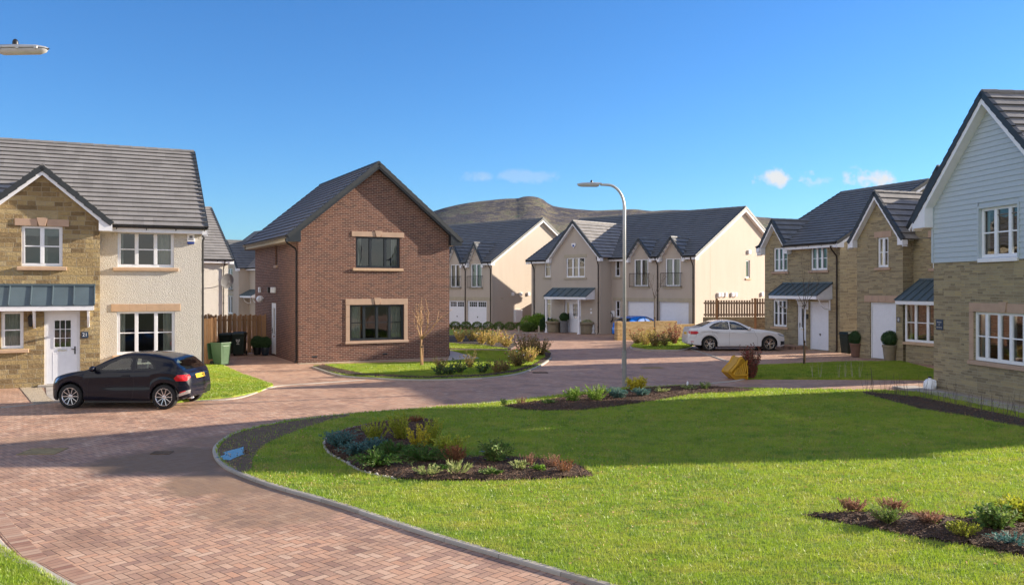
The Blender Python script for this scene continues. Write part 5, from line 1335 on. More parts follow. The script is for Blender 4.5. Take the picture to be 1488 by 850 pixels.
window(Lh, Ps, so[0], cols=(1,1), bars=(.5,), lintel='lintel', keystone=True, lintel_h=.24, blind=.24, curtain=((.45,.62),))
window(Lh, Ps, so[2], cols=(1,), bars=(.5,), curtain=((.0,.95),), sill_over=.14)
panel_door(Lh, Ps, so[1], lights='9', handle='r')
m = MB(); Ps.box(m, 1.50, 2.80, -.28, .1, -.02, .07); m.build('door_step', M['slab'], Lh)
roof(Lh, Fy, -.95, 4.2, -6.40, -3.17, 5.47, 6.87, ov=.36, vo=.16, mat='tile', ends=(1,0), gut=(0,0), bb=.17)
canopy(Lh, Ps, -1.6, 3.08, 3.16, 2.56, .62, 8, fas=.14, brackets=(1.40, 2.90, .30))
lm = MB(); a_ = 1.29; q = Ps.p(a_, -.10, 2.08)
lm.lathe([(.0,-.20),(.05,-.18),(.055,-.12),(.075,.08),(.085,.09),(.05,.15),(.02,.19),(0,.22)], q, 10); Ps.box(lm, a_-.02, a_+.02, -.10, -.002, 2.17, 2.21); Ps.box(lm, a_-.04, a_+.04, -.02, -.002, 2.02, 2.26); lm.build('wall_lantern', M['black'], Lh)
np_ = small_box('number_plaque', Ps, 2.70, 2.90, 1.50, 1.70, .02, 'sign_blue', Lh, .003)
text_mesh('numeral', '21', .15, M['white'], Lh, Ps.p(2.80, -.024, 1.60), (R(90), 0, 0))
for a_, z_ in ((9-.47, 4.60),):
    small_box('alarm_box', Pf, a_, a_+.24, z_+.08, z_+.36, .07, 'white_paint', Lh, .012); small_box('alarm_light', Pf, a_+.01, a_+.23, z_, z_+.078, .06, 'blue', Lh, .012)
    em = MB(); Pf.box(em, a_+.07, a_+.17, -.074, -.0701, z_+.20, z_+.29); Pf.box(em, a_+.04, a_+.20, -.074, -.0701, z_+.14, z_+.17); em.build('alarm_badge', M['sat'], Lh)
downpipe(Lh, Pr, .12, ZE-.25, 'black', .10, .2)

# brick house
Bh = house('brick_house', OB, AB, 'red brown brick house with dark windows and steep slate grey roof in the middle left')
zb = 5.62; W6 = 6.72
bo = [(2.42,4.39,3.94,5.26), (2.15,4.57,.86,2.37)]
Pf, Pr, Pb, Pl = house_box(Bh, 0, W6, 0, 8.7, zb, 'brick', front=bo, left=[(8.7-4.24, 8.7-3.83, 4.12, 5.30), (8.7-5.0, 8.7-4.1, .06, 2.40)], zr=8.36, axis='y')
window(Bh, Pf, bo[0], cols=(1,1.15,1), bars=(), fm='anth', lintel='lintel', keystone=True, lintel_h=.24, curtain=((.02,.16),(.84,.98)), sill='sill', sill_over=.14)
window(Bh, Pf, bo[1], cols=(1,1,1,1), bars=(.5,), fm='anth', lintel='lintel', keystone=True, lintel_h=.27, surround='lintel', curtain=((.0,.22),(.26,.30),(.72,.98)), sill='lintel', sill_over=.20)
wl = window(Bh, Pl, (8.7-4.24, 8.7-3.83, 4.12, 5.30), cols=(1,), bars=(), fm='anth', sill='lintel', sill_over=.08)
panel_door(Bh, Pl, (8.7-5.0, 8.7-4.1, .06, 2.40), lights='o', handle='l', d=.02)
roof(Bh, Fy, 0, 8.7, 0, W6, zb, 8.40, ov=.50, vo=.24, mat='tile_blue', board='anth', ridge_mat='verge', bb=.16, fascia='buff')
downpipe(Bh, Pl, 8.7-.16, zb-.52, 'black', .48, .3)
downpipe(Bh, Pr, 8.55, zb-.52, 'black', .48, .3)
for y_ in (7.3, 5.3, 4.6, 4.15): small_box('flue_vent', Pl, 8.7-y_-.09, 8.7-y_+.09, 2.86, 3.12, .13, 'white' if y_ != 5.3 else 'black', Bh, .03)
m = MB(); m.lathe([(0,0),(.10,.02),(.16,.12),(.17,.13),(0,.13)], (0,0,0), 14, 'y'); fl_ = m.build('flood_light', M['white'], Bh); fl_.location = (-.20, 6.7, 2.55); fl_.rotation_euler = (0, 0, R(-20))
br_ = MB(); br_.tube([(0,6.7,2.6),(-.22,6.72,2.57)], .02, 6); br_.build('light_bracket', M['white'], Bh)
for a_ in (.55, 3.6): small_box('air_brick', Pf, a_, a_+.22, .22, .29, .006, 'anth', Bh, .001)
m = MB(); m.tube([Pr.p(.12,-.05,.0), Pr.p(.12,-.05,.35)], .03, 6); m.build('waste_pipe', M['black'], Bh)

# right foreground house, stone below and clapboard above
Ah = house('clapboard_house', O1, A1, 'house at right edge with pale blue clapboard gable over grey stone')
zc = 5.80; ZCB = 3.90
upw = (2.11,3.63,3.93,5.30); low = (1.85,4.30,1.06,2.42)
Pf, Pr, Pb, Pl = Plane(0,0,1,0), Plane(5.2,0,0,1), Plane(5.2,9,-1,0), Plane(0,9,0,-1)
wall(Ah, Pf, [(0,-.15),(5.2,-.15),(5.2,ZCB),(0,ZCB)], [low], M['stone_grey'])
wall(Ah, Pf, [(0,ZCB),(5.2,ZCB),(5.2,zc),(2.6,8.28),(0,zc)], [upw], M['clapboard'], name='backing_wall')
wall(Ah, Pl, [(0,-.15),(9,-.15),(9,zc),(0,zc)], [], M['stone_grey'])
# weatherboards: each a tilted board, cut to the gable and round the window
cb = MB(); gable = ccw([(-.03,ZCB-.05),(5.23,ZCB-.05),(5.23,zc+.02),(2.6,8.33),(-.03,zc+.02)]); nb = int((8.4-ZCB)/.148)+1
for k in range(nb):
    z0, z1 = ZCB-.05+k*.148, ZCB-.05+(k+1)*.148
    strips = [(-.03,5.23)] if not (z1 > upw[2]-.06 and z0 < upw[3]+.06) else [(-.03,upw[0]-.06),(upw[1]+.06,5.23)]
    for s0, s1 in strips:
        q = clip_convex([(s0,z0),(s1,z0),(s1,z1),(s0,z1)], gable)
        if len(q) < 3: continue
        cb.add([Pf.p(a, -.034+.020*(z-z0)/.148, z) for a, z in q], [tuple(range(len(q)))])
        e = [p for p in q if abs(p[1]-z0) < 1e-6]
        if len(e) >= 2: a0, a1 = min(p[0] for p in e), max(p[0] for p in e); cb.add([Pf.p(a0,-.034,z0), Pf.p(a1,-.034,z0), Pf.p(a1,-.002,z0-.001), Pf.p(a0,-.002,z0-.001)], [(0,1,2,3)])
cb.build('clapboard', M['clapboard'], Ah)
tr = MB()
for q in ((upw[0]-.07,upw[0]-.002,upw[2]-.05,upw[3]+.07),(upw[1]+.002,upw[1]+.07,upw[2]-.05,upw[3]+.07),(upw[0]-.002,upw[1]+.002,upw[3]+.002,upw[3]+.07)): Pf.box(tr, q[0], q[1], -.045, .0, q[2], q[3])
Pf.box(tr, -.05, .05, -.05, .0, ZCB-.05, zc+.05); tr.build('corner_trim', M['clapboard'], Ah)
window(Ah, Pf, upw, cols=(1,1.1,.62), bars=(.5,), sill='white_paint', curtain=((.0,.10),(.9,1.)), sill_over=.02)
window(Ah, Pf, low, cols=(.8,1,.9,1,.9), bars=(.5,), sill='lintel', lintel='lintel', surround='lintel', keystone=True, lintel_h=.27, curtain=((.0,.08),(.5,.6),(.9,1.)), sill_over=.2)
roof(Ah, Fy, 0, 9, 0, 5.2, zc, 8.45, ov=.62, vo=.30, mat='tile', ends=(1,1), gut=(1,1), bb=.20)
bx = MB()
pq = small_box('name_plaque', Pf, .14, .47, 1.83, 2.14, .02, 'sign_blue', Ah, .003)
for i, (tx, zz) in enumerate((('BRAESIDE', 2.06), ('OF', 1.985), ('ASHGROVE', 1.905))): text_mesh('lettering', tx, .052, M['blind'], Ah, Pf.p(.305, -.024, zz), (R(90), 0, 0), .001)
# its main body running on towards the viewer (unseen; shaped for its lawn shadow)
wall(Ah, Plane(5.2,.35,1,0), [(0,-.15),(1.3,-.15),(1.3,5.2),(0,5.2)], [], M['stone_grey']); wall(Ah, Plane(6.5,.35,0,1), [(0,-.15),(9,-.15),(9,5.2),(0,5.2)], [], M['stone_grey'])
wall(Ah, Plane(6.5,9.35,-1,0), [(0,-.15),(6.5,-.15),(6.5,5.2),(0,5.2)], [], M['stone_grey'])
hr = MB(); tile_slope(hr, (2.6,.1,5.05), (6.75,.1,5.05), (4.3,4.85,8.1), (2.6,4.85,8.1)); tile_slope(hr, (2.6,9.6,5.05), (6.75,9.6,5.05), (4.3,4.85,8.1), (2.6,4.85,8.1)); tile_slope(hr, (6.75,.1,5.05), (6.75,9.6,5.05), (4.3,4.86,8.1), (4.3,4.84,8.1)); hr.build('roof', M['tile'], Ah)

# second right house with garage block, tall gable and bay window
AR = math.atan2(-.937, .35); O2 = (15.45, 37.8)
Sh = house('stone_house', O2, AR, 'grey stone house with two small gables and a bay window, half behind the clapboard house')
Pg = Plane(-.24,0,1,0); gw = 2.63
go_ = [(1.22,1.84,3.98,5.25), (.78,2.26,.03,2.46)]
wall(Sh, Pg, [(0,-.15),(gw,-.15),(gw,5.46),(gw/2,7.1),(0,5.46)], go_, M['stone_grey'])
wall(Sh, Plane(2.39,0,0,1), [(0,-.15),(.57,-.15),(.57,5.46),(0,5.46)], [], M['stone_grey']); wall(Sh, Plane(-.24,6,0,-1), [(0,-.15),(6,-.15),(6,5.46),(0,5.46)], [], M['stone_grey'])
window(Sh, Pg, go_[0], cols=(1,1), bars=(.5,), sill='lintel', lintel='lintel', lintel_h=.26, curtain=((.0,.2),(.8,1.)), sill_over=.13)
garage_door(Sh, Pg, go_[1]); lb_ = MB()
for k in range(5): Pg.box(lb_, .46+.416*k+.003, .46+.416*(k+1)-.003, -.018, .03, 2.475, 2.76)
lb_.build('lintel', M['lintel'], Sh, bevel=.006)
roof(Sh, Fy, 0, 6, -.24, 2.39, 5.46, 7.22, ov=.26, vo=.26, mat='tile', ends=(1,0), gut=(0,0), bb=.17)
small_box('number_plaque', Pg, 2.33, 2.50, 1.64, 1.87, .02, 'sat', Sh, .003); text_mesh('numeral', '8', .17, M['white'], Sh, Pg.p(2.415, -.024, 1.755), (R(90), 0, 0))
P2 = Plane(2.39,.57,1,0)
wall(Sh, P2, [(0,-.15),(2.95,-.15),(2.95,5.72),(1.475,7.78),(0,5.72)], [(.95,1.9,3.9,5.15)], M['stone_grey'])
window(Sh, P2, (.95,1.9,3.9,5.15), cols=(1,1), bars=(.5,), sill='lintel', lintel='lintel', lintel_h=.28, sill_over=.13)
roof(Sh, Fy, .57, 6.5, 2.39, 5.34, 5.72, 7.95, ov=.28, vo=.26, mat='tile', ends=(1,0), gut=(0,0), bb=.17)
Pby = Plane(2.55,.0,1,0)
wall(Sh, Pby, [(0,-.15),(2.4,-.15),(2.4,2.46),(0,2.46)], [(.12,2.28,.90,2.44)], M['stone_grey']); wall(Sh, Plane(2.55,.57,0,-1), [(0,-.15),(.57,-.15),(.57,2.46),(0,2.46)], [], M['stone_grey']); wall(Sh, Plane(4.95,0,0,1), [(0,-.15),(.57,-.15),(.57,2.46),(0,2.46)], [], M['stone_grey'])
window(Sh, Pby, (.0,2.4,.88,2.46), cols=(.8,1,.9,1), bars=(.5,), sill='sill', d=-.03, curtain=((.02,.1),(.7,.98)), sill_over=.12)
canopy(Sh, Plane(2.3,.57,1,0), 0, 2.9, 3.42, 2.58, .92, 7, fas=.14, hipped=.45, cheek=(0,1))
wall(Sh, Plane(5.34,.9,1,0), [(0,-.15),(3.6,-.15),(3.6,5.3),(0,5.3)], [], M['stone_grey']); wall(Sh, Plane(8.94,.9,0,1), [(0,-.15),(9,-.15),(9,5.3),(4.5,8.1),(0,5.3)], [], M['stone_grey'])
wall(Sh, Plane(8.94,9.9,-1,0), [(0,-.15),(9.2,-.15),(9.2,5.3),(0,5.3)], [], M['stone_grey'])
roof(Sh, Fx, 1.5, 8.94, .9, 9.9, 5.3, 8.2, ov=.3, vo=.2, mat='tile', ends=(0,1), gut=(0,1))

# third right house with porch canopy behind the white car
O3 = (13.66, 46.1)
Th = house('stone_house', O3, AR, 'grey stone house with grey metal porch canopy and white garage door beside the white car')
t_ops = [(.73,1.86,3.96,5.2), (3.65,4.84,3.97,5.12), (.68,1.80,1.06,2.46), (2.61,3.30,.16,2.42), (3.55,4.93,.02,2.40)]
Pf, Pr, Pb, Pl = Plane(0,0,1,0), Plane(5.72,0,0,1), Plane(5.72,10.6,-1,0), Plane(0,10.6,0,-1)
t_ops[0] = (.35,1.16+.05,3.96,5.16) if False else t_ops[0]
wall(Th, Pf, [(0,-.15),(5.72,-.15),(5.72,5.48),(0,5.48)], t_ops, M['stone_grey'])
gt = MB(); Pf.face(gt, [(0,5.48),(1.9,5.48),(.95,6.60)], 0); gt.build('gable', M['stone_grey'], Th)
wall(Th, Pr, [(0,-.15),(10.6,-.15),(10.6,5.48),(5.3,8.40),(0,5.48)], [], M['stone_grey']); wall(Th, Pl, [(0,-.15),(10.6,-.15),(10.6,5.48),(5.3,8.40),(0,5.48)], [], M['stone_grey']); wall(Th, Pb, [(0,-.15),(5.72,-.15),(5.72,5.48),(0,5.48)], [], M['stone_grey'])
rm = MB(); rm.poly([(.02,3.2,.1),(5.7,3.2,.1),(5.7,3.2,5.4),(.02,3.2,5.4)]); rm.poly([(.02,.02,2.66),(5.7,.02,2.66),(5.7,10,2.66),(.02,10,2.66)]); rm.build('room', M['interior'], Th)
window(Th, Pf, t_ops[0], cols=(1,1,1), bars=(.5,), sill='lintel', sill_over=.12, curtain=((.0,.14),(.86,1.)))
window(Th, Pf, t_ops[1], cols=(1,1,1), bars=(.5,), sill='lintel', sill_over=.12, curtain=((.0,.14),(.86,1.)))
window(Th, Pf, t_ops[2], cols=(1,1,1), bars=(.5,), sill='sill', sill_over=.14, lintel='lintel', lintel_h=.26, curtain=((.0,.14),))
panel_door(Th, Pf, t_ops[3], lights='o', handle='l'); garage_door(Th, Pf, t_ops[4])
st_ = MB(); Pf.box(st_, 1.9, 3.42, -.9, -.002, -.02, .16); st_.build('door_step', M['paving_path'], Th)
roof(Th, Fx, 0, 5.72, 0, 10.6, 5.48, 8.44, ov=.40, vo=.22, mat='tile_dark', holes=[(-.22,1.98)], ends=(1,1))
roof(Th, Fy, 0, 2.4, 0, 1.9, 5.48, 6.68, ov=.30, vo=.28, mat='tile_dark', ends=(1,0), gut=(0,0), bb=.16)
canopy(Th, Pf, 1.55, 5.22, 3.32, 2.72, .95, 8, fas=.15, brackets=(1.85,3.45,5.05))
downpipe(Th, Pf, 5.55, 5.1, 'brown_pipe', .42)
small_box('letter_box', Pf, 3.36, 3.50, 1.52, 1.78, .06, 'black', Th, .01)

# centre cream house
AC = R(-45); OC = (11.33, 52.8)
Ch = house('cream_house', OC, AC, 'cream rendered house with gabled porch wing and two garages behind the stone garden wall')
zcE = 5.26
c_ops = [(-12.71,-12.10,3.86,4.98), (-12.71,-12.04,.86,2.32), (-6.27,-5.83,3.83,4.92), (-6.24,-5.83,1.11,2.24), (-4.69,-3.54,3.18,4.96), (-2.22,-1.07,3.18,4.96), (-5.20,-3.10,.03,2.20), (-2.67,-.47,.03,2.20)]
off = 14.
co_ = [(a+off, b+off, c, d) for a, b, c, d in c_ops]
Pf, Pr, Pb, Pl = house_box(Ch, -14, 0, 0, 11.5, zcE, 'cream', front=co_, right=[(6.13,6.67,3.75,4.94)], zr=8.40, axis='x')
window(Ch, Pf, co_[0], cols=(1,), bars=(.66,), sill='buff', sill_over=.1, curtain=((.2,.8),)); window(Ch, Pf, co_[1], cols=(1,), bars=(.75,), sill='buff', lintel='buff', lintel_h=.2, sill_over=.1, curtain=((.05,.95),))
window(Ch, Pf, co_[2], cols=(1,), bars=(.5,), sill='buff', sill_over=.1); window(Ch, Pf, co_[3], cols=(1,), bars=(.5,), sill='buff', lintel='buff', lintel_h=.2, sill_over=.1)
for k in (4, 5):
    window(Ch, Pf, co_[k], cols=(1,1), bars=(), sill='buff', sill_over=.12, curtain=((.04,.36),(.62,.97))); juliet(Ch, Pf, co_[k][0]-.25, co_[k][1]+.12, 3.12, 4.02)
garage_door(Ch, Pf, co_[6], ribs=4); garage_door(Ch, Pf, co_[7], ribs=4)
bb_ = MB(); Pf.box(bb_, off-5.75, off-.02, -.015, .0, 2.203, 2.44); bb_.build('stone_band', M['buff'], Ch)
pl_ = MB(); Pf.box(pl_, off-6.9, off-5.25, -.02, 0, -.05, .30); pl_.build('plinth', M['stone_grey'], Ch)
window(Ch, Pr, (6.13,6.67,3.75,4.94), cols=(1,), bars=(), sill='sill', sill_over=.1)
DH = [(-4.98,-3.28,-4.12), (-2.50,-.80,-1.65)]
roof(Ch, Fx, -14, 0, 0, 11.5, zcE, 8.44, ov=.34, vo=.24, mat='tile_dark', holes=[(a-.12, b+.12) for a, b, c in DH])
for a, b, c in DH:
    gt = MB(); Pf.face(gt, [(a+off,zcE-.02),(b+off,zcE-.02),(c+off,6.2)], 0); gt.build('dormer_wall', M['cream'], Ch)
    roof(Ch, Fy, 0, 2.3, a, b, zcE-.05, 6.28, ov=.18, vo=.26, mat='tile_dark', ends=(1,0), gut=(0,0), bb=.10, name='dormer_roof')
Pw = Plane(-10.94,-1.2,1,0); ww = 4.38
w_ops = [(1.38,3.06,3.80,5.14), (1.22,2.72,.03,2.28)]
wall(Ch, Pw, [(0,-.15),(ww,-.15),(ww,5.35),(ww/2,7.5),(0,5.35)], w_ops, M['cream'])
wall(Ch, Plane(-6.56,-1.2,0,1), [(0,-.15),(1.2,-.15),(1.2,5.35),(0,5.35)], [], M['cream']); wall(Ch, Plane(-10.94,0,0,-1), [(0,-.15),(1.2,-.15),(1.2,5.35),(0,5.35)], [], M['cream'])
window(Ch, Pw, w_ops[0], cols=(1,1,1), bars=(.5,), sill='buff', lintel='buff', lintel_h=.22, curtain=((.36,.64),), sill_over=.16)
panel_door(Ch, Pw, w_ops[1], lights='9', handle='r', sidelight=True)
roof(Ch, Fy, -1.2, 4.4, -10.94, -6.56, 5.35, 7.62, ov=.24, vo=.26, mat='tile', ends=(1,0), gut=(1,0), bb=.16)
canopy(Ch, Pw, .15, 3.95, 3.05, 2.50, .95, 6, fas=.16, posts=(.32, 3.25))
downpipe(Ch, Pw, ww-.12, 5.15, 'brown_pipe', .25); downpipe(Ch, Pf, off-2.78, 5.05, 'brown_pipe', .34); downpipe(Ch, Pf, off-.12, 5.0, 'brown_pipe', .34); downpipe(Ch, Pf, .3, 5.0, 'black', .34)
ab = MB(); q = Pw.p(2.1, -.05, 5.97); ab.prism([Pw.p(1.93,-.002,6.12), Pw.p(2.27,-.002,6.12), Pw.p(2.27,-.002,5.95), Pw.p(2.1,-.002,5.80), Pw.p(1.93,-.002,5.95)], Vector((0,-.07,0))); ab.build('alarm_box', M['white_paint'], Ch)
small_box('alarm_light', Pw, 2.02, 2.18, 5.88, 6.02, .085, 'blue', Ch, .01)
for y_ in (2.65,3.0,3.5,4.3,4.7,8.2): small_box('flue_vent', Pr, y_-.12, y_+.12, 2.5, 2.78, .14, 'white_paint', Ch, .04)
small_box('flue_vent', Pr, 6.3, 6.6, 5.35, 5.62, .14, 'white_paint', Ch, .04)
mj = MB(); Pr.box(mj, 1.72, 1.74, -.004, .0, .1, 6.2); mj.build('movement_joint', M['buff'], Ch); pc = Pf.p(off-6.75+.28, 0, 1.28)
ev = MB(); Pf.box(ev, off-6.52, off-6.26, -.10, -.002, 1.12, 1.55); evo = ev.build('car_charger', M['white'], Ch, bevel=.04)
ec = MB(); ec.tube([Pf.p(off-6.50+.17*math.cos(t)*1.1-.05, -.09, 1.12+.30*math.sin(t)) for t in [2*math.pi*k/24 for k in range(25)]], .035, 6, cap=False); ec.build('charging_cable', M['black'], evo)
for a_ in (3.55,): small_box('door_number', Pw, a_, a_+.14, 1.35, 1.5, .02, 'white', Ch, .004); small_box('door_bell', Pw, a_+.02, a_+.11, 1.6, 1.72, .03, 'white', Ch, .004)

# cream house further left with garage doors
OD = (-1.55, 66.); Dh = house('cream_house', OD, R(-45), 'cream rendered house with white garage doors half hidden behind the brick house')
offd = 13.; d_ops = [(-2.85,-.61,.02,2.08), (-5.15,-3.2,.02,2.06), (-2.44,-1.16,3.12,4.98), (-4.90,-3.7,3.12,4.98)]
do_ = [(a+offd, b+offd, c, d) for a, b, c, d in d_ops]
Pf, Pr, Pb, Pl = house_box(Dh, -13, 0, 0, 11.2, 5.28, 'cream', front=do_, right=[(4.6,5.5,.05,2.1)], zr=8.70, axis='x')
garage_door(Dh, Pf, do_[0], lights=True); garage_door(Dh, Pf, do_[1], lights=True)
for k in (2, 3): window(Dh, Pf, do_[k], cols=(1,1), bars=(), sill='buff', curtain=((.04,.4),(.6,.97))); juliet(Dh, Pf, do_[k][0]-.25, do_[k][1]+.12, 3.06, 4.0)
bb_ = MB(); Pf.box(bb_, offd-5.6, offd-.02, -.015, .0, 2.10, 2.36); bb_.build('stone_band', M['buff'], Dh)
DH = [(-5.15,-3.45,-4.3), (-2.65,-.95,-1.8)]
roof(Dh, Fx, -13, 0, 0, 11.2, 5.28, 8.74, ov=.34, vo=.24, mat='tile_dark', holes=[(a-.12, b+.12) for a, b, c in DH])
for a, b, c in DH:
    gt = MB(); Pf.face(gt, [(a+offd,5.25),(b+offd,5.25),(c+offd,6.5)], 0); gt.build('dormer_wall', M['cream'], Dh)
    roof(Dh, Fy, 0, 2.4, a, b, 5.22, 6.62, ov=.18, vo=.26, mat='tile_dark', ends=(1,0), gut=(0,0), bb=.10, name='dormer_roof')
downpipe(Dh, Pf, offd-.12, 5.02, 'brown_pipe', .34); downpipe(Dh, Pf, offd-3.05, 5.02, 'brown_pipe', .34)
panel_door(Dh, Pr, (4.6,5.5,.05,2.1), lights='o', handle='l')
small_box('meter_box', Pr, 2.35, 3.1, .35, 1.35, .28, 'white_paint', Dh, .02)
for k in range(5): small_box('flue_vent', Pr, 2.1+.9*k, 2.35+.9*k, 2.45, 2.72, .14, 'white_paint', Dh, .04)
for a_ in (1.0,): small_box('air_brick', Pr, a_, a_+.22, .4, .52, .01, 'buff', Dh, .002); small_box('air_brick', Pr, a_, a_+.22, 2.2, 2.32, .01, 'buff', Dh, .002)

# pale house with satellite dish far left
OE = (-18.30, 55.); Eh = house('pale_house', OE, R(35), 'pale house with grey roof and satellite dish behind the left fence')
Pf, Pr, Pb, Pl = house_box(Eh, -10, 0, 0, 9.4, 5.15, 'white_harl', front=[], zr=8.55, axis='x')
roof(Eh, Fx, -10, 0, 0, 9.4, 5.15, 8.6, ov=.36, vo=.26, mat='tile'); downpipe(Eh, Pf, 9.7, 4.85, 'brown_pipe', .36)
ds = MB(); prd = [(0.0, .0), (.18, .012), (.33, .045), (.42, .08), (.43, .085)]; ds.lathe(prd+[(r_, z_-.012) for r_, z_ in prd[::-1]], (0,0,0), 24, 'y'); do2 = ds.build('satellite_dish', M['sat'], Eh, smooth=True); do2.location = (-.25, -.55, 3.55); do2.rotation_euler = (R(18), 0, R(8)); do2.scale = (1, -1, 1.15)
dm = MB(); dm.tube([(-.25,-.5,3.55),(-.35,-.2,3.3),(-.35,0,3.3)], .025, 6); dm.tube([(-.25,-.55,3.2),(-.25,-1.0,3.45)], .015, 6); dm.box((-.29,-1.06,3.42),(-.21,-.98,3.52)); dm.build('dish_arm', M['sat'], Eh)
# pale gabled house beyond it
OF = (-24.7, 75.); Fh = house('pale_house', OF, R(-52), 'distant pale house with narrow gable and juliet balcony between the left houses')
fo = [(1.65,2.85,2.95,4.75), (1.65,2.85,.9,2.4)]
Pf2 = Plane(0,-.9,1,0); wall(Fh, Pf2, [(0,-.15),(4.3,-.15),(4.3,5.0),(2.15,7.0),(0,5.0)], fo, M['cream']); wall(Fh, Plane(4.3,-.9,0,1), [(0,-.15),(.9,-.15),(.9,5.),(0,5.)], [], M['cream'])
window(Fh, Pf2, fo[0], cols=(1,1), bars=(), sill='buff', lintel='buff'); juliet(Fh, Pf2, 1.4, 3.1, 2.9, 3.8); window(Fh, Pf2, fo[1], cols=(1,1), bars=(), sill='buff', lintel='buff')
house_box(Fh, -6, 8, 0, 9, 5.0, 'cream', zr=8.4, axis='x'); roof(Fh, Fx, -6, 8, 0, 9, 5.0, 8.45, ov=.34, vo=.24, mat='tile'); roof(Fh, Fy, -.9, 4, 0, 4.3, 5.0, 7.1, ov=.28, vo=.26, mat='tile_dark', ends=(1,0), gut=(0,0), bb=.14)
canopy(Fh, Plane(4.4,0,1,0), .1, 2.6, 2.9, 2.45, .9, 5, brackets=(.3,2.3))
# far house whose roof shows between centre house and third right house
Gh = house('cream_house', (24.2, 82.), R(-30), 'far house of which only dark roof shows right of the centre house gable')
house_box(Gh, -9, 6, 0, 9, 5.2, 'cream', zr=9.0, axis='x'); roof(Gh, Fx, -9, 6, 0, 9, 5.2, 9.1, ov=.34, vo=.24, mat='tile_dark')
# ------------------------------------------------------------------ cars
ca = R(-3.5)
def place(fw, wl, ang, sc=1.): # ground point of the near front wheel -> car origin
    x, y = wl[0]*sc, wl[1]*sc; return (fw[0]-(math.cos(ang)*x-math.sin(ang)*y), fw[1]-(math.sin(ang)*x+math.cos(ang)*y))
fw = (-11.33, 21.95); car('parked_hatchback', place(fw, (HATCH['wheels'][0],-.78), ca), ca, HATCH, 'small black hatchback parked in front of the left stone house')
wa = R(180+1.0); car('parked_saloon', place((12.62,41.9), (.84,.82), wa, 1.05), wa, SALOON, 'white four door saloon parked beside the porch house', 1.05)
ba = R(180+35); car('parked_hatchback', (9.45,53.75), ba, CITY, 'bright blue small car behind the yellow stone garden wall', .93)

# ------------------------------------------------------------------ street lamps
def street_lamp(at, ang, label, base=True):
    r_ = empty('street_lamp', (at[0], at[1], .03), ang, label, 'street lamp')
    m = MB(); m.tube([(0,0,0),(0,0,1.1)], .072, 12); m.build('base_sleeve', M['post_grey'], r_)
    m = MB(); pts = [(0,0,1.05),(0,0,5.55)]+[(.52*(math.cos(t)-1), 0, 5.55+.72*math.sin(t)) for t in [math.pi/2*k/8 for k in range(1,9)]]+[(-.75,0,6.275)]
    m.tube(pts, [.056, .05]+[.042]*8+[.034], 12); m.build('pole', M['galv'], r_, smooth=True)
    m = MB(); m.box((-.075,-.03,.55-.0),(-.068,.03,.9)); m.build('access_door', M['galv'], r_)
    h = MB()   # lantern body: lofted
    secs = [(-.70,.05,.06,.045),(-.78,.075,.075,.06),(-1.0,.09,.08,.06),(-1.32,.085,.065,.055),(-1.44,.06,.035,.04),(-1.48,.02,.01,.01)]; n = 14
    for x, hw, up_, dn in secs:
        for k in range(n): t = 2*math.pi*k/n; h.v.append((x, hw*math.cos(t), 6.285+(up_ if math.sin(t) > 0 else .004)*math.sin(t)*.8+.01*(-(x+.7))*0))
    h.f = [(i*n+k, i*n+(k+1) % n, (i+1)*n+(k+1) % n, (i+1)*n+k) for i in range(len(secs)-1) for k in range(n)]+[tuple(range(n))]
    hd = h.build('lantern', M['galv'], r_, smooth=True)
    b = MB(); secs = [(-.79,.07,.05),(-.86,.08,.074),(-1.35,.078,.070),(-1.43,.055,.045),(-1.46,.02,.012)]
    for x, hw, dn in secs:
        for k in range(n): t = math.pi*k/(n-1); b.v.append((x, hw*math.cos(t), 6.278-dn*math.sin(t)))
    b.f = [(i*n+k, i*n+k+1, (i+1)*n+k+1, (i+1)*n+k) for i in range(len(secs)-1) for k in range(n-1)]+[tuple(range(n))]
    b.build('lamp_bowl', M['lamp_white'], hd, smooth=True)
    c = MB(); c.lathe([(.04,0),(.038,.05),(.03,.075),(.012,.09),(0,.092)], (-1.02,0,6.33), 12); c.build('photocell', M['black'], hd, smooth=True)
    cl = MB()
    for x in (-.85,-1.1,-1.35): cl.box((x-.02,-.096,6.268),(x+.02,-.07,6.30)); cl.box((x-.02,.07,6.268),(x+.02,.096,6.30))
    cl.build('clip', M['galv'], hd); return r_
street_lamp((3.50, 26.60), R(0), 'tall galvanised street lamp standing at the road edge of the lawn')
street_lamp((-7.72,11.55), R(180-2), 'street lamp of which only the lantern reaches in at the top left corner')

# ------------------------------------------------------------------ fences and walls
def board_fence(a, b, h, label, mat='fence', bw=.10, gap=.012, zb=0., posts=2, over=0., both=True, name='timber_fence', cat='fence', ragged=.0):
    L = math.hypot(b[0]-a[0], b[1]-a[1]); ang = math.atan2(b[1]-a[1], b[0]-a[0]); r_ = empty(name, (a[0], a[1], zb), ang, label, cat); rg = random.Random(int(L*100))
    m = MB(); x = 0; k = 0
    while x+bw <= L+.001:
        d = .0 if not both or k % 2 == 0 else .06; hh = h-(.05 if both and k % 2 else 0)-rg.random()*ragged
        m.prism([(x,d-.02,.03),(x+bw,d-.02,.03),(x+bw,d-.02,hh-.02),(x+bw*.5,d-.02,hh+.0),(x,d-.02,hh-.02)], (0,.02,0)); x += (bw+gap); k += 1
    m.build('board_panel', M[mat], r_)
    rl = MB()
    for z in (.3*h, .85*h): rl.box((0,.004,z-.04),(L,.036,z+.04))
    rl.build('rail', M[mat], r_)
    for k in range(posts):
        p = MB(); xx = L*k/max(1,posts-1); p.box((xx-.05,.066,0),(xx+.05,.166,h+.03)); p.build('post', M[mat], r_)
    return r_
board_fence((-14.6,39.9), (-11.55,40.4), 1.86, 'dark stained board fence closing the passage between left house and brick house', posts=3, ragged=.03)
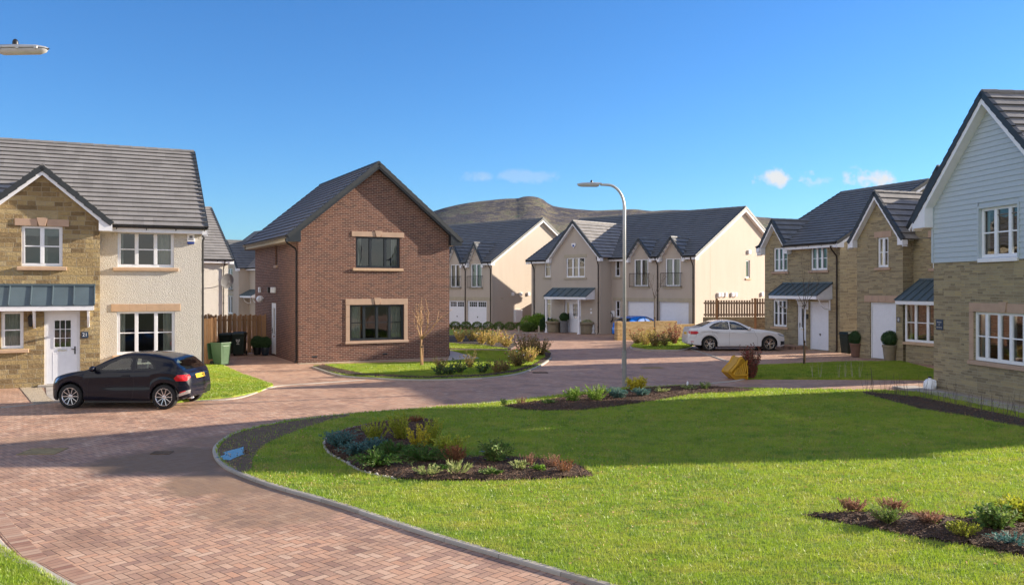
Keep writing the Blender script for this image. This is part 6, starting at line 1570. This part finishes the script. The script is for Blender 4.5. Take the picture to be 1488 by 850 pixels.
board_fence((-13.35,34.25), (-12.02,34.55), 1.86, 'sunlit orange brown fence panel at the corner of the left house', posts=2, bw=.12, both=False)
board_fence((-12.05,34.62), (-14.0,39.7), 1.86, 'fence side running back from the sunlit panel', posts=3)
# garden wall
wr_ = R(25); g_ = empty('garden_wall', (6.18,50.25,0), wr_, 'yellow sandstone garden wall behind the rose bed with the blue car', 'wall')
m = MB(); m.box((.35,0,-.1),(4.3,.22,1.08)); m.build('wall_body', M['stone_wall'], g_, bevel=.01)
m = MB(); m.box((0,-.05,-.1),(.34,.30,1.12)); m.build('pier', M['stone_wall'], g_, bevel=.015)
m = MB(); m.box((4.31,0.02,-.1),(5.6,.20,.86)); m.build('end_step', M['stone_wall'], g_, bevel=.01)
# slatted screen fence on stone wall beside centre house
fa, fb = (11.3, 50.2), (15.1, 50.4); L_f = math.hypot(fb[0]-fa[0], fb[1]-fa[1])
f_ = empty('screen_fence', (fa[0], fa[1], 0), math.atan2(fb[1]-fa[1], fb[0]-fa[0]), 'open slatted timber screen on a low stone wall beside the centre house', 'fence')
m = MB(); m.box((0,0,-.1),(L_f,.25,1.36)); m.build('wall_body', M['stone_grey'], f_)
m = MB(); x = .06
while x < L_f-.1: m.box((x,.05,1.38),(x+.105,.07,2.36+(.1 if x > L_f*.72 else 0))); x += .155
m.build('slat_panel', M['fence_grey'], f_)
m = MB(); m.box((0,.072,1.46),(L_f,.11,1.56)); m.box((0,.072,2.14),(L_f,.11,2.24)); m.build('rail', M['fence_grey'], f_)
for xx in (.75, 3.05): m = MB(); m.box((xx-.06,-.06,0),(xx+.06,.045,2.48)); m.build('post', M['fence'], f_)
board_fence((1.3,69.5), (3.5,68.0), 1.9, 'grey weathered timber gate between the two cream houses', 'fence_grey', posts=2, both=False, name='timber_gate', cat='gate')
for k, px in enumerate((724.5, 753.5, 783)):
    p_ = {0: (-0.92, 58.24), 1: (0.45, 58.69), 2: (1.86, 59.14)}[k]; m = MB(); m.box((-.06,-.06,0),(.06,.06,.42)); m.add([(-.06,-.06,.42),(.06,-.06,.42),(.06,.06,.42),(-.06,.06,.42),(0,0,.47)], [(0,1,4),(1,2,4),(2,3,4),(3,0,4)])
    o = m.build('bollard', M['buff'], bevel=.008); o.location = (p_[0], p_[1], 0); tag(o, ['leftmost short pale post by the far hedge', 'middle short pale post by the far hedge below the meter box', 'rightmost short pale post in front of the big green bush'][k], 'bollard', 'short posts along the far hedge')

# ------------------------------------------------------------------ bins
def wheelie(at, rz, label, mat, lid=None, open_=False, badge=False, s=1.):
    r_ = empty('wheelie_bin', (at[0], at[1], 0), rz, label, 'bin', scale=s); m = MB(); b, t, h = .21, .27, .93
    m.hexa([(-b,-b-.02,.06),(b,-b-.02,.06),(b,b,.06),(-b,b,.06),(-t,-t-.02,h),(t,-t-.02,h),(t,t+.04,h),(-t,t+.04,h)])
    m.hexa([(-t-.02,-t-.04,h-.05),(t+.02,-t-.04,h-.05),(t+.02,t+.05,h-.05),(-t-.02,t+.05,h-.05),(-t-.02,-t-.04,h),(t+.02,-t-.04,h),(t+.02,t+.05,h),(-t-.02,t+.05,h)])
    m.hexa([(-.13,-b-.028,.15),(.13,-b-.028,.15),(.13,-b,.15),(-.13,-b,.15),(-.17,-t-.022,.80),(.17,-t-.022,.80),(.17,-t+.02,.80),(-.17,-t+.02,.80)])
    m.build('bin_body', M[mat], r_, bevel=.018)
    l = MB(); l.hexa([(-t-.03,-t-.06,0),(t+.03,-t-.06,0),(t+.03,t+.06,0),(-t-.03,t+.06,0),(-t+.02,-t+.0,.07),(t-.02,-t+.0,.07),(t-.02,t+.04,.09),(-t+.02,t+.04,.09)])
    lo = l.build('lid', M[lid or mat], r_, bevel=.02); lo.location = (0, 0, h+.006)
    if open_: lo.location = (0, t+.14, h-.36); lo.rotation_euler = (R(-98), 0, 0)
    hb_ = MB(); hb_.tube([(-.2,t+.05,h-.02),(-.2,t+.11,h-.02),(.2,t+.11,h-.02),(.2,t+.05,h-.02)], .016, 6); hb_.build('handle', M[mat], r_)
    for sx in (-1, 1): w = MB(); w.lathe([(0,-.025),(.09,-.025),(.1,-.015),(.1,.015),(.09,.025),(0,.025)], (sx*.25, b+.04, .10), 16, 'x'); w.build('wheel', M['tyre'], r_)
    if badge:
        e = MB(); y = -t-.038
        e.v = []; P_ = Plane(0, 0, 1, 0)
        def yb(z): return -(b+.02)-(t-b)*(z-.06)/(h-.06)-.012
        for pts in ([(-.085,.72),(-.05,.72),(-.015,.60),(-.03,.585),(-.07,.64)], [(.085,.72),(.05,.72),(.015,.60),(.03,.585),(.07,.64)], [(-.025,.67),(.0,.73),(.025,.67),(0,.64)], [(-.06,.565),(.06,.565),(.02,.58),(-.02,.58)], [(-.018,.60),(.018,.60),(.01,.56),(-.01,.56)], [(-.055,.50),(.055,.50),(.055,.53),(-.055,.53)]): e.poly([(x, yb(z), z) for x, z in pts])
        e.build('badge', M['blind'], r_)
    return r_
wheelie((-11.60, 34.02), R(62), 'mid green wheelie bin with its lid hanging open on the grass edge', 'bin_green', None, True)
wheelie((-12.45,38.95), R(6), 'dark wheelie bin with white council badge before the passage fence', 'bin_dark', badge=True, s=1.06)
wheelie((-13.12,39.25), R(0), 'plain dark wheelie bin half hidden left of the badged bin', 'bin_dark', s=1.)
wheelie((15.62,39.6), R(-70), 'dark green wheelie bin beside the wall behind the terracotta planter', 'bin_dark', s=1.05)
wheelie((16.15,38.9), R(-70), 'dark wheelie bin with a blue lid beside the stone garage corner', 'bin_dark', 'blue', s=1.05)

# ------------------------------------------------------------------ planters
ball_planter('ball_planter', (15.35, 38.06), 'terracotta pot with clipped ball shrub standing left of the white garage door', .28, .62, .30, 'terracotta')
ball_planter('ball_planter', (15.97, 36.09), 'brown pot with clipped ball shrub standing in front of the white garage door', .30, .68, .32, 'pot_stone', feet=True)
ball_planter('ball_planter', (-11.25,38.9), 'box ball in a dark blue pot beside the brick house side door', .20, .38, .26, 'navy')
ball_planter('ball_planter', (-11.70,39.2), 'box ball in a black pot left of the blue pot', .20, .36, .28, 'black')
ball_planter('ball_planter', (3.56, 58.51), 'tall grey pot with clipped ball beside the far white front door', .30, .82, .30, 'sat', taper=.85)
def tub(at, label, plant=True):
    r_ = empty('stone_tub', (at[0], at[1], 0), 0, label, 'planter'); m = MB()
    m.lathe([(0,.02),(.40,.02),(.42,.10),(.44,.50),(.46,.62),(.53,.64),(.56,.70),(.55,.78),(.46,.80),(.44,.74),(0,.74)], n=26); m.build('pot', M['pot_stone'], r_)
    P, D, w_, l_ = ball_leaves((0,0,.78), .34, 260, .10, .05, 4, .35); leafmesh('foliage', P, D, w_, l_, M['lf_cream'], r_)
    return r_
tub((2.85, 58.96), 'round stone tub under the left canopy post of the far white front door'); tub((5.01, 57.20), 'round stone tub under the right canopy post of the far white front door')
m = MB(); m.lathe([(0,0),(.14,.02),(.15,.10),(.08,.2),(.13,.32),(.12,.44),(.05,.5),(.09,.58),(.06,.66),(0,.68)], n=14); o = m.build('garden_ornament', M['galv'], smooth=True); q = (5.44, 56.95); o.location = (q[0], q[1], 0); tag(o, 'small silver grey figure ornament right of the stone tub', 'ornament')
# small white water container
wc = empty('water_container', (*(12.59, 25.71), .012), R(-60), 'squat white plastic container on the path at the clapboard house corner', 'container')
m = MB(); m.lathe([(0,0),(.15,.0),(.175,.03),(.185,.16),(.17,.26),(.12,.32),(.06,.345),(.045,.36),(.045,.38),(0,.38)], n=18); m.build('container_body', M['white'], wc, smooth=True)
m = MB(); m.lathe([(.05,.375),(.052,.415),(0,.42)], n=12); m.build('cap', M['anth'], wc)
m = MB(); m.tube([(.10,0,.32),(.19,0,.30),(.20,0,.18),(.175,0,.12)], .018, 6); m.build('handle', M['white'], wc)
# grit bin tipped on its end
gb = empty('grit_bin', (*(7.65, 29.01), 0), R(10), 'yellow ribbed plastic grit bin tipped on its side beside the red tipped bush', 'grit bin')
m = MB(); prf = [(-.40,.24),(-.19,.05),(-.14,.0),(.22,.0),(.24,.05),(.235,.46),(.17,.62),(.04,.76),(-.03,.73),(-.12,.56),(-.38,.30)]
m.prism([(x,-.24,z) for x, z in prf], (0,.56,0)); m.build('bin_body', M['yellow'], gb, bevel=.025)
m = MB()
for k in range(6):
    f = k/5; x0, z0 = -.30+.38*f, .22+.0*f; m.hexa([(x0,-.345,z0-.03+.0*f),(x0+.045,-.37,z0-.03),(x0+.045,-.2,z0-.03),(x0,-.2,z0-.03),(x0+.10,-.37,.36+.30*f),(x0+.145,-.37,.36+.30*f),(x0+.135,-.31,.36+.30*f),(x0+.10,-.31,.36+.30*f)])
m.box((-.24,-.36,.14),(.235,-.2,.20)); m.box((.19,-.36,.02),(.235,-.2,.50)); m.tube([(-.37,-.3,.27),(-.13,-.3,.53),(-.03,-.3,.70),(.05,-.3,.72)], .045, 8); m.build('rib', M['yellow'], gb, bevel=.008)

# ------------------------------------------------------------------ trees
sapling('bare_tree', (-3.56, 33.43), 'small bare tree tied to a stake on the grass before the brick wall', 2.3, 1.05, 'bark_pale', [(-.9,.1,.92),(.75,.1,.96),(-.5,-.2,1.),(.15,.2,1.),(.45,-.1,1.),(-.15,.1,1.)], r=.036, seed=5, up=1.3, blen=.85, lvl=1, stout=1.4)
sapling('bare_tree', (11.63, 34.02), 'slim bare young tree with a short stake on the shaded grass yard', 4.3, 2.35, 'bark_grey', [(-.8,.1,.97),(.8,-.1,.97),(.2,.3,1.),(-.3,-.2,1.),(.5,.1,.93)], r=.024, seed=11, up=1.6, blen=.72, lvl=2, stakeh=.40)
sapling('bare_tree', (8.12, 48.66), 'thin bare tree with a stake in front of the yellow stone wall', 4.2, 2.5, 'bark_grey', [(-.5,.1,.9),(.5,-.1,.95),(.1,.3,1.),(-.2,-.2,1.)], r=.028, seed=14, up=1.8, blen=.8, lvl=2, stakeh=.55)

# ------------------------------------------------------------------ shrubs of the front bed
S_ = shrub; zb_ = .11
S_('juniper', (-3.26, 16.15), 'largest blue green juniper at the far left end of the front bed', 'shrub', 'lf_blue', .36, .34, 60, 26, .05, .018, .9, .35, .9, z=zb_)
S_('juniper', (-2.81, 15.38), 'blue green juniper right of and below the largest one', 'shrub', 'lf_blue', .30, .24, 46, 24, .045, .018, .9, .4, .9, z=zb_)
S_('juniper', (-2.55, 15.88), 'blue green juniper under the first yellow green hebe', 'shrub', 'lf_blue', .28, .24, 42, 24, .045, .018, .9, .4, .9, z=zb_)
S_('hebe', (-2.69, 16.57), 'yellow green upright hebe standing alone left in the front bed', 'shrub', 'lf_yellow', .26, .42, 22, 60, .035, .020, .5, .0, .7, z=zb_, group='upright yellow green hebes')
S_('hebe', (-2.16, 16.93), 'left upright hebe of the tall yellow green cluster', 'shrub', 'lf_yellow', .34, .48, 26, 60, .035, .020, .5, .0, .7, z=zb_)
S_('hebe', (-1.51, 16.15), 'upright hebe at the right of the tall yellow green cluster against the lawn', 'shrub', 'lf_yellow', .22, .5, 16, 60, .035, .020, .4, .0, .7, z=zb_)
S_('euonymus', (-1.78, 16.02), 'golden leaved shrub in the middle of the hebe cluster', 'shrub', 'lf_gold', .26, .40, 20, 26, .05, .028, .5, .0, .8, z=zb_)
S_('spreading_conifer', (-2.28, 14.40), 'front arching fern green conifer in the front bed', 'shrub', 'lf_fern', .46, .34, 66, 44, .05, .011, 1., .75, .6, z=zb_)
S_('spreading_conifer', (-2.11, 15.19), 'fern green conifer behind the front arching one', 'shrub', 'lf_fern', .42, .34, 56, 44, .05, .011, 1., .7, .6, z=zb_)
S_('spreading_conifer', (-1.57, 14.78), 'wide fern green conifer at the right of the conifer row', 'shrub', 'lf_fern', .56, .34, 76, 44, .05, .011, 1., .75, .6, z=zb_)
S_('pieris', (-1.10, 15.31), 'yellow edged leafy shrub behind the rust brown spirea', 'shrub', 'lf_yellow', .30, .40, 26, 22, .075, .024, .8, .35, .8, z=zb_)
S_('spirea', (-0.96, 14.67), 'rust brown twiggy spirea in the front bed', 'shrub', 'lf_rust', .22, .28, 36, 22, .035, .018, .7, .1, .8, z=zb_)
S_('rhododendron', (-0.30, 14.73), 'round shrub with drooping green leaves at the right of the front bed', 'shrub', 'lf_mid', .26, .42, 26, 24, .085, .028, .8, .3, 1.1, z=zb_)
S_('heather_tuft', (0.30, 14.45), 'pink brown sprig tuft nearest the lawn in the right of the front bed', 'shrub', 'lf_pink', .10, .18, 20, 14, .03, .01, .5, .0, .6, z=zb_)
S_('heather_tuft', (0.67, 14.24), 'red brown sprig tuft second from the right tip of the front bed', 'shrub', 'lf_pink', .12, .20, 22, 14, .03, .01, .5, .0, .6, z=zb_)
S_('heather_tuft', (0.85, 13.93), 'red brown sprig tuft at the right tip of the front bed', 'shrub', 'lf_rust', .13, .18, 24, 14, .03, .01, .5, .0, .6, z=zb_)
S_('variegated_plant', (-1.37, 13.73), 'low cream and green plant at the front edge left of centre', 'plant', 'lf_cream', .18, .12, 20, 12, .06, .018, 1., .2, .5, z=zb_, stem=None)
S_('variegated_plant', (-0.89, 13.78), 'low spiky cream plant at the front edge below the spirea', 'plant', 'lf_cream', .20, .16, 16, 12, .09, .014, 1., .1, .3, z=zb_, stem=None)
S_('variegated_plant', (0.14, 14.13), 'low gold tipped plant near the right of the front bed', 'plant', 'lf_cream', .16, .13, 18, 10, .05, .018, 1., .2, .5, z=zb_, stem=None)
S_('ground_plant', (-0.30, 13.73), 'small yellow green ground plant at the lower bed edge', 'plant', 'lf_mid', .16, .08, 18, 10, .05, .02, 1., .3, .5, z=zb_, stem=None)
S_('ground_plant', (-1.13, 14.13), 'small green ground plant behind the low cream plants', 'plant', 'lf_fern', .16, .07, 18, 10, .04, .016, 1., .3, .5, z=zb_, stem=None)
S_('ground_plant', (0.45, 14.03), 'bright green rosette near the red brown tufts', 'plant', 'lf_bright', .12, .06, 14, 10, .05, .02, 1., .3, .5, z=zb_, stem=None)
S_('ground_plant', (-3.04, 17.80), 'small pale plant at the back of the front bed', 'plant', 'lf_cream', .12, .10, 12, 10, .05, .016, 1., .2, .5, z=zb_, stem=None)
S_('heather_tuft', (-2.16, 19.12), 'dark red brown tuft at the back of the front bed', 'shrub', 'lf_rust', .24, .12, 40, 14, .03, .01, .9, .1, .6, z=zb_)
m = MB(); m.box((0,0,0),(.07,.05,.004)); m.box((.03,.03,.003),(.09,.07,.007)); o = m.build('plant_tag', M['blue']); q = (-0.59, 15.44); o.location = (*q, .13); tag(o, 'tiny blue plant tag lying in the front bed', 'plant tag')
# second bed by the lamp post
S_('spindle_shrub', (1.59, 22.61), 'small round bright green shrub leftmost in the lamp post bed', 'shrub', 'lf_bright', .22, .36, 22, 26, .05, .026, .7, .1, .9, z=zb_)
S_('hebe', (2.24, 22.75), 'broad bright green shrub second from left in the lamp post bed', 'shrub', 'lf_bright', .36, .38, 34, 28, .045, .020, .7, .0, .8, z=zb_)
S_('juniper', (2.81, 23.58), 'small dark blue green juniper behind the larger one by the lamp post', 'shrub', 'lf_blue', .18, .28, 30, 22, .04, .016, .8, .3, .9, z=zb_)
S_('juniper', (2.89, 23.16), 'blue green juniper just left of the lamp post foot', 'shrub', 'lf_blue', .24, .28, 44, 24, .045, .018, .9, .35, .9, z=zb_)
S_('juniper', (3.60, 23.73), 'blue green juniper in front of the gold tinged shrub', 'shrub', 'lf_blue', .24, .24, 40, 24, .045, .018, .9, .35, .9, z=zb_)
S_('laurel', (3.66, 24.80), 'gold and green leafy shrub right of the lamp post', 'shrub', 'lf_gold', .34, .42, 30, 22, .09, .035, .8, .2, 1., z=zb_)
S_('heather_tuft', (0.23, 22.09), 'small tan tuft at the left tip of the lamp post bed', 'shrub', 'lf_pink', .12, .16, 18, 12, .03, .012, .5, 0, .6, z=zb_)
S_('ground_plant', (-0.19, 21.72), 'small green seedling at the very left of the lamp post bed', 'plant', 'lf_mid', .10, .16, 8, 10, .05, .02, .7, .1, .6, z=zb_)
S_('ground_plant', (0.96, 22.09), 'low grey green plant near the bright green shrubs', 'plant', 'lf_mid', .22, .10, 26, 10, .05, .016, 1., .2, .5, z=zb_, stem=None)
S_('variegated_plant', (4.26, 24.48), 'low cream plant right of the junipers in the lamp post bed', 'plant', 'lf_cream', .22, .12, 22, 10, .06, .018, 1., .2, .5, z=zb_, stem=None)
S_('variegated_plant', (5.20, 25.29), 'low pale plant beside the white marker in the lamp post bed', 'plant', 'lf_cream', .20, .10, 20, 10, .06, .018, 1., .2, .5, z=zb_, stem=None)
S_('ground_plant', (5.73, 25.29), 'small dark green plant at the right of the lamp post bed', 'plant', 'lf_mid', .16, .2, 14, 12, .05, .02, .8, .1, .6, z=zb_)
m = MB(); m.lathe([(.0,0),(.03,0),(.03,.12),(.0,.16)], n=8); o = m.build('plant_marker', M['white']); q = (5.38, 26.15); o.location = (*q, .08); tag(o, 'small white marker peg in the lamp post bed', 'marker')
# third bed, lower right
S_('heather_tuft', (4.59, 11.51), 'dry pink brown tuft leftmost in the lower right bed', 'shrub', 'lf_pink', .15, .14, 50, 16, .03, .010, .8, .1, .6, z=zb_, stem='rust_wood')
S_('heather_tuft', (5.14, 11.51), 'dry brown tuft second in the back row of the lower right bed', 'shrub', 'lf_pink', .15, .14, 50, 16, .03, .010, .8, .1, .6, z=zb_)
S_('heather_tuft', (4.82, 10.95), 'green tipped heather tuft in the middle of the lower right bed', 'shrub', 'lf_mid', .18, .16, 60, 18, .032, .010, .8, .1, .6, z=zb_)
S_('heather_tuft', (5.31, 10.89), 'tan heather tuft right of the green tipped one', 'shrub', 'lf_pink', .16, .14, 50, 16, .03, .010, .8, .1, .6, z=zb_)
S_('heather_tuft', (5.50, 10.36), 'yellow green heather tuft near the front edge of the lower right bed', 'shrub', 'lf_yellow', .17, .14, 54, 18, .032, .010, .8, .1, .6, z=zb_)
S_('laurel', (6.03, 10.68), 'glossy green shrub at the right of the lower right bed', 'shrub', 'lf_mid', .24, .31, 30, 20, .075, .034, .8, .25, 1.0, z=zb_)
S_('laurel', (6.47, 10.98), 'yellow green leaved shrub just behind the glossy green one at the right edge', 'shrub', 'lf_yellow', .25, .31, 30, 20, .075, .034, .8, .25, 1.0, z=zb_)
S_('ground_plant', (5.48, 10.83), 'bright green weed rosette in the lower right bed', 'plant', 'lf_bright', .09, .04, 12, 8, .04, .018, 1., .3, .4, z=zb_, stem=None)
S_('ground_plant', (5.90, 10.01), 'grey green low plant at the lower right corner', 'plant', 'lf_blue', .24, .10, 24, 12, .04, .014, 1., .2, .5, z=zb_, stem=None)
# bare rose stems in the narrow bed before the clapboard house
stx = [[(10.85, 26.69), (9.98, 24.02)][1]]+[(10.48, 24.80), (10.61, 24.33), (10.71, 23.88), (10.69, 23.58), (10.76, 23.16), (10.87, 22.61), (10.96, 22.35), (11.03, 21.84), (11.09, 21.36), (11.29, 21.12), (11.35, 20.67), (11.39, 20.23), (11.44, 19.81), (11.49, 19.41)]
for i, p in enumerate(stx):
    S_('bare_rose', p, 'bare dark rose stems in the narrow bed before the clapboard house', 'shrub', 'lf_rust', .16, .62+.12*math.sin(i*2.3), 4, 1, .02, .01, .5, .0, .8, z=.08, stem='bark_grey', sr=.006, base_r=.1, group='bare rose stems in a row')
for i, p in enumerate([(10.19, 28.90), (10.42, 28.90), (11.07, 28.90), (11.28, 28.90), (11.54, 28.90), (11.77, 28.90)]):
    S_('dry_stem', p, 'thin pale dry stems at the lower edge of the shaded yard', 'plant', 'lf_pink', .12, .62, 3, 1, .02, .006, .5, .0, .8, z=.05, stem='buff', sr=.005, base_r=.06, group='pale dry stems along the shaded yard')
S_('red_tipped_bush', (8.09, 28.90), 'upright bush with red tipped leaves beside the yellow grit bin', 'shrub', 'lf_redbush', .34, 1.02, 46, 40, .075, .03, .5, .0, .9, z=.05, sr=.006)
# roses
S_('rose_bush', (0.61, 37.69), 'tall dark rose bush at the tip of the brick house bed', 'shrub', 'lf_rose', .70, 1.0, 46, 20, .08, .04, .9, .1, .9, z=.06, sr=.006, flowers=[('pet_red', 5, .05)])
S_('rose_bush', (1.30, 38.44), 'dark rose bush at the far right tip of the brick house bed', 'shrub', 'lf_rose', .60, .78, 40, 20, .08, .04, .9, .1, .9, z=.06, sr=.006, flowers=[('pet_pink', 4, .05)])
S_('rose_bush', (0.21, 33.14), 'lower rose bush with pale flowers in the brick house bed', 'shrub', 'lf_rose', .62, .62, 40, 20, .07, .035, .9, .1, .9, z=.06, sr=.005, flowers=[('pet_white', 4, .05), ('pet_pink', 4, .05)])
S_('rose_bush', (0.73, 34.95), 'rose bush with orange tinted leaves between the pale and the dark ones', 'shrub', 'lf_roselit', .45, .62, 30, 18, .07, .035, .9, .1, .9, z=.06, sr=.005)
for i, (p, hh) in enumerate(zip([(-2.59, 31.51), (-1.87, 30.51), (-1.63, 32.58), (-1.08, 30.51), (-0.55, 30.75), (-2.16, 30.03), (-0.23, 31.25), (-2.50, 29.80)], (.45,.5,.62,.4,.42,.36,.45,.3))):
    S_('low_rose', p, ['low rose nearest the tree side of the bed', 'low rose with pale leaf glints', 'taller thin rose behind the low row', 'low rose in the middle of the kerb row', 'low rose before the pale flowering bush', 'small low rose close to the kerb left', 'low rose joining the pale flowering bush', 'smallest low rose beside the kerb'][i], 'shrub', 'lf_dark' if i % 2 else 'lf_rose', .42, hh, 16, 12, .08, .038, .9, .1, .9, z=.06, sr=.005, group='low roses along the brick house kerb')
for i, p in enumerate([(-2.94, 48.05), (-2.34, 49.28), (-1.64, 46.31), (-1.06, 45.22), (-0.84, 47.46), (-0.32, 44.18), (-1.79, 50.58)]):
    S_('rose_bush', p, ['sunlit rose leftmost in the bed behind the brick house', 'sunlit rose second from the left behind the brick house', 'sunlit rose with pink bloom in the middle of the far bed', 'sunlit rose near the front of the far bed', 'sunlit rose behind the front one of the far bed', 'sunlit rose rightmost in the far bed by the kerb', 'sunlit rose at the back of the far bed'][i], 'shrub', 'lf_roselit', .62, .72, 26, 15, .085, .045, .9, .1, .9, z=.06, sr=.005, flowers=[('pet_pink' if i % 2 else 'pet_white', 3, .06)], group='sunlit roses in the far bed')
for i, (p, lf) in enumerate(zip([(6.83, 46.31), (7.08, 45.22), (7.38, 44.18), (8.00, 44.70), (8.81, 46.31), (7.69, 47.46)], ('lf_rose','lf_roselit','lf_rose','lf_rose','lf_redbush','lf_roselit'))):
    S_('rose_bush', p, ['rose leftmost before the yellow stone wall', 'rose with red blooms left of the thin tree', 'dark rose at the foot of the thin tree', 'rose with an orange bloom before the stone wall', 'tall thin rose nearest the white car', 'rose at the back against the yellow wall'][i], 'shrub', lf, .55, (.7,.75,.7,.8,1.15,.8)[i], 26, 15, .085, .042, .9, .1, .9, z=.06, sr=.006, flowers=[('amber' if i == 3 else 'pet_red', 5, .07)], group='roses before the yellow stone wall')
# hedge row and bushes by the far cream house
for i in range(11):
    x0, y0 = (-7.50, 64.61); x1, y1 = (0.66, 62.50); f = i/10
    r_ = empty('hedge_plant', (x0+(x1-x0)*f, y0+(y1-y0)*f, 0), 0, 'small clipped hedge plant in the row below the far garage doors', 'hedge', 'row of small hedge plants below the far garages')
    P, D, w_, l_ = ball_leaves((0,0,.26), .36, 900, .09, .05, i+3, .8); leafmesh('foliage', P, D, w_, l_, M['lf_mid'], r_)
    m = MB(); m.lathe([(.03,0),(.02,.3)], n=6); m.build('stem', M['rust_wood'], r_)
for (p, rr, hh, lf, lb) in (((1.61, 60.54), 1.0, .95, 'lf_bright', 'big rounded bright green bush before the grey timber gate'), ((2.44, 59.32), .55, 1.0, 'lf_dark', 'dark green bush left of the stone tub'), ((1.17, 60.25), .5, .5, 'lf_mid', 'low green bush at the left of the big rounded one')):
    r_ = empty('garden_bush', (p[0], p[1], 0), 0, lb, 'bush'); P, D, w_, l_ = [], [], [], []
    rg = np.random.default_rng(int(rr*100))
    for k in range(9):
        c = (rg.uniform(-.5,.5)*rr, rg.uniform(-.4,.4)*rr, hh*rg.uniform(.45,.85)); a = ball_leaves(c, rr*.48, 420, .13, .07, k+1, .9)
        P.append(a[0]); D.append(a[1]); w_.append(a[2]); l_.append(a[3])
    leafmesh('foliage', np.concatenate(P), np.concatenate(D), np.concatenate(w_), np.concatenate(l_), M[lf], r_)
    m = MB()
    for k in range(5): m.tube([(0,0,0),(rg.uniform(-.3,.3)*rr, rg.uniform(-.3,.3)*rr, hh*.7)], .02, 5)
    m.build('stem', M['rust_wood'], r_)
